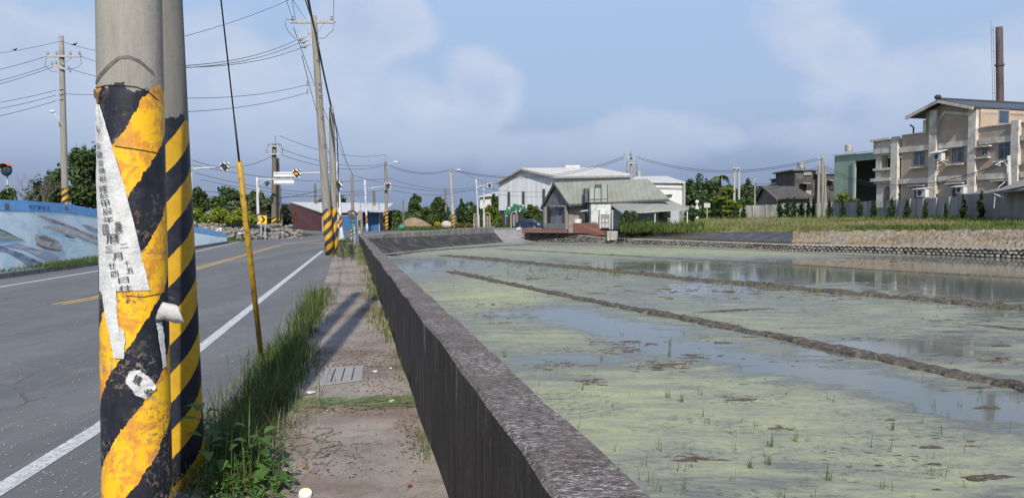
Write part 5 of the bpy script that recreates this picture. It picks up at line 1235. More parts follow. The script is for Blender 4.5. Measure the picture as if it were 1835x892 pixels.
# white annex with door
root2 = thing('white_lean_to', 'whitewashed lean-to with a framed white door under the tin box', 'lean-to', Vector((D(1076, 408, 83).x, 83, .3)))
mb = MB(); bx(mb, 1059, 1095, 366, 411, 84, 86.5); mb.build('wall', M('whitewash', (.62, .62, .60), (.45, .45, .44), 2.5, .9, dirt=(.22, .23, .23), dirt_scale=2.2), root2)
mb = MB(); bx(mb, 1074.5, 1094, 376, 409.5, 83.2, 84); mb.build('porch_wall', M('porch_white', (.66, .66, .65), (.5, .5, .5), 2, .9, dirt=(.25, .25, .25), dirt_scale=4), root2)
mb = MB(); bx(mb, 1077, 1092, 384, 408, 83.08, 83.2); o = mb.build('door', M('door_white', (.55, .56, .57), (.42, .43, .44), 3, .7), root2)
mb = MB()
for x in (1077.6, 1084.3, 1091.4): mb.bar(D(x, 384, 83.03), D(x, 408, 83.03), .06)
for y in (384.4, 387.5, 390.5, 398, 407.6): mb.bar(D(1077, y, 83.02), D(1092, y, 83.02), .05)
for x in (1079.5, 1083, 1086, 1089.5): mb.bar(D(x, 385, 83.04), D(x, 407, 83.04), .025)
mb.build('door_grille', M('grille_grey', (.3, .31, .32), (.2, .2, .2)), o)
# awning roof to the right
AW = corr_mat('awning_sheet', (.30, .305, .26), (.24, .245, .21), 'X', .35, .7, sc=.6)
root2 = thing('awning_roof', 'low sheet-metal awning roof on posts along the front of the grey house', 'awning', D(1180, 408, 80))
mb = MB(); mb.poly([D(1094.5, 367, 85), D(1200, 359, 83), D(1233.5, 374, 80.5), D(1165, 380, 79.5), D(1116, 382.5, 79)], (0, 0, .08)); mb.build('roof_sheet', AW, root2, rec=True)
mb = MB(); mb.bar(D(1116, 383.2, 78.9), D(1233.5, 374.8, 80.4), .07, .12); mb.bar(D(1094.5, 367.5, 84.9), D(1116, 383, 78.95), .07, .12); mb.build('edge_beam', M('edge_grey', (.42, .42, .4), (.3, .3, .3)), root2)
for x, y0, d in ((1231.5, 375, 80.6), (1173.5, 379.5, 79.9), (1117, 383, 79.3)): MB().bar(D(x, y0, d), Vector((D(x, 410, d).x, d, .4)), .12).build('post', M('post_pale', (.5, .5, .48), (.4, .4, .38)), root2)
mb = MB(); bx(mb, 1096, 1108, 376, 411, 83.4, 83.6); bx(mb, 1108, 1117, 380, 411, 83.3, 83.6); bx(mb, 1200, 1217, 377, 409, 84.6, 84.8); bx(mb, 1130, 1180, 381, 400, 84.4, 84.7); mb.build('back_wall', M('panel_bluegrey', (.33, .37, .42), (.42, .44, .46), 1.2, .8), root2)
mb = MB(); bx(mb, 1183, 1202, 378, 390, 84.2, 84.35); mb.build('window', DK, root2)
# brick walls, blocks
def brick_mat():
    m, nt, N, L, P = new_mat('red_brick'); v = coords(N, L, rot=(math.pi / 2, 0, 0)); b = N.new('ShaderNodeTexBrick'); L.new(v, b.inputs['Vector'])
    b.inputs['Color1'].default_value = (.22, .065, .038, 1); b.inputs['Color2'].default_value = (.16, .05, .032, 1); b.inputs['Mortar'].default_value = (.2, .15, .12, 1); b.inputs['Scale'].default_value = 1; b.inputs['Brick Width'].default_value = .3; b.inputs['Row Height'].default_value = .1; b.inputs['Mortar Size'].default_value = .012
    c = mixc(N, L, ramp(N, L, noise(N, L, coords(N, L), 2, 7, .7), [(.45, 0.0), (.7, .6)]), b.outputs[0], (.11, .06, .05, 1))
    L.new(c, P.inputs['Base Color']); P.inputs['Roughness'].default_value = .95; bump(N, L, P, b.outputs['Fac'], -.4, .02); return m
BR = brick_mat()
mb = MB(); q = [D(936, 418.3, 86.3), D(1018, 418.3, 83.4), D(1018, 411, 83.4), D(936, 409.5, 86.3)]; mb.poly(q, (0, .25, 0)); tag(mb.build('brick_wall', BR, rec=True), 'low long red brick wall on the cobbles in front of the grey gable', 'wall')
mb = MB(); q = [D(1027, 419.6, 82.3), D(1087, 422, 79.8), D(1087, 413.5, 79.8), D(1075, 412, 80.4), D(1070, 399, 80.6), D(1028, 399.5, 82.2)]; mb.poly(q, (0, .25, 0)); tag(mb.build('brick_wall', BR, rec=True), 'higher stepped red brick wall left of the white door', 'wall')
mb = MB(); bx(mb, 1019, 1026.5, 399, 420, 82.6, 83.2); tag(mb.build('wall_pillar', _mats['house_tan']), 'upright tan pillar between the two red brick walls', 'pillar')
mb = MB(); bx(mb, 1088, 1107, 414, 431, 78.6, 80); bx(mb, 1094, 1107, 416, 430, 78.3, 78.6); tag(mb.build('concrete_block', M('block_pale', (.40, .38, .34), (.28, .27, .24), 2, .95, bmp=.5)), 'pale concrete block at the right end of the brick wall', 'block')
# white wash basin / tank on the brick wall
c = D(1037, 399, 84); root2 = thing('white_tub', 'white plastic tub resting behind the stepped brick wall', 'tub', c)
MB().tube(c + Vector((-.1, 0, -.3)), c + Vector((-.1, 0, .35)), .38, .42, 14).build('tub', M('tub_white', (.75, .75, .76), (.65, .65, .66)), root2, smooth=False)
MB().tube(c + Vector((-.1, 0, .35)), c + Vector((-.1, 0, .40)), .45, .45, 14).build('rim', _mats['tub_white'], root2)
MB().poly([D(1039, 379.5, 83.5), D(1054, 378.5, 83.5), D(1053, 376.5, 85), D(1043, 377.5, 85)], (0, 0, .06)).build('small_canopy', _mats['canopy_grey'], root, rec=True)

# beige factory house --------------------------------------------------------
fA, fB = on_plane, None
A_ = Vector((D(1613, 388, 86.5).x, 86.5, 0)); B_ = Vector((D(1815.6, 388, 73.2).x, 73.2, 0))
uD = (B_ - A_).normalized(); wD = Vector((uD.y, -uD.x, 0)); wD = wD if wD.y < 0 else -wD     # w: out of the facade, towards the camera side
def fp(px, py): 
    p = on_plane(px, py, A_, B_); return (p - A_).dot(uD), p.z
def FP(u, z, w=0): return A_ + uD * u + wD * w + Vector((0, 0, z))
def fbox(mb, u0, u1, z0, z1, w0, w1):
    c = FP((u0 + u1) / 2, (z0 + z1) / 2, (w0 + w1) / 2); mb.box(c, (abs(u1 - u0), abs(w1 - w0), abs(z1 - z0)), (uD, wD, Vector((0, 0, 1))))
def pbox(mb, x0, x1, y0, y1, w0, w1):
    """x0,x1 picture columns; y0,y1 picture rows read at column x0"""
    u0, z1 = fp(x0, y0); _, z0 = fp(x0, y1); u1, _ = fp(x1, y0); fbox(mb, u0, u1, z0, z1, w0, w1)
BEI = M('beige_render', (.47, .375, .29), (.42, .335, .26), .8, .9, bmp=.2, dirt=(.33, .27, .22), dirt_scale=.6)
CRM = M('cream_trim', (.66, .61, .53), (.56, .52, .45), 1.2, .9, bmp=.2, dirt=(.29, .27, .235), dirt_scale=1.3)
root = thing('beige_house', 'beige three-storey building with cream pilasters and a dark gabled roof at the right edge', 'building', A_ + Vector((0, 0, 1.8)))
GZb = 1.6
_, zpar = fp(1614, 244); uT0, _ = fp(1657, 300); uT1, zdummy = fp(1754.7, 300); _, zpar2 = fp(1819, 222)
uC4, _ = fp(1820, 300)
mb = MB(); fbox(mb, 0, uT0, GZb, zpar, -11, 0); fbox(mb, uT0, uT1, GZb, zpar, -14, 0); fbox(mb, uT1, 34, GZb, zpar2, -12, 0); mb.build('body', BEI, root)
_, zE = fp(1741, 202); zE = fp(1683, 212)[1]
mb = MB(); fbox(mb, uT0, uT1, zpar, zE, -14, -.02); mb.build('tower', M('tower_beige', (.42, .325, .245), (.37, .28, .21), .8, .9), root)
# gable roof
uL, zL = fp(1636, 212.5); uA, zA = fp(1695, 181.5); uR, zR = fp(1758, 193.5); 
uA = (uL + uR) / 2; zed = (zL + zR) / 2; zL = zR = zed
print('gable', uL, uA, uR, zL, zA, zR, 'walls', uT0, uT1, zE, zpar)
mb = MB(); g = [FP(uT0, zE, -.01), FP(uT1, zE, -.01), FP(uT1, zL + (zA - zL) * .12, -.01), FP(uA, zA - .35, -.01), FP(uT0, zL + (zA - zL) * .3, -.01)]
mb.poly([FP(uT0, zE - .3, -.01), FP(uT1, zE - .3, -.01), FP(uT1, zL + (zA - zL) * (uR - uT1) / (uR - uA) - .1, -.01), FP(uA, zA - .12, -.01), FP(uT0, zL + (zA - zL) * (uT0 - uL) / (uA - uL) - .1, -.01)], wD * -14); mb.build('gable_end', _mats['beige_render'], root, rec=True)
RF = corr_mat('dark_tile_roof', (.045, .052, .068), (.075, .08, .095), 'X', .5, .5, sc=.5)
W0, W1 = 1.0, -15
mb = MB(); mb.poly([FP(uL, zL, W0), FP(uA, zA, W0), FP(uA, zA, W1), FP(uL, zL, W1)], (0, 0, .16)); mb.build('roof_slope', RF, root, rec=True)
mb = MB(); mb.poly([FP(uA, zA, W0), FP(uR, zR, W0), FP(uR, zR, W1), FP(uA, zA, W1)], (0, 0, .16)); mb.build('roof_slope', RF, root, rec=True)
mb = MB(); mb.bar(FP(uL, zL - .05, W0), FP(uA, zA - .05, W0), .16, .28); mb.bar(FP(uA, zA - .05, W0), FP(uR, zR - .05, W0), .16, .28); mb.build('barge_board', CRM, root)
mb = MB(); mb.bar(FP(uA, zA + .22, W0 + .2), FP(uA, zA + .22, W1), .25, .2); mb.ball(FP(uA, zA + .38, W0), (.35, .35, .25), 8, 6); mb.ball(FP(uA, zA + .38, W1 + .5), (.35, .35, .25), 8, 6); mb.build('ridge_cap', M('ridge_dark', (.03, .033, .045), (.06, .06, .07)), root)
# columns
for x0, x1, y0 in ((1601.5, 1613.5, 246), (1670.7, 1683.6, 199), (1741, 1754.7, 195), (1817.5, 1831, 217), (1900, 1916, 205)):
    mb = MB(); u0, z1 = fp(x0, y0); u1, _ = fp(x1, y0)
    z1 = min(z1, zL + (zA - zL) * (1 - abs((u0 + u1) / 2 - uA) / (uR - uA)) - .15) if x0 in (1670.7, 1741) else z1
    fbox(mb, u0, u1, GZb, z1, 0.003, .38); mb.build('pilaster', CRM, root)
mb = MB(); u0, z1 = fp(1656.8, 216); u1, _ = fp(1661.5, 216); fbox(mb, u0, u1, zpar - .1, z1, .003, .2); mb.build('pilaster', CRM, root)
# bands: read rows at the first column
cu = [fp(1601.5, 300)[0], fp(1613.5, 300)[0], fp(1670.7, 300)[0], fp(1683.6, 300)[0], fp(1741, 300)[0], fp(1754.7, 300)[0], fp(1817.5, 300)[0], fp(1831, 300)[0], 33]
zb1, zt1 = fp(1613.5, 274.3)[1], fp(1613.5, 265)[1]; zb2, zt2 = fp(1613.5, 329.8)[1], fp(1613.5, 321)[1]
print('bands', zb1, zt1, zb2, zt2)
for i in (1, 3, 5, 7):
    for z0, z1 in ((zb1, zt1), (zb2, zt2)):
        mb = MB(); fbox(mb, cu[i] + .004, cu[i + 1] - .004, z0, z1, .003, .22); mb.build('string_course', CRM, root)
mb = MB(); fbox(mb, .1, uT0, zpar, zpar + .1, -.3, .12); fbox(mb, uT1, 33, zpar2, zpar2 + .1, -.3, .12); mb.build('parapet_cap', CRM, root)
mb = MB(); 
for a, b in (((1684, 218), (1697, 200)), ((1697, 200), (1740, 206))):
    p, q = fp(*a), fp(*b)
for (u0, z0), (u1, z1) in (((cu[3], zA - 1.75), (uA, zA - 1.15)), ((uA, zA - 1.15), (cu[4], zA - 1.75))): mb.bar(FP(u0, z0, .08), FP(u1, z1, .08), .16, .3)
mb.build('gable_moulding', CRM, root)
WG = M('window_glass_blue', (.055, .085, .12), (.03, .05, .08), 1.2, .12, spec=.7); WF = M('window_frame', (.30, .30, .30), (.24, .24, .25)); GRL = M('window_grille', (.12, .14, .16), (.09, .1, .12))
def window(x0, x1, y0, y1, sill=True, hood=None, grille=True):
    u0, z1 = fp(x0, y0); _, z0 = fp(x0, y1); u1 = fp(x1, y0)[0]
    mb = MB(); t = .07
    for a, b, c, d in ((u0, u1, z1 - t, z1), (u0, u1, z0, z0 + t), (u0, u0 + t, z0 + t, z1 - t), (u1 - t, u1, z0 + t, z1 - t), ((u0 + u1) / 2 - t / 2, (u0 + u1) / 2 + t / 2, z0 + t, z1 - t)): fbox(mb, a, b, c, d, .004, .07)
    fbox(mb, u0 + t, (u0 + u1) / 2 - t / 2, z0 + (z1 - z0) * .68, z0 + (z1 - z0) * .68 + .05, .006, .066); fbox(mb, (u0 + u1) / 2 + t / 2, u1 - t, z0 + (z1 - z0) * .68, z0 + (z1 - z0) * .68 + .05, .006, .066)
    fr = mb.build('window', WF, root)
    mb = MB(); fbox(mb, u0 + .02, u1 - .02, z0 + .02, z1 - .02, .003, .02); mb.build('pane', WG, fr)
    if grille:
        mb = MB(); n = 6
        for k in range(1, n): u = u0 + (u1 - u0) * .5 * k / n; fbox(mb, u - .012, u + .012, z0, z0 + (z1 - z0) * .68, .075, .09)
        for k in range(1, 5): z = z0 + (z1 - z0) * .68 * k / 5; fbox(mb, u0, (u0 + u1) / 2, z - .012, z + .012, .092, .105)
        mb.build('grille', GRL, fr)
    if sill:
        mb = MB(); fbox(mb, u0 - .35, u1 + .25, z0 - .28, z0 - .12, .003, .42); mb.build('sill', CRM, fr)
    if hood:
        mb = MB(); fbox(mb, u0 - .5, u1 + .5, z1 + .08, z1 + .2, .003, .55); mb.build('hood', CRM, fr)
window(1638.6, 1658, 271.6, 297.7); window(1706, 1727.6, 264.8, 292); window(1760.5, 1771.7, 265.8, 279.3, True, True, False); window(1790, 1812.7, 257.5, 286)
window(1639.6, 1654, 335.4, 355, False, True); window(1707, 1724.7, 331.5, 352, False, True); window(1790.4, 1805, 326.7, 350, False, True); window(1850, 1872, 250, 280)
mb = MB(); p0 = FP(uT1 - .02, 0, 0)
# side window of the tower (on the wall that runs back from the facade)
def sbox(mb, w0, w1, z0, z1, t0, t1): 
    c = FP(uT1 + (t0 + t1) / 2, (z0 + z1) / 2, (w0 + w1) / 2); mb.box(c, (abs(t1 - t0), abs(w1 - w0), z1 - z0), (uD, wD, Vector((0, 0, 1))))
mb = MB(); sbox(mb, -3.6, -2.2, zpar2 + .5, zpar2 + 1.9, .003, .05); o = mb.build('side_window', WF, root); mb = MB(); sbox(mb, -3.5, -2.3, zpar2 + .6, zpar2 + 1.8, .05, .06); mb.build('pane', WG, o)
# porch at the left end
mb = MB(); uP0 = fp(1566, 300)[0]; uP1 = cu[0]
for x0, x1, y0, y1, w0, w1 in ((1564.5, 1601, 251, 254.5, -3, .5), (1567, 1601, 254.5, 268, -3, .15), (1568, 1601, 268, 277, -3, .3), (1569.5, 1601, 277, 280, -3, .05), (1568.5, 1601, 302.5, 306.5, -3, .35), (1570, 1601, 306.5, 320, -3, .1), (1565.5, 1601, 320.5, 326, -3, .5), (1568, 1601, 326, 330, -3, .2)):
    pbox(mb, x0, x1, y0, y1, w0, w1)
mb.build('porch_cornice', CRM, root)
for q_ in ((1571, 1580, 280, 302.5), (1572, 1585, 330, 372), (1597, 1601, 330, 372)): mb = MB(); pbox(mb, *q_, -.9, .1); mb.build('porch_column', CRM, root)
mb = MB(); pbox(mb, 1580.2, 1601, 307.5, 318.5, .1, .13); mb.build('porch_panel', BEI, root)
mb = MB(); u0, z0 = fp(1585, 345); u1, _ = fp(1597, 345); ztop = fp(1585, 330)[1]; r = (u1 - u0) / 2; um = (u0 + u1) / 2; zc = ztop - r - .25
prev = None
for i in range(13):
    a = math.pi * i / 12; q = (um - r * math.cos(a), zc + r * math.sin(a))
    if prev: mb.poly([FP(prev[0], prev[1], .1), FP(q[0], q[1], .1), FP(q[0], ztop + .01, .1), FP(prev[0], ztop + .01, .1)], wD * -.9)
    prev = q
mb.build('porch_arch', CRM, root, rec=True)
# AC units with white hoods: things of their own
ACW = M('ac_white', (.66, .66, .65), (.52, .52, .51), 4, .6)
def ac(x0, x1, y0, y1, hx0, hx1, hy0, hy1, label):
    u0, z1 = fp(x0, y0); _, z0 = fp(x0, y1); u1 = fp(x1, y0)[0]; r_ = thing('air_conditioner', label, 'air conditioner', FP(u0, z0, .2))
    mb = MB(); fbox(mb, u0, u1, z0, z1, .45, .95); mb.build('casing', ACW, r_)
    mb = MB(); mb.tube(FP((u0 * .62 + u1 * .38), (z0 + z1) / 2, .951), FP((u0 * .62 + u1 * .38), (z0 + z1) / 2, .97), (z1 - z0) * .38, (z1 - z0) * .38, 18); mb.build('fan_grille', DARKM, r_)
    h0, hz1 = fp(hx0, hy0); _, hz0 = fp(hx0, hy1); h1 = fp(hx1, hy0)[0]
    mb = MB(); mb.poly([FP(h0, hz0, 1.25), FP(h1, hz0, 1.25), FP(h1, hz1, .01), FP(h0, hz1, .01)], (0, 0, .05)); mb.build('hood', ACW, r_, rec=True)
    for u in (u0 + .05, u1 - .05): mb = MB(); mb.bar(FP(u, z0 - .03, .01), FP(u, z0 - .03, .95), .06); mb.bar(FP(u, z0 - .5, .03), FP(u, z0 - .05, .9), .04); mb.build('bracket', ACW, r_)
ac(1686, 1700, 276, 288, 1681, 1701.5, 269.5, 276, 'white air conditioner under a hood beside the middle upper window of the beige building')
ac(1655, 1671, 340, 353, 1651, 1672, 336.5, 340, 'white air conditioner under a hood left on the ground floor of the beige building')
ac(1726, 1740, 335.5, 346.5, 1721, 1741, 332, 336, 'white air conditioner by the second pilaster on the ground floor of the beige building')
c = FP(.6, zpar, -1.0); MB().path([c, c + Vector((0, 0, .9)), c + Vector((-.4, 0, 1.2))], .09, 8).build('vent_pipe', DARKM, root)

# chimney
cb = D(1795, 388, 112); cb.z = 1.5; ct = D(1790.5, 49, 112)
root = thing('factory_chimney', 'tall rusty brown steel chimney with a ladder behind the beige building', 'chimney', cb)
MB().tube(cb, ct, .55, .46, 24, 8, uvm=True).build('stack', M('rusty_stack', (.075, .05, .048), (.12, .09, .085), .7, .7, stretch=(1, 1, .3), dirt=(.045, .035, .035), dirt_scale=1), root, smooth=True)
mb = MB(); z = ct.z - 12
for dx in (-.85, -1.15): mb.bar(Vector((cb.x + dx + .0, 112, 8)), Vector((ct.x + dx, 112, ct.z + .2)), .05)
zz = 8
while zz < ct.z: 
    t = (zz - 8) / (ct.z - 8); x = cb.x + (ct.x - cb.x) * t; mb.bar(Vector((x - .85, 112, zz)), Vector((x - 1.15, 112, zz)), .04); zz += .5
for k in range(8): t = k / 7; x = cb.x + (ct.x - cb.x) * t; zz = 8 + (ct.z - 8.5) * t; mb.bar(Vector((x - .4, 112, zz)), Vector((x - 1.15, 112, zz)), .06)
mb.bar(Vector((ct.x - 1.15, 112, ct.z - 1)), Vector((ct.x - 1.15, 112, ct.z + .9)), .04); mb.build('ladder', M('ladder_grey', (.30, .29, .28), (.2, .19, .18)), root)
for k in (.25, .5, .8): p = cb.lerp(ct, k); MB().tube(p, p + Vector((0, 0, .25)), .60, .60, 24).build('flange', _mats['rusty_stack'], root)

# green warehouse
gA, gB = D(1495.5, 388, 115), D(1573, 388, 107)
root = thing('green_warehouse', 'pale green corrugated warehouse with a huge dark doorway left of the beige building', 'warehouse', Vector((gA.x, gA.y, 1.6)))
uG = (gB - gA); uG.z = 0; LG = uG.length; uG.normalize(); wG = Vector((uG.y, -uG.x, 0)); wG = wG if wG.y < 0 else -wG
def gq(px, py, w=0): p = on_plane(px, py, gA, gB); return p + wG * w
GS = corr_mat('green_sheet', (.31, .40, .31), (.25, .33, .25), 'X', .8, .6, bmp=.9, sc=.5)
zt = gq(1495.5, 279).z; b0 = Vector((gA.x, gA.y, 1.5))
def gbox(mb, x0, x1, y0, y1, w0, w1, zlow=None):
    p = gq(x0, y0); q = gq(x1, y0); z1 = p.z; z0 = gq(x0, y1).z if zlow is None else zlow
    c = (Vector((p.x, p.y, 0)) + Vector((q.x, q.y, 0))) / 2 + wG * (w0 + w1) / 2 + Vector((0, 0, (z0 + z1) / 2)); mb.box(c, ((q - p).to_2d().length, w1 - w0, z1 - z0), (uG, wG, Vector((0, 0, 1))))
mb = MB(); gbox(mb, 1495.5, 1532, 279.5, 0, -.3, 0, 1.5); gbox(mb, 1532, 1600, 276.5, 288.5, -.3, 0); mb.build('front_wall', GS, root)
mb = MB(); gbox(mb, 1495.5, 1497, 279.5, 0, -22, -.31, 1.5); gbox(mb, 1532, 1600, 279, 0, -12, -11, 1.5); mb.build('inner_and_side_wall', M('green_shadow_wall', (.02, .024, .03), (.014, .018, .022)), root)  # near-black colour puts the doorway's inner shade into the walls
mb = MB(); gbox(mb, 1530, 1532.6, 288, 0, 0.003, .25, 1.5); mb.build('door_jamb', STEEL, root)
p, q = gq(1494, 279.3, .3), gq(1600, 279.3, .3); q.z = p.z; mb = MB(); mb.poly([p, q, q - wG * 16 + Vector((0, 0, 1.9)), p - wG * 16 + Vector((0, 0, 1.9))], (0, 0, .15)); mb.build('roof', ROOFW, root, rec=True)
mb = MB(); p = gq(1545, 268, -8); mb.box(p, (7, 3, .5), (uG, wG, Vector((0, 0, 1)))); mb.build('roof_vent', _mats['tin_sheet'], root)
tk = thing('water_tank', 'small steel water tank on the roof of the green warehouse', 'water tank', D(1521, 271, 117)); tank(tk, D(1521, 271, 117), .55, .9)

# dark houses behind the fence
root = thing('dark_gabled_house', 'dark grey gabled house behind the concrete fence', 'house', Vector((D(1390, 388, 122).x, 122, 1.6)))
g0, g1, gp = D(1354, 360, 124), D(1392, 357, 114), D(1369, 336, 119)
mb = MB(); mb.poly([Vector((g0.x, g0.y, 1)), Vector((g1.x, g1.y, 1)), g1, gp, g0], (.2, .2, 0)); mb.build('gable_wall', M('grey_gable', (.17, .165, .155), (.12, .115, .11), .8), root, rec=True)
DR = corr_mat('dark_slates', (.065, .058, .05), (.095, .085, .075), 'X', .6, .9, sc=.4)
mb = MB(); prism_roof(mb, [g1 + Vector((-.3, -.6, -.1)), D(1457, 354, 112), D(1424, 336.3, 118), gp + Vector((-.3, -.1, .1))], .2); mb.build('roof_front', DR, root, rec=True)
mb = MB(); prism_roof(mb, [g0 + Vector((-.4, 0, -.1)), gp + Vector((-.3, -.1, .1)), D(1424, 336.3, 118), D(1415, 352, 128)], .2); mb.build('roof_back', DR, root, rec=True)
mb = MB(); wallquad(mb, g1, D(1454, 356, 113), g1.z, D(1454, 356, 113).z, 1); mb.build('front_wall', _mats['grey_gable'], root, rec=True)
mb = MB(); q = [on_plane(x, y, g0, g1) + Vector((-.1, -.1, 0)) for x, y in ((1362, 352), (1370, 352), (1370, 347), (1362, 347))]; mb.poly(q, (-.05, -.05, 0)); mb.build('window', DK, root, rec=True)
mb = MB(); mb.bar(D(1352.5, 361, 123.6), gp + Vector((-.4, -.4, .1)), .2, .3); mb.bar(gp + Vector((-.4, -.4, .1)), D(1393, 359, 113), .2, .3); mb.build('barge_board', M('barge_brown', (.12, .10, .085), (.16, .14, .12)), root)
root = thing('dark_flat_building', 'dark grimy flat-roofed building with a roof tank behind the three poles', 'building', Vector((D(1455, 388, 140).x, 140, 1.6)))
DB_ = M('grimy_wall', (.085, .075, .07), (.055, .05, .048), .5, .95, bmp=.3, dirt=(.16, .15, .14), dirt_scale=.5)
mb = MB(); bx(mb, 1423, 1463, 306, 400, 138, 148); mb.build('tall_block', DB_, root)
mb = MB(); bx(mb, 1463.2, 1500, 312, 400, 137.2, 147); mb.build('low_block', DB_, root)
mb = MB(); bx(mb, 1421, 1464, 303.5, 306, 137.5, 148.4); bx(mb, 1462, 1500, 311, 312.6, 136.9, 147); mb.build('roof_slab', M('slab_grey', (.16, .155, .15), (.1, .1, .1)), root)
for x0, x1, y0, y1, m_ in ((1440, 1455, 308, 314, M('panel_pale', (.34, .33, .31), (.26, .25, .24))), (1444, 1455, 331, 340, DK), (1444, 1454, 341, 352, _mats['panel_pale']), (1470, 1480, 332, 341, DK), (1487, 1496, 330, 340, DK)):
    mb = MB(); bx(mb, x0, x1, y0, y1, 137.0 if x0 > 1465 else 137.8, 138); mb.build('window', m_, root)
for x0, x1, y in ((1440, 1453, 327.5), (1487, 1497, 322.5)):
    mb = MB(); bx(mb, x0, x1, y, y + 1.5, 136, 138.2); mb.build('canopy', M('canopy_pale', (.36, .35, .34), (.28, .27, .26)), root)
mb = MB()
for x in (1434, 1442): mb.bar(D(x, 304, 139), D(x, 300, 139), .1)
mb.build('tank_stand', DARKM, root)
tk = thing('water_tank', 'steel water tank on the dark flat-roofed building', 'water tank', D(1435.5, 301, 141)); tank(tk, D(1435.5, 301.5, 141), .65, 1.0)
root = thing('white_small_house', 'small white house wall showing beside the dark flat-roofed building', 'house', Vector((D(1405, 388, 146).x, 146, 1.6)))
mb = MB(); mb.poly([D(1395, 380, 146), D(1415, 380, 146), D(1415, 323.5, 146), D(1395, 331, 146)], (0, 5, 0)); mb.build('wall', M('house_white', (.52, .52, .52), (.42, .42, .42)), root, rec=True)
mb = MB(); mb.poly([D(1393, 331.5, 145.7), D(1417, 322.5, 145.7), D(1417, 321.2, 145.7), D(1393, 330, 145.7)], (0, 6, 0)); mb.build('roof', M('grey_gable', ()), root, rec=True)
root = thing('dark_parapet_house', 'dark low house block with a stair turret left of the dark flat-roofed building', 'house', Vector((D(1405, 388, 152).x, 152, 1.6)))
mb = MB(); bx(mb, 1406, 1424, 319, 380, 150, 158); mb.build('wall', DB_, root); mb = MB(); bx(mb, 1405, 1425, 317.5, 319, 149.6, 158.4); mb.build('roof_slab', _mats['slab_grey'], root)
# concrete fence
root = thing('concrete_fence', 'long grey concrete fence behind the row of clipped cypresses', 'fence', Vector((fence_pt(1490).x, fence_pt(1490).y, 1.8)))
CF = M('fence_concrete', (.40, .385, .37), (.25, .24, .23), .9, .95, stretch=(1.4, 1.4, .22), bmp=.4, dirt=(.13, .125, .12), dirt_scale=1.0)
mb = MB(); st = [(1110, 370), (1230, 369), (1353, 368), (1490, 363.5), (1600, 358.5), (1700, 353.8), (1780, 350), (1800, 349)]
for (a, ya), (b, yb) in zip(st, st[1:]):
    A1, B1 = fence_pt(a), fence_pt(b); za, zb_ = D(a, ya, A1.y).z, D(b, yb, B1.y).z; wallquad(mb, A1, B1, za, zb_, 1.2, .18)
mb.build('panels', CF, root, rec=True)
for i in range(30):
    x = 1115 + i * 23.4; p = fence_pt(min(x, 1795)); yt = np.interp(x, [s[0] for s in st], [s[1] for s in st]); z1 = D(x, yt, p.y).z + .05
    MB().box((p.x - .02, p.y - .05, (z1 + 1.2) / 2), (.2, .24, z1 - 1.2)).build('post', CF, root)
# grey sheet barn at the right edge
root = thing('sheet_barn', 'low grey corrugated barn with a drooping gutter at the right edge', 'barn', Vector((D(1815, 388, 63).x, 63, 1.8)))
BS = corr_mat('barn_sheet', (.27, .26, .245), (.19, .18, .17), 'X', .35, .7, sc=.6)
mb = MB(); mb.poly([Vector((D(1806, 388, 64).x, 64, 1.6)), Vector((D(1960, 388, 56).x, 56, 1.6)), D(1960, 322, 56), D(1806, 344, 64)], (.4, 8, 0)); mb.build('wall', BS, root, rec=True)
mb = MB(); mb.poly([D(1775, 347, 64), D(1960, 330, 55.6), D(1960, 300, 62), D(1835, 322, 68)], (0, 0, .1)); mb.build('roof', BS, root, rec=True)
mb = MB(); mb.path([D(1773, 346, 63.8), D(1800, 342, 62.8), D(1835, 335, 61), D(1960, 326, 55.4)], .09, 8); mb.build('gutter', M('gutter_brown', (.13, .09, .075), (.08, .06, .05)), root, smooth=True)
mb = MB(); mb.path([D(1800, 354, 63), D(1788, 350, 63.3), D(1781, 347, 63.5)], .06, 6).path([D(1801, 326, 63.5), D(1790, 335, 63.5), D(1783, 352, 63.5), D(1781, 373, 63.5)], .035, 6); mb.build('down_pipe', WHITEP, root)
# lamp by the beige building
b = D(1811, 388, 66); b.z = 1.7; root = thing('street_lamp', 'pale street lamp with a curved arm in front of the beige building', 'street lamp', b)
MB().tube(b, D(1807.5, 279, 66), .17, .13, 12).build('post', M('lamp_post_pale', (.50, .48, .44), (.4, .38, .35)), root, smooth=True)
MB().path([D(1806, 310, 65.8), D(1805, 298, 65.8), D(1801, 292.5, 65.8), D(1795, 290, 65.8), D(1789, 292, 65.8), D(1787, 296, 65.8)], .07, 8).build('curved_arm', _mats['lamp_post_pale'], root, smooth=True)
MB().ball(D(1788, 296, 65.8), (.25, .2, .12), 10, 6).build('lamp_head', _mats['lamp_white'], root, smooth=True)
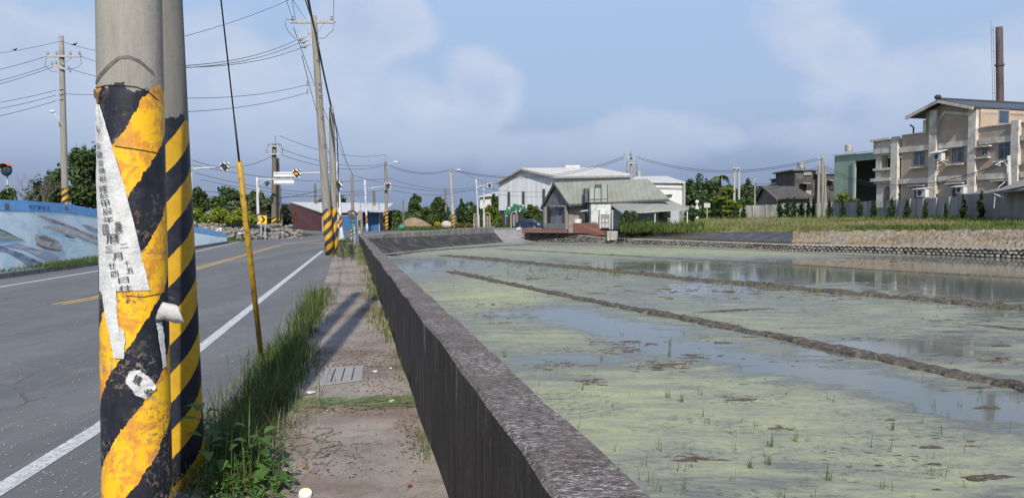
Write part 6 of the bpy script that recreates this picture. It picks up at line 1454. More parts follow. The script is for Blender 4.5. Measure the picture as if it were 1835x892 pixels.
# ------------------------------------------------------------------ vegetation
def leaf_cloud(name, mat, parent, clumps, n, size, seed, aspect=.55, flat=0.0, shell=.55):
    """n leaves spread over clumps (centre, radii); leaves are folded quads turned at random"""
    r = np.random.default_rng(seed); cl = np.array([[*c, *rr] for c, rr in clumps]); w = (cl[:, 3] * cl[:, 4] * cl[:, 5]) ** (2 / 3); w /= w.sum()
    k = r.choice(len(cl), n, p=w); d = r.normal(size=(n, 3)); d /= np.linalg.norm(d, axis=1)[:, None]
    rad = (shell + (1 - shell) * r.random(n)) * r.uniform(.8, 1.13, n); P = cl[k, :3] + d * rad[:, None] * cl[k, 3:]
    # leaf frames: normals lean outwards and up
    nn = d * .7 + r.normal(size=(n, 3)) * .6 + np.array([0, 0, .45]); nn /= np.linalg.norm(nn, axis=1)[:, None]
    t = np.cross(nn, r.normal(size=(n, 3))); t /= np.linalg.norm(t, axis=1)[:, None]; b = np.cross(nn, t)
    s = size * r.uniform(.55, 1.35, n)[:, None]
    V = np.stack([P - t * s, P - b * s * aspect + nn * s * .12, P + t * s, P + b * s * aspect + nn * s * .12], 1).reshape(-1, 3)
    off = parent.location if parent else Vector((0, 0, 0)); V = V - np.array([off.x, off.y, off.z])
    me = bpy.data.meshes.new(name); me.vertices.add(len(V)); me.vertices.foreach_set('co', V.ravel().astype(np.float32))
    me.loops.add(len(V)); me.loops.foreach_set('vertex_index', np.arange(len(V), dtype=np.int32)); me.polygons.add(n)
    me.polygons.foreach_set('loop_start', np.arange(0, len(V), 4, dtype=np.int32)); me.materials.append(mat); me.update(calc_edges=True); me.validate()
    o = bpy.data.objects.new(name, me); COL.objects.link(o)
    if parent: o.parent = parent
    return o
LD = leaf_mat('leaf_dark', (.018, .038, .012), (.090, .14, .042)); LM = leaf_mat('leaf_mid', (.028, .055, .012), (.105, .16, .034)); LL = leaf_mat('leaf_light', (.05, .085, .012), (.20, .26, .035))
LH = leaf_mat('leaf_hedge', (.07, .11, .012), (.32, .38, .04)); LG = leaf_mat('leaf_grey', (.035, .05, .024), (.13, .155, .075)); LC = leaf_mat('leaf_cypress', (.010, .024, .008), (.045, .08, .022), scale=2); LB = leaf_mat('leaf_brown', (.10, .07, .03), (.26, .19, .09))
BARK = M('bark', (.10, .075, .055), (.055, .042, .032), 6, .95, bmp=.5)
def tree(label, px, base_py, top_py, width_px, d, mat, seed, n=1500, size=.22, kind='round', zb=None, name='tree', trunk_px=None, group=None, lean=0, core=True):
    """px = picture column of the crown's middle; rows of base and top; width of the crown in picture pixels"""
    rd = random.Random(seed); k = d / F; H = (base_py - top_py) * k; W = width_px * k; c = D(px, base_py, d)
    z0 = c.z if zb is None else zb; top = D(px, top_py, d).z; H = top - z0
    b = Vector((c.x if trunk_px is None else D(trunk_px, base_py, d).x, d, z0)); root = thing(name, label, 'tree', b, group)
    cl = []
    th = .30 if kind in ('round', 'wide', 'pine') else .12
    if kind == 'cypress':
        m = 9
        for i in range(m):
            t = i / (m - 1); r = W / 2 * (.55 + .6 * t if t < .3 else .78 * (1 - (t - .3) / .75) + .12)
            cl.append(((b.x + rd.uniform(-.12, .12) * W, d + rd.uniform(-.1, .1) * W, z0 + H * (.08 + .84 * t)), (r * rd.uniform(.75, 1.15), r, H * .11)))
    elif kind == 'bush':
        for i in range(14):
            a = rd.uniform(0, 6.28); rr = rd.random() ** .6 * .36 * W; h = rd.random()
            cl.append(((c.x + math.cos(a) * rr, d + math.sin(a) * rr, z0 + H * (.15 + .62 * h * (1 - (rr / (.5 * W)) ** 2 * .6))), (W * rd.uniform(.14, .26), W * rd.uniform(.14, .26), H * rd.uniform(.14, .24))))
    elif kind == 'wide':
        for i in range(46):
            a = rd.uniform(0, 6.28); rr = rd.random() ** .5 * .46; x = math.cos(a) * rr; y = math.sin(a) * rr
            zt = (1 - (2 * math.hypot(x, y)) ** 2.2) ** .5 if math.hypot(x, y) < .5 else 0
            cl.append(((c.x + x * W, d + y * W * .8, z0 + H * (.12 + .76 * zt * rd.uniform(.15, 1.0) ** .7)), (W * rd.uniform(.09, .17), W * rd.uniform(.09, .17), H * rd.uniform(.08, .15))))
    elif kind == 'pine':     # layered pads
        for i in range(7):
            t = i / 6; r = W / 2 * (1 - .72 * t)
            for j in range(5):
                a = rd.uniform(0, 6.28); q = rd.uniform(.3, .75) * r; cl.append(((c.x + math.cos(a) * q, d + math.sin(a) * q, z0 + H * (.16 + .78 * t) + rd.uniform(-.03, .03) * H), (r * rd.uniform(.35, .55), r * rd.uniform(.35, .55), H * .045)))
    else:
        for i in range(26):
            u = rd.uniform(-1, 1); a = rd.uniform(0, 6.28); q = rd.uniform(.45, .88); s_ = math.sqrt(1 - u * u)
            cl.append(((c.x + math.cos(a) * s_ * q * W * .42, d + math.sin(a) * s_ * q * W * .42, z0 + H * (.62 + .30 * u * q)), (W * rd.uniform(.09, .19), W * rd.uniform(.09, .19), H * rd.uniform(.07, .13))))
    leaf_cloud('crown', mat, root, cl, n, size, seed, shell=.35)
    # trunk and limbs
    mb = MB(); tr = max(.05, W * .028) if kind != 'cypress' else .05; tp = b + Vector((rd.uniform(-.1, .1), 0, H * .55)); mb.path([b + Vector((0, 0, -.1)), b.lerp(tp, .5) + Vector((rd.uniform(-.05, .05) * H, 0, 0)), tp], tr * 1.3, 8, tr * .7)
    if kind != 'cypress':
        for i in range(6): q = Vector(rd.choice(cl)[0]); s0 = b.lerp(tp, rd.uniform(.4, .95)); mb.path([s0, s0.lerp(q, .5) + Vector((0, 0, .05 * H)), q], tr * .55, 5, tr * .15)
    mb.build('trunk', BARK, root, smooth=True)
    return root
# left side, behind the mural
tree('tall dark green tree behind the mural wall right of the striped pole', 142, 400, 243, 112, 52, LD, 1, 5200, .17, 'wide', zb=1.2, trunk_px=157)
tree('small light green shrub tree behind the mural at the left edge', 12, 395, 318, 66, 40, LM, 2, 1600, .12, 'bush', zb=1.2)
tree('sparse olive shrub left of the mural pole', 78, 395, 300, 66, 46, LG, 3, 900, .12, 'bush', zb=1.2, core=False)
# bare twigs
b = Vector((D(66, 388, 44).x, 44, 1.2)); root = thing('bare_shrub', 'leafless twiggy shrub behind the mural left of the pole', 'shrub', b); mb = MB(); rd = random.Random(8)
def twig(p, v, l, r, dep):
    q = p + v * l; mb.path([p, p.lerp(q, .5) + Vector((rd.uniform(-.06, .06), 0, 0)) * l, q], r, 4, r * .6)
    if dep:
        for _ in range(3): w = (v + Vector((rd.uniform(-.7, .7), rd.uniform(-.4, .4), rd.uniform(-.15, .5)))).normalized(); twig(p.lerp(q, rd.uniform(.5, 1)), w, l * .68, r * .6, dep - 1)
for k in range(4): twig(b, Vector((rd.uniform(-.5, .5), 0, 1)).normalized(), 1.5, .02, 3)
mb.build('branches', M('twig_grey', (.20, .17, .14), (.14, .12, .1)), root)
tree('dark dome tree seen just right of the foreground poles', 358, 420, 330, 44, 95, LD, 4, 1500, .26, 'round', zb=0)
tree('big rounded green bush covering the base of the old wooden pole', 426, 425, 320, 112, 86, LM, 5, 6000, .24, 'wide', zb=0)
tree('grey-green lower bush between the big rounded bush and the hedge', 448, 420, 347, 96, 82, LG, 15, 3600, .20, 'wide', zb=0)
tree('grey-green spreading bush behind the chevron sign', 478, 420, 345, 88, 80, LG, 6, 4200, .20, 'wide', zb=0)
tree('dark tree behind the roof of the maroon shed', 590, 405, 338, 62, 138, LD, 7, 1800, .36, 'round', zb=0)
# clipped hedge above the rocks
def hedge(label, x0, x1, y0, y1, d0, d1, mat, n, size, seed, depth=1.4, name='hedge'):
    A1, B1 = D(x0, y1, d0), D(x1, y1, d1); za, zb_ = D(x0, y0, d0).z, D(x1, y0, d1).z; root = thing(name, label, 'hedge', A1); rd = random.Random(seed); cl = []
    m = max(6, int((B1 - A1).length / .9))
    for i in range(m * 2):
        t = (i + .5) / (m * 2); p = A1.lerp(B1, t); zt = za + (zb_ - za) * t; h = zt - p.z
        cl.append(((p.x, p.y + rd.uniform(0, depth), p.z + h * rd.choice((.35, .7))), (.75, .6, h * rd.uniform(.26, .36))))
    leaf_cloud('leaves', mat, root, cl, n, size, seed)
    mb = MB(); 
    for i in range(m): t = (i + .5) / m; p = A1.lerp(B1, t); mb.tube(p + Vector((0, .3, 0)), p + Vector((0, .3, (za - A1.z) * .6)), .03, .02, 5)
    mb.build('stems', BARK, root); return root
hedge('bright yellow-green clipped hedge above the boulder pile left of the yellow guard', 338, 446, 372, 402, 66, 68, LH, 6000, .12, 11)
# boulder pile: every rock its own object
rocks = []
ROCKM = [M('boulder_warm', (.27, .24, .20), (.15, .13, .11), 2.5, .95, bmp=.6, dirt=(.36, .33, .29), dirt_scale=2), M('boulder_grey', (.22, .215, .205), (.12, .118, .112), 2.5, .95, bmp=.6, dirt=(.33, .32, .3), dirt_scale=2)]
rd = random.Random(31)
for i in range(6):
    o = MB().ball((0, 0, 0), (.5, .42, .36), 9, 6, .18, rd).build('boulder', ROCKM[i % 2], None, smooth=False); rocks.append(o)
used = set()
def put_rock(px, py, d, s, label, group):
    i = rd.randrange(6); src = rocks[i]
    if i in used: o = src.copy(); COL.objects.link(o)
    else: o = src; used.add(i)
    o.location = D(px, py, d); o.scale = (s * rd.uniform(.8, 1.3), s, s * rd.uniform(.75, 1.1)); o.rotation_euler = (rd.uniform(-.4, .4), rd.uniform(-.4, .4), rd.uniform(0, 6.3)); tag(o, label, 'boulder', group); return o
for row, (y0, dd, n) in enumerate(((424, 0, 24), (417, .5, 25), (410, 1.0, 24), (403, 1.5, 22))):
    for k in range(n):
        px = 345 + (180 if row > 1 else 200) * (k + rd.random() * .6) / n; tt = (px - 345) / 200
        put_rock(px, y0 + rd.uniform(-2, 2) + tt * 3, 64 + tt * 8 + dd, rd.uniform(.42, .74), 'rough boulder in the rock pile along the far side of the road', 'boulders piled along the far roadside')
for px, py, d, s, lab in ((538, 417, 86, 1.3, 'pale flat boulder at the right tail of the rock pile'), (522, 414, 86, 1.2, 'grey boulder next to the pale flat one at the end of the pile')): put_rock(px, py, d, s, lab, None)
for i in range(6):
    if i not in used: bpy.data.objects.remove(rocks[i])
# white tied sacks / cloth on the rocks
M('sack_white', (.72, .72, .73), (.6, .6, .62))
# red-leaved plant near the shed
tree('small shrub with red flowers in front of the maroon shed', 515, 412, 377, 22, 100, leaf_mat('leaf_red', (.05, .06, .02), (.45, .06, .03)), 12, 260, .16, 'bush', zb=0)
b = Vector((D(529, 412, 98).x, 98, 0)); root = thing('flower_sapling', 'thin sapling with a red flower head against the maroon wall', 'plant', b); MB().tube(b, D(527, 388, 98), .05, .03, 6).build('stem', BARK, root); leaf_cloud('flowers', _mats['leaf_red'], root, [((D(527, 387, 98).x, 98, D(527, 387, 98).z), (.5, .4, .35))], 70, .15, 3)
# verge strip in front of the rocks
from mathutils.noise import noise as NZ
def blades(name, label, cat, pts, hmin, hmax, w, mat, seed, bend=.35, kind='stuff', parent=None, clump=0, flatten=0):
    """grass: curved tapering blades; pts (n,3) feet"""
    r = np.random.default_rng(seed); P = np.array(pts, dtype=float); n = len(P); h = r.uniform(hmin, hmax, n) * r.uniform(.6, 1, n)
    if clump: h = h * np.array([max(.25, 1 + clump * NZ(Vector((p[0] * 2.4, p[1] * 2.4, seed)))) for p in P])
    az = r.uniform(0, 2 * np.pi, n); bd = r.uniform(.1, 1, n) * bend
    dx, dy = np.cos(az), np.sin(az); sx, sy = -dy, dx; ww = w * r.uniform(.6, 1.4, n)
    rows = []
    for t, wt in ((0, 1), (.4, .85), (.75, .55), (1, .0)):
        off = h * bd * t ** 2.0; z = h * (t - flatten * t * t * .5) * np.sqrt(np.maximum(.05, 1 - (bd * t) ** 2 * .6))
        for s in ((-1, 1) if wt else (0,)):
            rows.append(np.stack([P[:, 0] + dx * off + sx * ww * wt * .5 * s, P[:, 1] + dy * off + sy * ww * wt * .5 * s, P[:, 2] + z], 1))
    V = np.stack(rows, 1).reshape(-1, 3); base = np.arange(n)[:, None] * 7
    q = np.concatenate([base + np.array([0, 1, 3, 2]), base + np.array([2, 3, 5, 4])], 1).reshape(-1, 4); t3 = base + np.array([4, 5, 6])
    loops = np.concatenate([q.ravel(), t3.ravel()]); starts = np.concatenate([np.arange(len(q)) * 4, len(q) * 4 + np.arange(len(t3)) * 3])
    me = bpy.data.meshes.new(name); me.vertices.add(len(V)); me.vertices.foreach_set('co', V.ravel().astype(np.float32)); me.loops.add(len(loops)); me.loops.foreach_set('vertex_index', loops.astype(np.int32))
    me.polygons.add(len(starts)); me.polygons.foreach_set('loop_start', starts.astype(np.int32)); me.materials.append(mat); me.update(calc_edges=True); me.validate()
    o = bpy.data.objects.new(name, me); COL.objects.link(o)
    if kind: o['kind'] = kind
    if label: tag(o, label, cat)
    return o
GM = leaf_mat('grass_green', (.028, .055, .012), (.13, .19, .04), scale=1.5, trans=.35); GD = leaf_mat('grass_dark', (.022, .046, .012), (.095, .155, .035), scale=2, trans=.3); GY_ = leaf_mat('grass_yellow', (.075, .10, .028), (.24, .27, .085), scale=.6, trans=.35); GB = leaf_mat('grass_dry', (.14, .10, .05), (.36, .27, .14), scale=.8)
r_ = np.random.default_rng(4)
def scatter_line(P, n, half, seed, dens=None):
    r = np.random.default_rng(seed); P = [Vector(p) for p in P]; L = [0]
    for a, b in zip(P, P[1:]): L.append(L[-1] + (b - a).length)
    out = []
    for _ in range(n):
        s = r.random() ** (dens or 1) * L[-1]; i = max(k for k in range(len(L) - 1) if L[k] <= s); t = (s - L[i]) / (L[i + 1] - L[i]); p = P[i].lerp(P[i + 1], t); o = r.normal() * (half[0] + (half[1] - half[0]) * s / L[-1]); out.append((p.x + o, p.y, p.z))
    return out
def noise_keep(pts, f=1.3, thr=.45, seed=0):
    from mathutils import noise as nz
    return [p for p in pts if nz.noise(Vector((p[0] * f + seed, p[1] * f, 0))) * .5 + .5 > thr]
# tall grass of the verge between road and sidewalk
vl = [G(395, 892, .02), G(430, 800, .02), G(468, 735, .02), G(495, 690, .02), G(522, 630, .02), G(548, 580, .02), G(570, 540, .02), G(579, 522, .02)]
pts = scatter_line(vl[4:], 3000, (.12, .20), 61); blades('verge_grass', None, None, pts, .06, .24, .010, GM, 62, 1.0, clump=1.4)
pts = scatter_line(vl[:5], 5200, (.17, .20), 1); blades('verge_grass', None, None, pts, .08, .36, .0085, GM, 5, 1.0, clump=1.3)
pts = noise_keep(scatter_line(vl[:7], 3600, (.12, .12), 2), 2.2, .50); blades('verge_tall_grass', None, None, pts, .2, .52, .009, GD, 6, .85, clump=.9)
pts = noise_keep(scatter_line(vl[:4], 2600, (.25, .25), 3), 3, .5); blades('verge_dry_grass', None, None, pts, .05, .28, .006, GB, 7, 1.0)
# seed heads
pts = scatter_line(vl, 170, (.2, .16), 9); mbp = []
blades('grass_seed_stalks', None, None, pts, .4, .78, .006, leaf_mat('seed_stalk', (.18, .16, .07), (.34, .30, .16)), 8, .7)
# low leafy ground cover by the second pole
def broad_leaf(mb, p, dirv, L, W, droop=.3):
    d = Vector(dirv).normalized(); s = d.cross(Vector((0, 0, 1))).normalized(); u = s.cross(d)
    prof = [(0, .04), (.2, .32), (.45, .5), (.7, .38), (.88, .18), (1, .0)]; vs = []; fs = []
    for t, w_ in prof:
        c = p + d * L * t - Vector((0, 0, 1)) * droop * L * t * t; vs += [c - s * W * w_ + u * W * w_ * .35, c, c + s * W * w_ + u * W * w_ * .35]
    for i in range(5): fs += [[i * 3, i * 3 + 1, i * 3 + 4, i * 3 + 3], [i * 3 + 1, i * 3 + 2, i * 3 + 5, i * 3 + 4]]
    mb.add(vs, fs)
WEED = leaf_mat('weed_leaf', (.035, .085, .016), (.115, .22, .045), scale=5, trans=.3); WEEDD = leaf_mat('weed_leaf_dark', (.02, .05, .012), (.07, .13, .03), scale=5, trans=.3)
def weed(label, px, py, h, n, L, seed, lean=(0, 0), mat=WEED):
    rd = random.Random(seed); b = G(px, py, .01); root = thing('leafy_weed', label, 'weed', b)
    st = [b, b + Vector((lean[0] * .3, lean[1] * .3, h * .4)), b + Vector((lean[0] * .7, lean[1] * .7, h * .75)), b + Vector((lean[0], lean[1], h))]
    MB().path(st, .006, 6, .003).build('stem', M('weed_stem', (.09, .14, .04), (.13, .12, .05)), root, smooth=True)
    mb = MB()
    for i in range(n):
        t = .25 + .75 * i / (n - 1); k = min(2, int(t * 3)); p = st[k].lerp(st[k + 1], t * 3 - k); a = i * 2.4 + rd.uniform(-.4, .4)
        q = p + Vector((math.cos(a), math.sin(a), .25)) * L * .35; mb.path([p, q], .002, 4); broad_leaf(mb, q, (math.cos(a), math.sin(a), rd.uniform(.0, .5)), L * 1.35 * rd.uniform(.7, 1.15), L * 1.35 * rd.uniform(.5, .62), rd.uniform(.2, .6))
    mb.build('leaves', mat, root, smooth=True); return root
weed('tall leafy weed leaning against the second striped pole', 384, 884, .66, 11, .105, 1, (-.07, -.05)); weed('broad-leaved weed right of the second pole above the ground cover', 402, 880, .46, 9, .10, 2, (.03, .0)); weed('leafy weed at the right edge of the verge with a flat rosette of leaves', 462, 860, .34, 12, .12, 3, (.02, .0)); weed('leafy weed rooted between the grass and the concrete, lower right of the verge', 488, 878, .20, 10, .12, 5, (.02, -.02))
weed('dark-leaved weed at the foot of the second pole', 372, 838, .40, 8, .11, 6, (-.1, -.03), WEEDD)
mb = MB(); rd = random.Random(12)
for k in range(1500):
    px, py = rd.gauss(425, 52), rd.uniform(800, 990)
    if px > 520 - (892 - py) * .1 or px < 322: px = rd.uniform(350, 480)
    p = G(px, py, .015); a = rd.uniform(0, 6.28); L = rd.uniform(.03, .075); broad_leaf(mb, p + Vector((0, 0, rd.uniform(.0, .16))), (math.cos(a), math.sin(a), rd.uniform(-.1, .8)), L, L * .45, .3)
tag(mb.build('ground_cover', WEED, smooth=True), kind='stuff')
# creeping weeds along the wall foot and on the concrete
wf = [wall_L(y) + Vector((-.07, 0, -.95)) for y in (2.4, 3.4, 4.4, 5, 6, 8, 12, 18, 26, 40, 55)]
wf = [Vector((p.x, p.y, .03)) for p in wf]
pts = noise_keep(scatter_line(wf, 2600, (.05, .12), 13, 1.4), 1.8, .55); blades('wall_foot_grass', None, None, pts, .03, .17, .006, GM, 14, .9)
pts = noise_keep(scatter_line([Vector((p.x - .02, p.y, .03)) for p in wf[6:]], 1600, (.12, .22), 15), .6, .42); blades('wall_foot_grass', None, None, pts, .06, .28, .02, GY_, 16, .7)
# mown stalks lying across the sidewalk
mb = MB(); rd = random.Random(17)
for k in range(330):
    t = rd.random(); px = 525 + t * 210; py = 722 - t * 6 + rd.gauss(0, 6); p = G(px, py, .035 + rd.random() * .02); a = rd.gauss(.05, .22); L = rd.uniform(.12, .36); v = Vector((math.cos(a), math.sin(a), rd.uniform(-.02, .06)))
    s = Vector((-v.y, v.x, 0)) * .005; mb.add([p - s, p + v * L * .5 - s + Vector((0, 0, .012)), p + v * L, p + v * L * .5 + s + Vector((0, 0, .012)), p + s], [[0, 1, 2, 3, 4]])
tag(mb.build('cut_grass', leaf_mat('cut_grass_leaf', (.09, .14, .04), (.34, .42, .16), scale=6)), kind='stuff')
# dead leaves and crumbs strewn on the concrete
mb = MB(); mbd = MB(); rd = random.Random(19)
def debris(mb, cx, cy, rx, ry, n, s0=.006, s1=.022, z=.034):
    for k in range(n):
        px, py = rd.gauss(cx, rx), rd.gauss(cy, ry); p = G(px, py, z)
        if p.x > wall_L(p.y).x - .03: continue
        s = rd.uniform(s0, s1); a = rd.uniform(0, 6.28); v = Vector((math.cos(a), math.sin(a), rd.uniform(-.2, .3))) * s; w_ = Vector((-math.sin(a), math.cos(a), rd.uniform(-.3, .3))) * s * rd.uniform(.25, .7)
        mb.add([p - v, p - w_ + Vector((0, 0, .003)), p + v, p + w_ + Vector((0, 0, s * .4))], [[0, 1, 2, 3]])
for a in ((650, 640, 50, 12, 420), (620, 655, 45, 3, 200), (690, 600, 35, 35, 380), (560, 735, 60, 4, 160), (640, 728, 60, 4, 120), (740, 770, 14, 40, 160), (640, 560, 30, 30, 180), (520, 760, 15, 30, 120), (570, 830, 50, 14, 120), (680, 690, 26, 14, 180), (660, 520, 14, 30, 140), (700, 720, 40, 60, 120)): debris(mb, *a)
tag(mb.build('leaf_litter', leaf_mat('litter', (.07, .035, .02), (.30, .18, .10), scale=8)), kind='stuff')
# creeping dry stems on the sidewalk lower left
mb = MB()
for k in range(26):
    p = G(rd.gauss(580, 34), rd.gauss(800, 26), .034); a = rd.uniform(0, 6.28); P = [p]
    for j in range(5): a += rd.uniform(-.5, .5); P.append(P[-1] + Vector((math.cos(a), math.sin(a), rd.uniform(-.1, .15))) * .035); P[-1].z = max(.034, P[-1].z); broad_leaf(mb, P[-1], (math.cos(a + 1.2 * (-1) ** j), math.sin(a + 1.2 * (-1) ** j), .4), rd.uniform(.018, .035), .014, .1)
    mb.path(P, .0022, 4)
tag(mb.build('creeping_weed', leaf_mat('creeper', (.09, .10, .04), (.20, .19, .09), scale=9)), kind='stuff')
# things lying about
c = G(547, 886, .05); root = thing('plastic_cup_lid', 'round white plastic cup lid lying on the sidewalk at the bottom edge', 'lid', c); MB().tube(c, c + Vector((.004, -.01, .022)), .048, .043, 28).build('lid', M('plastic_white', (.78, .78, .76), (.7, .7, .66), rough=.35), root, smooth=False)
MB().tube(c + Vector((.003, -.008, .0205)), c + Vector((.0042, -.0105, .024)), .034, .033, 24).build('inner_ring', M('plastic_yellow', (.62, .58, .25), (.72, .7, .6), 20, .4), root)
def crumple(px, py, s, label, mat, cat='litter', name='crumpled_wrapper', z=.035):
    r2 = random.Random(int(px)); tag(MB().ball(G(px, py, z) + Vector((0, 0, s * .25)), (s, s * .8, s * .35), 10, 7, .35, r2).build(name, mat, None, smooth=False), label, cat)
crumple(556, 705, .05, 'crushed clear plastic cup beside the verge above the cut grass', M('plastic_clear', (.45, .48, .5), (.6, .62, .64), 20, .2)); crumple(702, 719, .035, 'white paper scrap on the cut grass near the wall', M('plastic_white', ())); crumple(628, 727, .022, 'orange-red bit of rubbish on the band of cut grass', M('rubbish_orange', (.55, .10, .03), (.45, .08, .03))); crumple(587, 735, .014, 'tiny white scrap below the cut grass', M('plastic_white', ()))
crumple(632, 459, .10, 'white crumpled bag on the sidewalk beyond the leaning pole', M('plastic_white', ())); crumple(640, 451, .08, 'small white bag at the wall foot near the far end', M('plastic_white', ())); crumple(622, 450, .09, 'white paper cup on the path just right of the leaning pole', M('plastic_white', ()))
crumple(672, 666, .03, 'pale wrapper among the dead leaves right of the drain cover', M('plastic_white', ())); crumple(700, 660, .02, 'little white scrap among dead leaves by the wall', M('plastic_white', ()))
p = G(735, 873, .034); mb = MB(); broad_leaf(mb, p + Vector((-.02, 0, .004)), (1, .4, .25), .045, .04, -.1); tag(mb.build('red_leaf', M('leaf_crimson', (.25, .02, .015), (.2, .02, .015)), smooth=True), 'single dark red leaf on the bare concrete near the wall', 'leaf')
# slotted concrete drain cover
q = [G(572, 691, .036), G(648, 682, .036), G(652, 655, .036), G(585, 660, .036)]; root = thing('drain_cover', 'pale concrete drain cover with slots set in the sidewalk', 'drain cover', q[0]); MB().poly(q, (0, 0, .008)).build('slab', M('slab_pale', (.33, .315, .30), (.26, .25, .235), 4, .9, bmp=.3), root, rec=True)
mb = MB()
for t in (.25, .5, .75): a, b = q[0].lerp(q[1], t), q[3].lerp(q[2], t); mb.bar(a.lerp(b, .1) + Vector((0, 0, .007)), a.lerp(b, .9) + Vector((0, 0, .007)), .014, .006)
mb.build('slot', _mats['joint_dark'], root)
# gravel crumbs on the road
mb = MB(); rd = random.Random(23)
for k in range(900):
    px, py = rd.uniform(0, 470), rd.uniform(520, 892); p = G(px, py, .002)
    if p.x > -2.0: continue
    s = rd.uniform(.004, .011); mb.ball(p + Vector((0, 0, s * .4)), (s, s, s * .6), 5, 3, .3, rd)
tag(mb.build('road_gravel', M('gravel', (.36, .34, .30), (.2, .19, .18), 30, .95)), kind='stuff')
# grass tufts at the leaning poles, kerb and along the road
def patch(cx, cy, rx, ry, n, z=0): return [tuple(G(r_.normal(cx, rx), r_.normal(cy, ry), z)) for _ in range(n)]
blades('pole_foot_grass', None, None, patch(618, 455, 8, 4, 1500), .15, .75, .03, GG := leaf_mat('grass_greygreen', (.05, .065, .03), (.19, .20, .11), scale=2), 31, .6)
blades('kerb_grass', None, None, scatter_line([p + Vector((-.25, 0, 0)) for p in (kt[3], kt[4], kt[5])] , 3600, (.25, .45), 32), .08, .30, .02, GM, 33, .8)
blades('kerb_grass', None, None, scatter_line([p + Vector((-.4, 0, 0)) for p in (kt[2], kt[3])], 200, (.15, .2), 34), .05, .2, .02, GD, 35, .8)
blades('roadside_grass', None, None, scatter_line([G(395, 431), G(470, 427), G(550, 420.5)], 3600, (.6, 1.0), 36), .08, .3, .05, GM, 37, .8)
blades('roadside_grass', None, None, patch(618, 434, 8, 1.2, 500), .1, .4, .03, GM, 38, .7)
# ---- right bank: tall yellow-green grass on the terrace
vsG, wG_, nnG = GRID
def terrace_pt(i, j, di, dj):
    a = vsG[i * wG_ + j]; b = vsG[(i + 1) * wG_ + j]; c = vsG[i * wG_ + j + 1]; return a.lerp(b, di) + (c - a) * dj
nI = (len(cols) - 1) * nnG
pG, pY, pB, pT = [], [], [], []
rd = random.Random(41)
for _ in range(34000):
    i = rd.randrange(nI); j = rd.randrange(rows) if rd.random() < .6 else rd.randrange(3); p = terrace_pt(i, j, rd.random(), rd.random()); px = proj(p)[0]
    if px > 1900: continue
    from mathutils import noise as nz
    nv = nz.noise(Vector((p.x * .16, p.y * .09, 3))); 
    if nz.noise(Vector((p.x * .35, p.y * .35, 9))) < -.35: continue
    tall = px < 1480 or nv > .25
    if nv < -.22: pB.append(tuple(p))
    elif tall and px < 1500: (pT if rd.random() < .6 else pY).append(tuple(p))
    else: (pY if nv < .12 else pG).append(tuple(p))
blades('tall_bank_grass', None, None, pT, .22, .62, .045, GY_, 42, .55, clump=.8); blades('bank_grass', None, None, pY, .12, .34, .05, GY_, 43, .6); blades('bank_green_grass', None, None, pG, .15, .5, .05, GM, 44, .6); blades('bank_dry_grass', None, None, pB, .12, .4, .05, GB, 45, .6)
# weeds on the rubble and on the sheeting
pr = []
for _ in range(2600):
    i = rd.randrange(5); t = rd.random(); s = rd.random(); a = b_cap[5 + i].lerp(b_cap[6 + i], t) if 6 + i < len(b_cap) else None
    if a is None: continue
    b = b_slope[5 + i].lerp(b_slope[6 + i], t); p = a.lerp(b, s)
    if nz.noise(p * .35) > .08: pr.append(tuple(p))
blades('slope_dry_grass', None, None, pr, .12, .4, .04, GB, 46, .8)
# left part of the bank in front of the awning
pl_ = [tuple(D(rd.uniform(1112, 1262), rd.uniform(404, 417), 76 + rd.random() * 3)) for _ in range(3200)]
blades('bank_weeds', None, None, pl_, .25, .75, .05, GM, 47, .5, clump=.8)
pl_ = [tuple(D(rd.uniform(1190, 1300), rd.uniform(408, 417), 75 + rd.random() * 3)) for _ in range(1500)]
blades('bank_weeds', None, None, pl_, .2, .5, .05, GY_, 48, .5)
# bush in front of the awning, and others near the house
tree('dark untidy bush left of the awning roof', 1128, 420, 372, 40, 78.5, LD, 51, 2400, .16, 'bush', zb=.0)
tree('low green bush under the awning beside the dark one', 1155, 414, 388, 46, 79, LM, 52, 1500, .15, 'bush', zb=.2)
tree('small bush between the parked car and the grey house', 975, 411, 396, 12, 98, LM, 53, 350, .15, 'bush', zb=.3)
tree('clipped round tree in front of the warehouse left of the grey house', 953, 408, 360, 34, 128, LM, 54, 2200, .22, 'wide', zb=.1)
tree('clipped light green tree at the warehouse corner', 882, 402, 362, 32, 132, LL, 55, 1600, .22, 'wide', zb=.1)
tree('dark tree behind the small white warehouse', 887, 400, 340, 22, 170, LD, 56, 900, .35, 'round', zb=0)
hedge('long low clipped hedge along the road before the white warehouse', 812, 936, 399.5, 409.5, 122, 126, LM, 5200, .15, 57, 1.0)
hedge('lower hedge with reddish tips right of the pale striped pole', 812, 860, 401, 408.5, 119, 120, leaf_mat('leaf_reddish', (.06, .05, .02), (.20, .15, .05)), 900, .14, 58, .8)
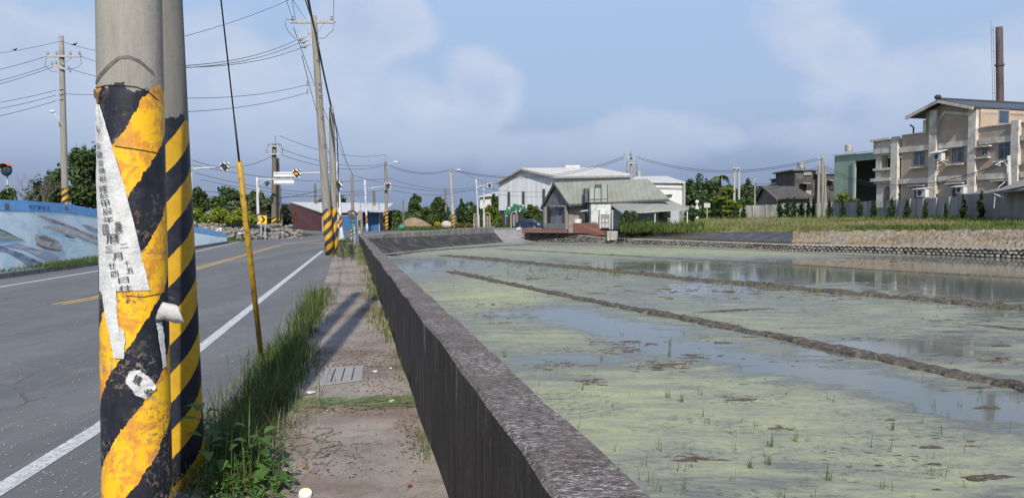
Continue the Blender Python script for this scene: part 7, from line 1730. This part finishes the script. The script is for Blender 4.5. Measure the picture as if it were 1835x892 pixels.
# trees in the middle distance
mid = [('slender dark tree with a thin crown left of centre', 743, 400, 340, 30, 150, LD, 1500, .3, 'round'), ('dense dome-shaped tree behind the pale striped pole', 789, 402, 346, 36, 140, LD, 2200, .3, 'wide'), ('narrow conical dark conifer left of the dome tree', 795, 404, 362, 18, 128, LC, 900, .22, 'cypress'), ('conical dark conifer right of the pale striped pole', 827, 404, 356, 22, 128, LC, 1200, .22, 'cypress'),
       ('mid green bushy tree behind the brown mound', 762, 402, 366, 44, 138, LM, 2000, .28, 'wide'), ('green bushy tree right of the shed corner', 712, 406, 371, 44, 124, LM, 2200, .26, 'wide'), ('grey-green bush next to the shed corner', 700, 410, 380, 30, 116, LG, 1200, .22, 'bush'), ('low green thicket behind the two masts', 845, 402, 372, 40, 145, LG, 1600, .28, 'wide'), ('low dark trees far behind the two masts', 838, 402, 357, 46, 190, LD, 1500, .42, 'wide'),
       ('wide bank of dark trees behind the brown mound', 762, 402, 368, 100, 172, LD, 3600, .4, 'wide'), ('mid green tree bank behind the exercise frames', 868, 402, 368, 50, 160, LM, 1900, .34, 'wide'), ('dark distant trees behind the slender tree', 718, 402, 374, 50, 175, LD, 1500, .4, 'wide'), ('small dark shrub below the dome tree', 774, 404, 378, 26, 126, LM, 900, .2, 'bush')]
for i, (lab, px, b0_, t0_, w0_, d0_, m0_, n0_, s0_, k0_) in enumerate(mid): tree(lab, px, b0_, t0_, w0_, d0_, m0_, 60 + i, n0_, s0_, k0_, zb=0)
# brown mound, boulders, tarpaulin
vs = []; fs = []; rd = random.Random(71); mc = D(745, 404, 124); nx = 20
for i in range(nx + 1):
    for j in range(9):
        u, v = i / nx * 2 - 1, j / 8 * 2 - 1; h = max(0, 1 - u * u) ** .8 * max(0, 1 - v * v) * (1.9 - .5 * u); vs.append(Vector((mc.x + u * 2.9, 124 + v * 3, h * .95 + rd.uniform(-.06, .06))))
for i in range(nx):
    for j in range(8): fs.append([i * 9 + j, (i + 1) * 9 + j, (i + 1) * 9 + j + 1, i * 9 + j + 1])
tag(MB().add(vs, fs).build('soil_mound', M('mound_soil', (.20, .13, .08), (.30, .24, .15), 1.2, 1, bmp=.8), rec=True), kind='structure')
blades('ground_weeds', None, None, [tuple(D(rd.uniform(690, 812), rd.uniform(403.5, 409), rd.uniform(112, 121)))[:2] + (0,) for _ in range(4200)], .2, .8, .08, GM, 72, .6)
tag(MB().ball(D(800, 403, 117), (.80, .6, .62), 12, 9, .06, rd).build('boulder', M('boulder_pink', (.42, .33, .28), (.55, .50, .46), 2, .9), smooth=True), 'large rounded pinkish-white boulder on the verge beyond the wall', 'boulder')
b = D(784, 408, 118); root = thing('yellow_flower_bush', 'small ball-shaped bush covered in yellow flowers beside the pink boulder', 'shrub', b); leaf_cloud('flowers', leaf_mat('leaf_yellow', (.22, .20, .02), (.75, .55, .02)), root, [((b.x, 118, b.z + .55), (.5, .45, .42))], 420, .09, 73); MB().tube(b, b + Vector((0, 0, .4)), .04, .03, 5).build('stem', BARK, root)
tag(MB().ball(D(719, 409, 114), (.62, .5, .45), 10, 6, .15, rd).build('covered_heap', M('tarp_teal', (.03, .28, .22), (.02, .22, .18), 3, .5), smooth=True), 'small heap under a teal green tarpaulin beyond the wall', 'tarpaulin')
tag(MB().box(D(686, 409, 112), (.9, .7, .5)).box(D(684, 404, 112), (.6, .5, .35)).build('stacked_crates', M('crate_pink', (.45, .22, .22), (.35, .3, .32), 3)), 'few pinkish crates stacked by the foot of the striped pole at the shed corner', 'crate')
# exercise / play frames: yellow arches over grey panels
for px, y0, y1, w_, d, lab in ((854, 383, 399, 9, 119, 'arched yellow and grey exercise frame under the short-armed mast'), (873.5, 381.5, 396, 9, 122, 'arched yellow exercise frame right of the cream post'), (921, 379.5, 396.5, 10.5, 124, 'arched yellow exercise frame in front of the dark warehouse base')):
    c = D(px, y1, d); k = d / F; R = w_ * k / 2; top = D(px, y0, d).z; b = Vector((c.x, d, .2)); root = thing('exercise_frame', lab, 'play equipment', b)
    P = [Vector((c.x - R, d, .2))] + [Vector((c.x - R * math.cos(a), d, top - R + R * math.sin(a))) for a in np.linspace(0, math.pi, 11)] + [Vector((c.x + R, d, .2))]
    MB().path(P, .07, 6).build('arch', M('frame_yellow', (.50, .40, .12), (.42, .34, .14)), root, smooth=True); mb = MB(); mb.box((c.x, d + .05, (top + .2) / 2 - .1), (R * .9, .12, top - .9)); mb.box((c.x - R * .3, d - .1, (top + .2) / 2), (.06, .06, top - 1)); mb.box((c.x + R * .3, d - .1, (top + .2) / 2), (.06, .06, top - 1)); mb.build('panel', M('panel_greyblue', (.22, .22, .27), (.15, .15, .2), 3), root)
# green swag of pennants over the gate
root = thing('pennant_arch', 'arch hung with green and white pennants in front of the dark warehouse base', 'pennant arch', D(924, 382, 132)); mg = MB(); mw = MB(); rd = random.Random(77)
P = [D(906 + 34 * t, 383.5 - 11 * math.sin(min(1, t * 1.7) * math.pi * .62 + .15), 132) for t in np.linspace(0, 1, 18)]
for i, p in enumerate(P):
    for s in range(3):
        q = p + Vector((rd.uniform(-.25, .25), rd.uniform(-.15, .15), rd.uniform(-.35, .35))); (mg if (s or i % 3) else mw).poly([q + Vector((-.2, 0, .35)), q + Vector((.2, 0, .35)), q + Vector((.16, .05, -.35)), q + Vector((-.16, .05, -.35))], (0, .03, 0))
MB().path(P, .06, 5).build('arch_bar', STEEL, root); mg.build('green_pennants', M('pennant_green', (.01, .16, .09), (.02, .10, .06)), root); mw.build('white_pennants', M('pennant_white', (.65, .7, .68)), root)
MB().tube(Vector((P[0].x, 132, 0)), P[0], .05, .05, 6).tube(Vector((P[-1].x, 132, 0)), P[-1], .05, .05, 6).build('post', STEEL, root)
# trees on the right behind the annex and fence
right = [('broad dark tree mass behind the white wing, left clump', 1222, 400, 312, 66, 190, LD, 3400, .45, 'wide'), ('broad dark tree behind the white wing, middle clump', 1250, 400, 306, 60, 200, LD, 3400, .45, 'wide'), ('lower dark tree to the right of the broad tree mass', 1278, 400, 318, 46, 185, LD, 2200, .42, 'wide'), ('dark tree behind the portal-like pair of poles', 1308, 400, 324, 52, 175, LD, 2400, .40, 'wide'), ('dark ragged tree left of the thin pale post', 1343, 400, 316, 44, 165, LD, 2200, .36, 'wide'), ('dark tree right of the thin pale post', 1366, 395, 328, 34, 168, LD, 1500, .36, 'round'),
         ('layered yellow-green tree over the left end of the concrete fence', 1304, 398, 333, 84, 112, LL, 3600, .24, 'pine'), ('dark low bush under the layered yellow-green tree', 1278, 398, 352, 60, 116, LM, 1800, .24, 'wide'), ('green bush between the fence and the dark gabled house', 1335, 398, 350, 50, 117, LM, 1600, .24, 'wide'),
         ('bright bushy bamboo clump left of the green warehouse', 1506, 385, 336, 40, 108, LL, 1500, .2, 'bush'), ('dark hedge bush before the green warehouse doorway', 1530, 385, 346, 30, 106, LM, 900, .2, 'bush'), ('dark bush behind the white lantern statues', 1262, 398, 352, 40, 122, LD, 1200, .26, 'bush'), ('low bush under the right end of the awning', 1240, 405, 366, 30, 100, LD, 1200, .2, 'bush')]
for i, (lab, px, b0_, t0_, w0_, d0_, m0_, n0_, s0_, k0_) in enumerate(right): tree(lab, px, b0_, t0_, w0_, d0_, m0_, 80 + i, n0_, s0_, k0_, zb=1.2)
# palm
b = Vector((D(1291, 360, 170).x, 170, 1.5)); t = D(1290, 318, 170); root = thing('palm_tree', 'single palm rising above the dark trees', 'tree', b); MB().tube(b, t, .3, .2, 8).build('trunk', BARK, root); mb = MB(); rd = random.Random(5)
for k in range(15):
    a = k * 2.4; el = rd.uniform(-.1, .9); P = [t + Vector((math.cos(a) * s * 1.1, math.sin(a) * s * 1.1, s * el * 1.0 - s * s * .55)) for s in (0, .5, 1, 1.5, 1.9)]
    for p, q in zip(P, P[1:]): w_ = Vector((-math.sin(a), math.cos(a), -.6)) * .22; mb.add([p - w_, p, p + w_ * Vector((1, 1, -1)).x, q + w_, q, q - w_], [[0, 1, 4, 5], [1, 2, 3, 4]])
mb.build('fronds', LD, root)
# clipped cypresses along the concrete fence
cyp = [(1244, 372, 12), (1258, 374, 12), (1279, 366, 15), (1292, 368, 14), (1318, 366, 15), (1332, 370, 13), (1397, 358, 20), (1411, 354, 18), (1423, 352, 17), (1436, 360, 17), (1448, 354, 13), (1458, 350, 13), (1486, 355, 16), (1510, 356, 14), (1541, 357, 14), (1565, 356, 16), (1597, 353, 22), (1624, 358, 17), (1658, 359, 12), (1694, 363, 9), (1727, 348, 18), (1757, 340, 17)]
ord_ = ['sixth', 'seventh', 'eighth', 'ninth', 'tenth']
for i, (px, ty, w_) in enumerate(cyp):
    p = fence_pt(px); d = p.y * .955; zb_ = 1.66
    lab = {18: 'small pyramid-shaped cypress', 19: 'tiny narrow cypress', 21: 'last and tallest pointed cypress before the barn', 20: 'wide dark cypress second from the barn', 17: 'pear-shaped clipped cypress below the air conditioner', 16: 'broadest clipped cypress below the porch arch'}.get(i)
    where = ' left of the three poles' if px < 1470 else ' right of the three poles'
    full = (lab + ' in front of the concrete fence') if lab else 'clipped dark cypress in front of the concrete fence' + where
    tree(full, px, 394, ty, w_, d, LC, 100 + i, 900, .10 if px > 1480 else .13, 'cypress', zb=zb_, name='cypress', group='clipped cypresses along the concrete fence' + (where if not lab else ''))
# white lantern statues
for px, y0, lab in ((1249, 359, 'white stone lantern ball beside the yellow-green tree'),):
    b = D(px, 392, 108); root = thing('garden_lantern', lab, 'garden lantern', b); MB().ball(D(px, 362, 108), (.27, .27, .27), 12, 8).build('ball', M('lantern_white', (.68, .68, .67)), root, smooth=True); MB().tube(D(px, 392, 108), D(px, 377, 108), .2, .2, 8).tube(D(px, 374.5, 108), D(px, 369, 108), .25, .15, 10).tube(D(px, 377, 108), D(px, 374.5, 108), .12, .12, 8).tube(D(px, 369, 108), D(px, 365, 108), .1, .1, 8).build('pedestal', _mats['lantern_white'], root)
tag(MB().box(D(1267, 368, 107), (.85, .06, .62)).bar(D(1267, 372, 107.1), D(1267, 392, 107.1), .08).build('blank_panel', M('panel_plain', (.50, .50, .48))), 'plain pale panel on a post in front of the fence', 'panel')
# ---- parked car
def car():
    c = Vector((D(949, 409, 118).x, 117, .12)); root = thing('parked_car', 'dark blue hatchback parked behind the hedge left of the grey house', 'car', c)
    ang = math.radians(-28); f = Vector((math.cos(ang), math.sin(ang), 0)); s = Vector((-f.y, f.x, 0)); u = Vector((0, 0, 1)); T = lambda x, y, z: c + f * x + s * y + u * z
    BL = M('car_paint', (.018, .028, .065), (.022, .034, .075), 1, .25, spec=.7); GLS = glass_mat('car_glass', (.02, .028, .04)); 
    prof = [(-1.85, .28), (-1.9, .62), (-1.85, .98), (-1.62, 1.38), (-1.1, 1.50), (-.1, 1.52), (.45, 1.40), (1.05, 1.02), (1.65, .90), (1.88, .74), (1.92, .48), (1.86, .26)]
    def hw(z, x): return (.84 if z < .95 else .84 - (z - .95) * .36) - (.12 if abs(x) > 1.7 else 0)
    mb = MB(); n = len(prof); vs = []
    for sd in (-1, -.6, .6, 1):
        for x, z in prof: vs.append(T(x * (1 if abs(sd) == 1 else 1.02), sd * hw(z, x), z + (.02 if abs(sd) < 1 else 0)))
    fs = []
    for r in range(3):
        for i in range(n): fs.append([r * n + i, r * n + (i + 1) % n, (r + 1) * n + (i + 1) % n, (r + 1) * n + i])
    fs += [list(range(n)), [3 * n + i for i in range(n)][::-1]]; mb.add(vs, fs); mb.build('body', BL, root, smooth=False, rec=True)
    for sd in (-1, 1):
        for pts, nm in (([(-1.5, 1.0), (-1.42, 1.34), (-.98, 1.43), (-.88, 1.02)], 'side_window'), ([(-.80, 1.02), (-.86, 1.44), (-.05, 1.45), (.02, 1.03)], 'side_window'), ([(.1, 1.03), (.06, 1.44), (.38, 1.36), (.92, 1.05)], 'side_window')):
            MB().poly([T(x, sd * (hw(z, 0) + .004), z) for x, z in pts], s * sd * .012).build(nm, GLS, root, rec=True)
    MB().poly([T(.50, -.60, 1.40), T(.50, .60, 1.40), T(1.04, .72, 1.06), T(1.04, -.72, 1.06)], (f + u) * .012).build('windscreen', GLS, root, rec=True)
    RB = M('tyre', (.02, .02, .02), rough=.9); RM = M('rim', (.4, .4, .42), (.3, .3, .32), metal=.6, rough=.4)
    for x in (-1.2, 1.2):
        for sd in (-1, 1):
            w_ = MB().tube(T(x, sd * .70, .30), T(x, sd * .87, .30), .31, .31, 22).build('wheel', RB, root); MB().tube(T(x, sd * .872, .30), T(x, sd * .88, .30), .19, .19, 16).build('rim', RM, w_)
    for sd in (-1, 1):
        MB().poly([T(1.62, sd * .80, .84), T(1.84, sd * .60, .80), T(1.90, sd * .58, .64), T(1.74, sd * .82, .66)], f * .04 + s * sd * .02).build('headlight', M('headlight', (.75, .76, .78), (.6, .62, .65), rough=.1), root, rec=True); MB().box(T(.62, sd * .95, 1.02), (.16, .2, .14), (f, s, u)).build('wing_mirror', BL, root)
    MB().box(T(1.945, 0, .44), (.02, .42, .16), (f, s, u)).build('number_plate', M('plate_white', (.75, .75, .75)), root); MB().box(T(1.93, 0, .66), (.04, .9, .12), (f, s, u)).build('grille', DARKM, root); MB().box(T(1.92, 0, .31), (.06, 1.4, .1), (f, s, u)).build('bumper', DARKM, root)
car()
crumple(930, 411, .32, 'white plastic sack lying at the top of the ramp', _mats['sack_white'], 'sack', 'plastic_sack', .45)
# ---- two riders on bicycles at the far roadside
def skinned(name, J, E, mat, parent, T, lvl=1, root=0):
    me = bpy.data.meshes.new(name); me.from_pydata([T(*j[:3]) - parent.location for j in J], E, []); o = bpy.data.objects.new(name, me); COL.objects.link(o); o.parent = parent; me.materials.append(mat)
    sk = o.modifiers.new('skin', 'SKIN'); sk.use_smooth_shade = True
    for v, j in zip(me.skin_vertices[0].data, J): v.radius = (j[3], j[3] * (j[4] if len(j) > 4 else 1))
    me.skin_vertices[0].data[root].use_root = True
    sb = o.modifiers.new('sub', 'SUBSURF'); sb.levels = lvl; sb.render_levels = lvl; return o
def rider(px, d, head, sc, shirt, trou, hat, hatname, plab, blab):
    c = Vector((D(px, 430, d).x, d, 0)); f = Vector((math.cos(head), math.sin(head), 0)); s = Vector((-f.y, f.x, 0)); T = lambda x, y, z: c + (f * x + s * y + Vector((0, 0, z))) * sc
    bk = thing('bicycle', blab, 'bicycle', c); R = .33
    for x in (-.52, .52):
        mb = MB(); P = [T(x + R * math.cos(a), 0, R + R * math.sin(a)) for a in np.linspace(0, 2 * math.pi, 25)]; w_ = mb.path(P, .018, 6).build('wheel', M('tyre', (.02, .02, .02), rough=.9), bk, smooth=True)
        mb = MB()
        for a in np.linspace(0, math.pi, 8)[:-1]: mb.bar(T(x - R * math.cos(a), 0, R - R * math.sin(a)), T(x + R * math.cos(a), 0, R + R * math.sin(a)), .005)
        mb.build('spokes', STEEL, w_)
    mb = MB(); BB, SEA, HD, FH, RH = (-.08, 0, .28), (-.22, 0, .80), (.36, 0, .86), (.52, 0, R), (-.52, 0, R)
    for a, b in ((BB, SEA), (BB, (.40, 0, .72)), ((-.19, 0, .72), (.38, 0, .80)), (BB, RH), ((-.2, 0, .74), RH), (FH, HD)): mb.tube(T(*a), T(*b), .016, .016, 8)
    mb.build('frame', M('bike_red', (.35, .05, .05), (.28, .04, .04), rough=.4), bk, smooth=True)
    MB().path([T(.26, .27, .98), T(.34, .2, .96), T(.37, 0, .93), T(.34, -.2, .96), T(.26, -.27, .98)], .012, 6).build('handlebar', STEEL, bk); MB().ball(T(-.22, 0, .83), (.11 * sc, .09 * sc, .04 * sc), 10, 6).build('saddle', DARKM, bk, smooth=True)
    MB().box(T(.56, 0, .80), (.28 * sc, .30 * sc, .20 * sc), (f, s, Vector((0, 0, 1)))).build('basket', M('basket_white', (.6, .6, .6), (.45, .45, .45)), bk)
    pr = thing('person', plab, 'person', c); SK = M('skin', (.36, .22, .15), (.32, .19, .13), rough=.6)
    J = [(-.20, 0, .90, .125, .8), (-.14, 0, 1.06, .115, .8), (-.04, 0, 1.27, .13, .75), (.02, 0, 1.38, .055), (.06, 0, 1.46, .05), (.09, 0, 1.54, .078), (.10, 0, 1.63, .085)]; E = [(0, 1), (1, 2), (2, 3), (3, 4), (4, 5), (5, 6)]
    top, leg = [], []
    for sd in (-1, 1):
        k = len(J); J += [(-.03, .15 * sd, 1.34, .05), (.08, .22 * sd, 1.12, .042), (.25, .25 * sd, 1.02, .028), (.29, .26 * sd, 1.005, .03)]; E += [(3, k), (k, k + 1), (k + 1, k + 2), (k + 2, k + 3)]; top.append(k)
        for i in range(4): m = len(J); J += [(.325, (.235 + .018 * i) * sd, 1.00, .010), (.335 - .004 * i, (.235 + .018 * i) * sd, .975 + .003 * i, .009)]; E += [(k + 3, m), (m, m + 1)]
        m = len(J); J += [(.285, .222 * sd, .985, .011), (.30, .215 * sd, .965, .009)]; E += [(k + 2, m), (m, m + 1)]
        up = sd > 0; kn = (.22, .11 * sd, .88 if up else .66, .068); an = (.06, .11 * sd, .50 if up else .20, .04); k = len(J)
        J += [(-.14, .09 * sd, .88, .095), kn, an, (an[0] + .02, an[1], an[2] - .06, .038), (an[0] + .16, an[1], an[2] - .08, .03)]; E += [(0, k), (k, k + 1), (k + 1, k + 2), (k + 2, k + 3), (k + 3, k + 4)]; leg.append(k)
    J2 = [(a * 1.0, b, z, r * sc, *q) for a, b, z, r, *q in J]; skinned('body', J2, E, SK, pr, T)
    g = lambda ids, add: [(*J2[i][:3], J2[i][3] + add * sc, *J2[i][4:]) for i in ids]
    a, b = top; skinned('shirt', g([0, 1, 2, 3, a, a + 1, a + 2, b, b + 1, b + 2], .018), [(0, 1), (1, 2), (2, 3), (3, 4), (4, 5), (5, 6), (3, 7), (7, 8), (8, 9)], shirt, pr, T)
    a, b = leg; skinned('trousers', g([0, a, a + 1, a + 2, b, b + 1, b + 2], .016), [(0, 1), (1, 2), (2, 3), (0, 4), (4, 5), (5, 6)], trou, pr, T)
    h = T(.10, 0, 1.66); MB().ball(h + Vector((0, 0, .02)), (.105 * sc, .105 * sc, .085 * sc), 14, 8).tube(h - Vector((0, 0, .01)), h + Vector((0, 0, .01)), .17 * sc, .11 * sc, 16).build(hatname, hat, pr, smooth=True)
    for sd in (-1, 1): MB().ball(T(.178, .03 * sd, 1.60), .011, 6, 4).build('eye', DARKM, pr); MB().ball(T(.10, .086 * sd, 1.59), (.02, .012, .03), 6, 4).build('ear', SK, pr)
    MB().ball(T(.188, 0, 1.575), (.016, .014, .018), 6, 4).build('nose', SK, pr); MB().box(T(.178, 0, 1.545), (.008, .04, .008), (f, s, Vector((0, 0, 1)))).build('mouth', M('lip', (.3, .1, .09)), pr)
HD_ = math.radians(-112)
rider(438.5, 62.5, HD_, .86, M('shirt_pink', (.50, .30, .36), (.62, .52, .58), 9), M('trousers_pale', (.50, .48, .46)), M('hat_pinkred', (.50, .13, .15), (.42, .1, .12)), 'hat', 'person in a pinkish-red hat and mauve top cycling towards the camera beside the boulders', 'red bicycle ridden past the boulder pile behind the yellow guard tube')
rider(394, 62.8, HD_, .80, M('shirt_white', (.78, .78, .78), (.7, .7, .7)), M('trousers_pinkish', (.5, .32, .33)), M('cap_dark', (.10, .07, .09), (.08, .06, .07)), 'cap', 'person in a white shirt and dark cap riding behind the end of the mural wall', 'bicycle half hidden behind the end of the mural wall')
# ---- rice seedlings standing in the paddy
def seedling_pts(n, x0, x1, y0, y1, seed, spread=.05, per=5):
    r = random.Random(seed); out = []
    for _ in range(n):
        p = G(r.uniform(x0, x1), y0 + (y1 - y0) * r.random(), WZ)
        if p.x < wall_R(p.y).x + .1: continue
        for _ in range(r.randint(2, per)): out.append((p.x + r.gauss(0, spread), p.y + r.gauss(0, spread), WZ - .01))
    return out
SD = leaf_mat('seedling', (.035, .06, .015), (.12, .18, .04), scale=2, trans=.3)
pts = seedling_pts(150, 800, 1835, 560, 892, 51, .022, 4) + seedling_pts(190, 760, 1835, 480, 560, 52, .05, 5) + seedling_pts(420, 900, 1835, 447, 482, 53, .08, 4)
blades('paddy_seedlings', None, None, pts, .05, .22, .007, SD, 54, .5)
pts = seedling_pts(160, 905, 1120, 474, 500, 55, .05, 5); blades('paddy_seedlings', None, None, pts, .1, .30, .012, SD, 56, .4)
rl = [G(a, b, WZ + .06) for a, b in ((785, 459), (870, 467), (967, 477), (1100, 489), (1240, 503), (1431, 520), (1835, 556))]
pts = noise_keep(scatter_line(rl, 3600, (.3, .5), 57), 1.1, .52); blades('ridge_grass', None, None, pts, .04, .2, .014, GY_, 58, .8)
tufts = [(1196, 712), (1222, 720), (1078, 645), (1199, 636), (1344, 838), (1484, 860), (905, 640), (1600, 770), (1382, 800), (1378, 832), (1425, 790), (1200, 618), (1825, 470), (1808, 462)]
for i, (px, py) in enumerate(tufts):
    p = G(px, py, WZ); rdd = random.Random(i); pp = [(p.x + rdd.gauss(0, .018), p.y + rdd.gauss(0, .018), WZ - .01) for _ in range(10)]
    o = blades('grass_tuft', 'small tuft of green grass standing in the algae-covered water', 'grass tuft', pp, .10, .24 if py > 600 else .4, .008, GM, 200 + i, .45, None); o['group'] = 'grass tufts in the paddy'
bpy.context.view_layer.update()
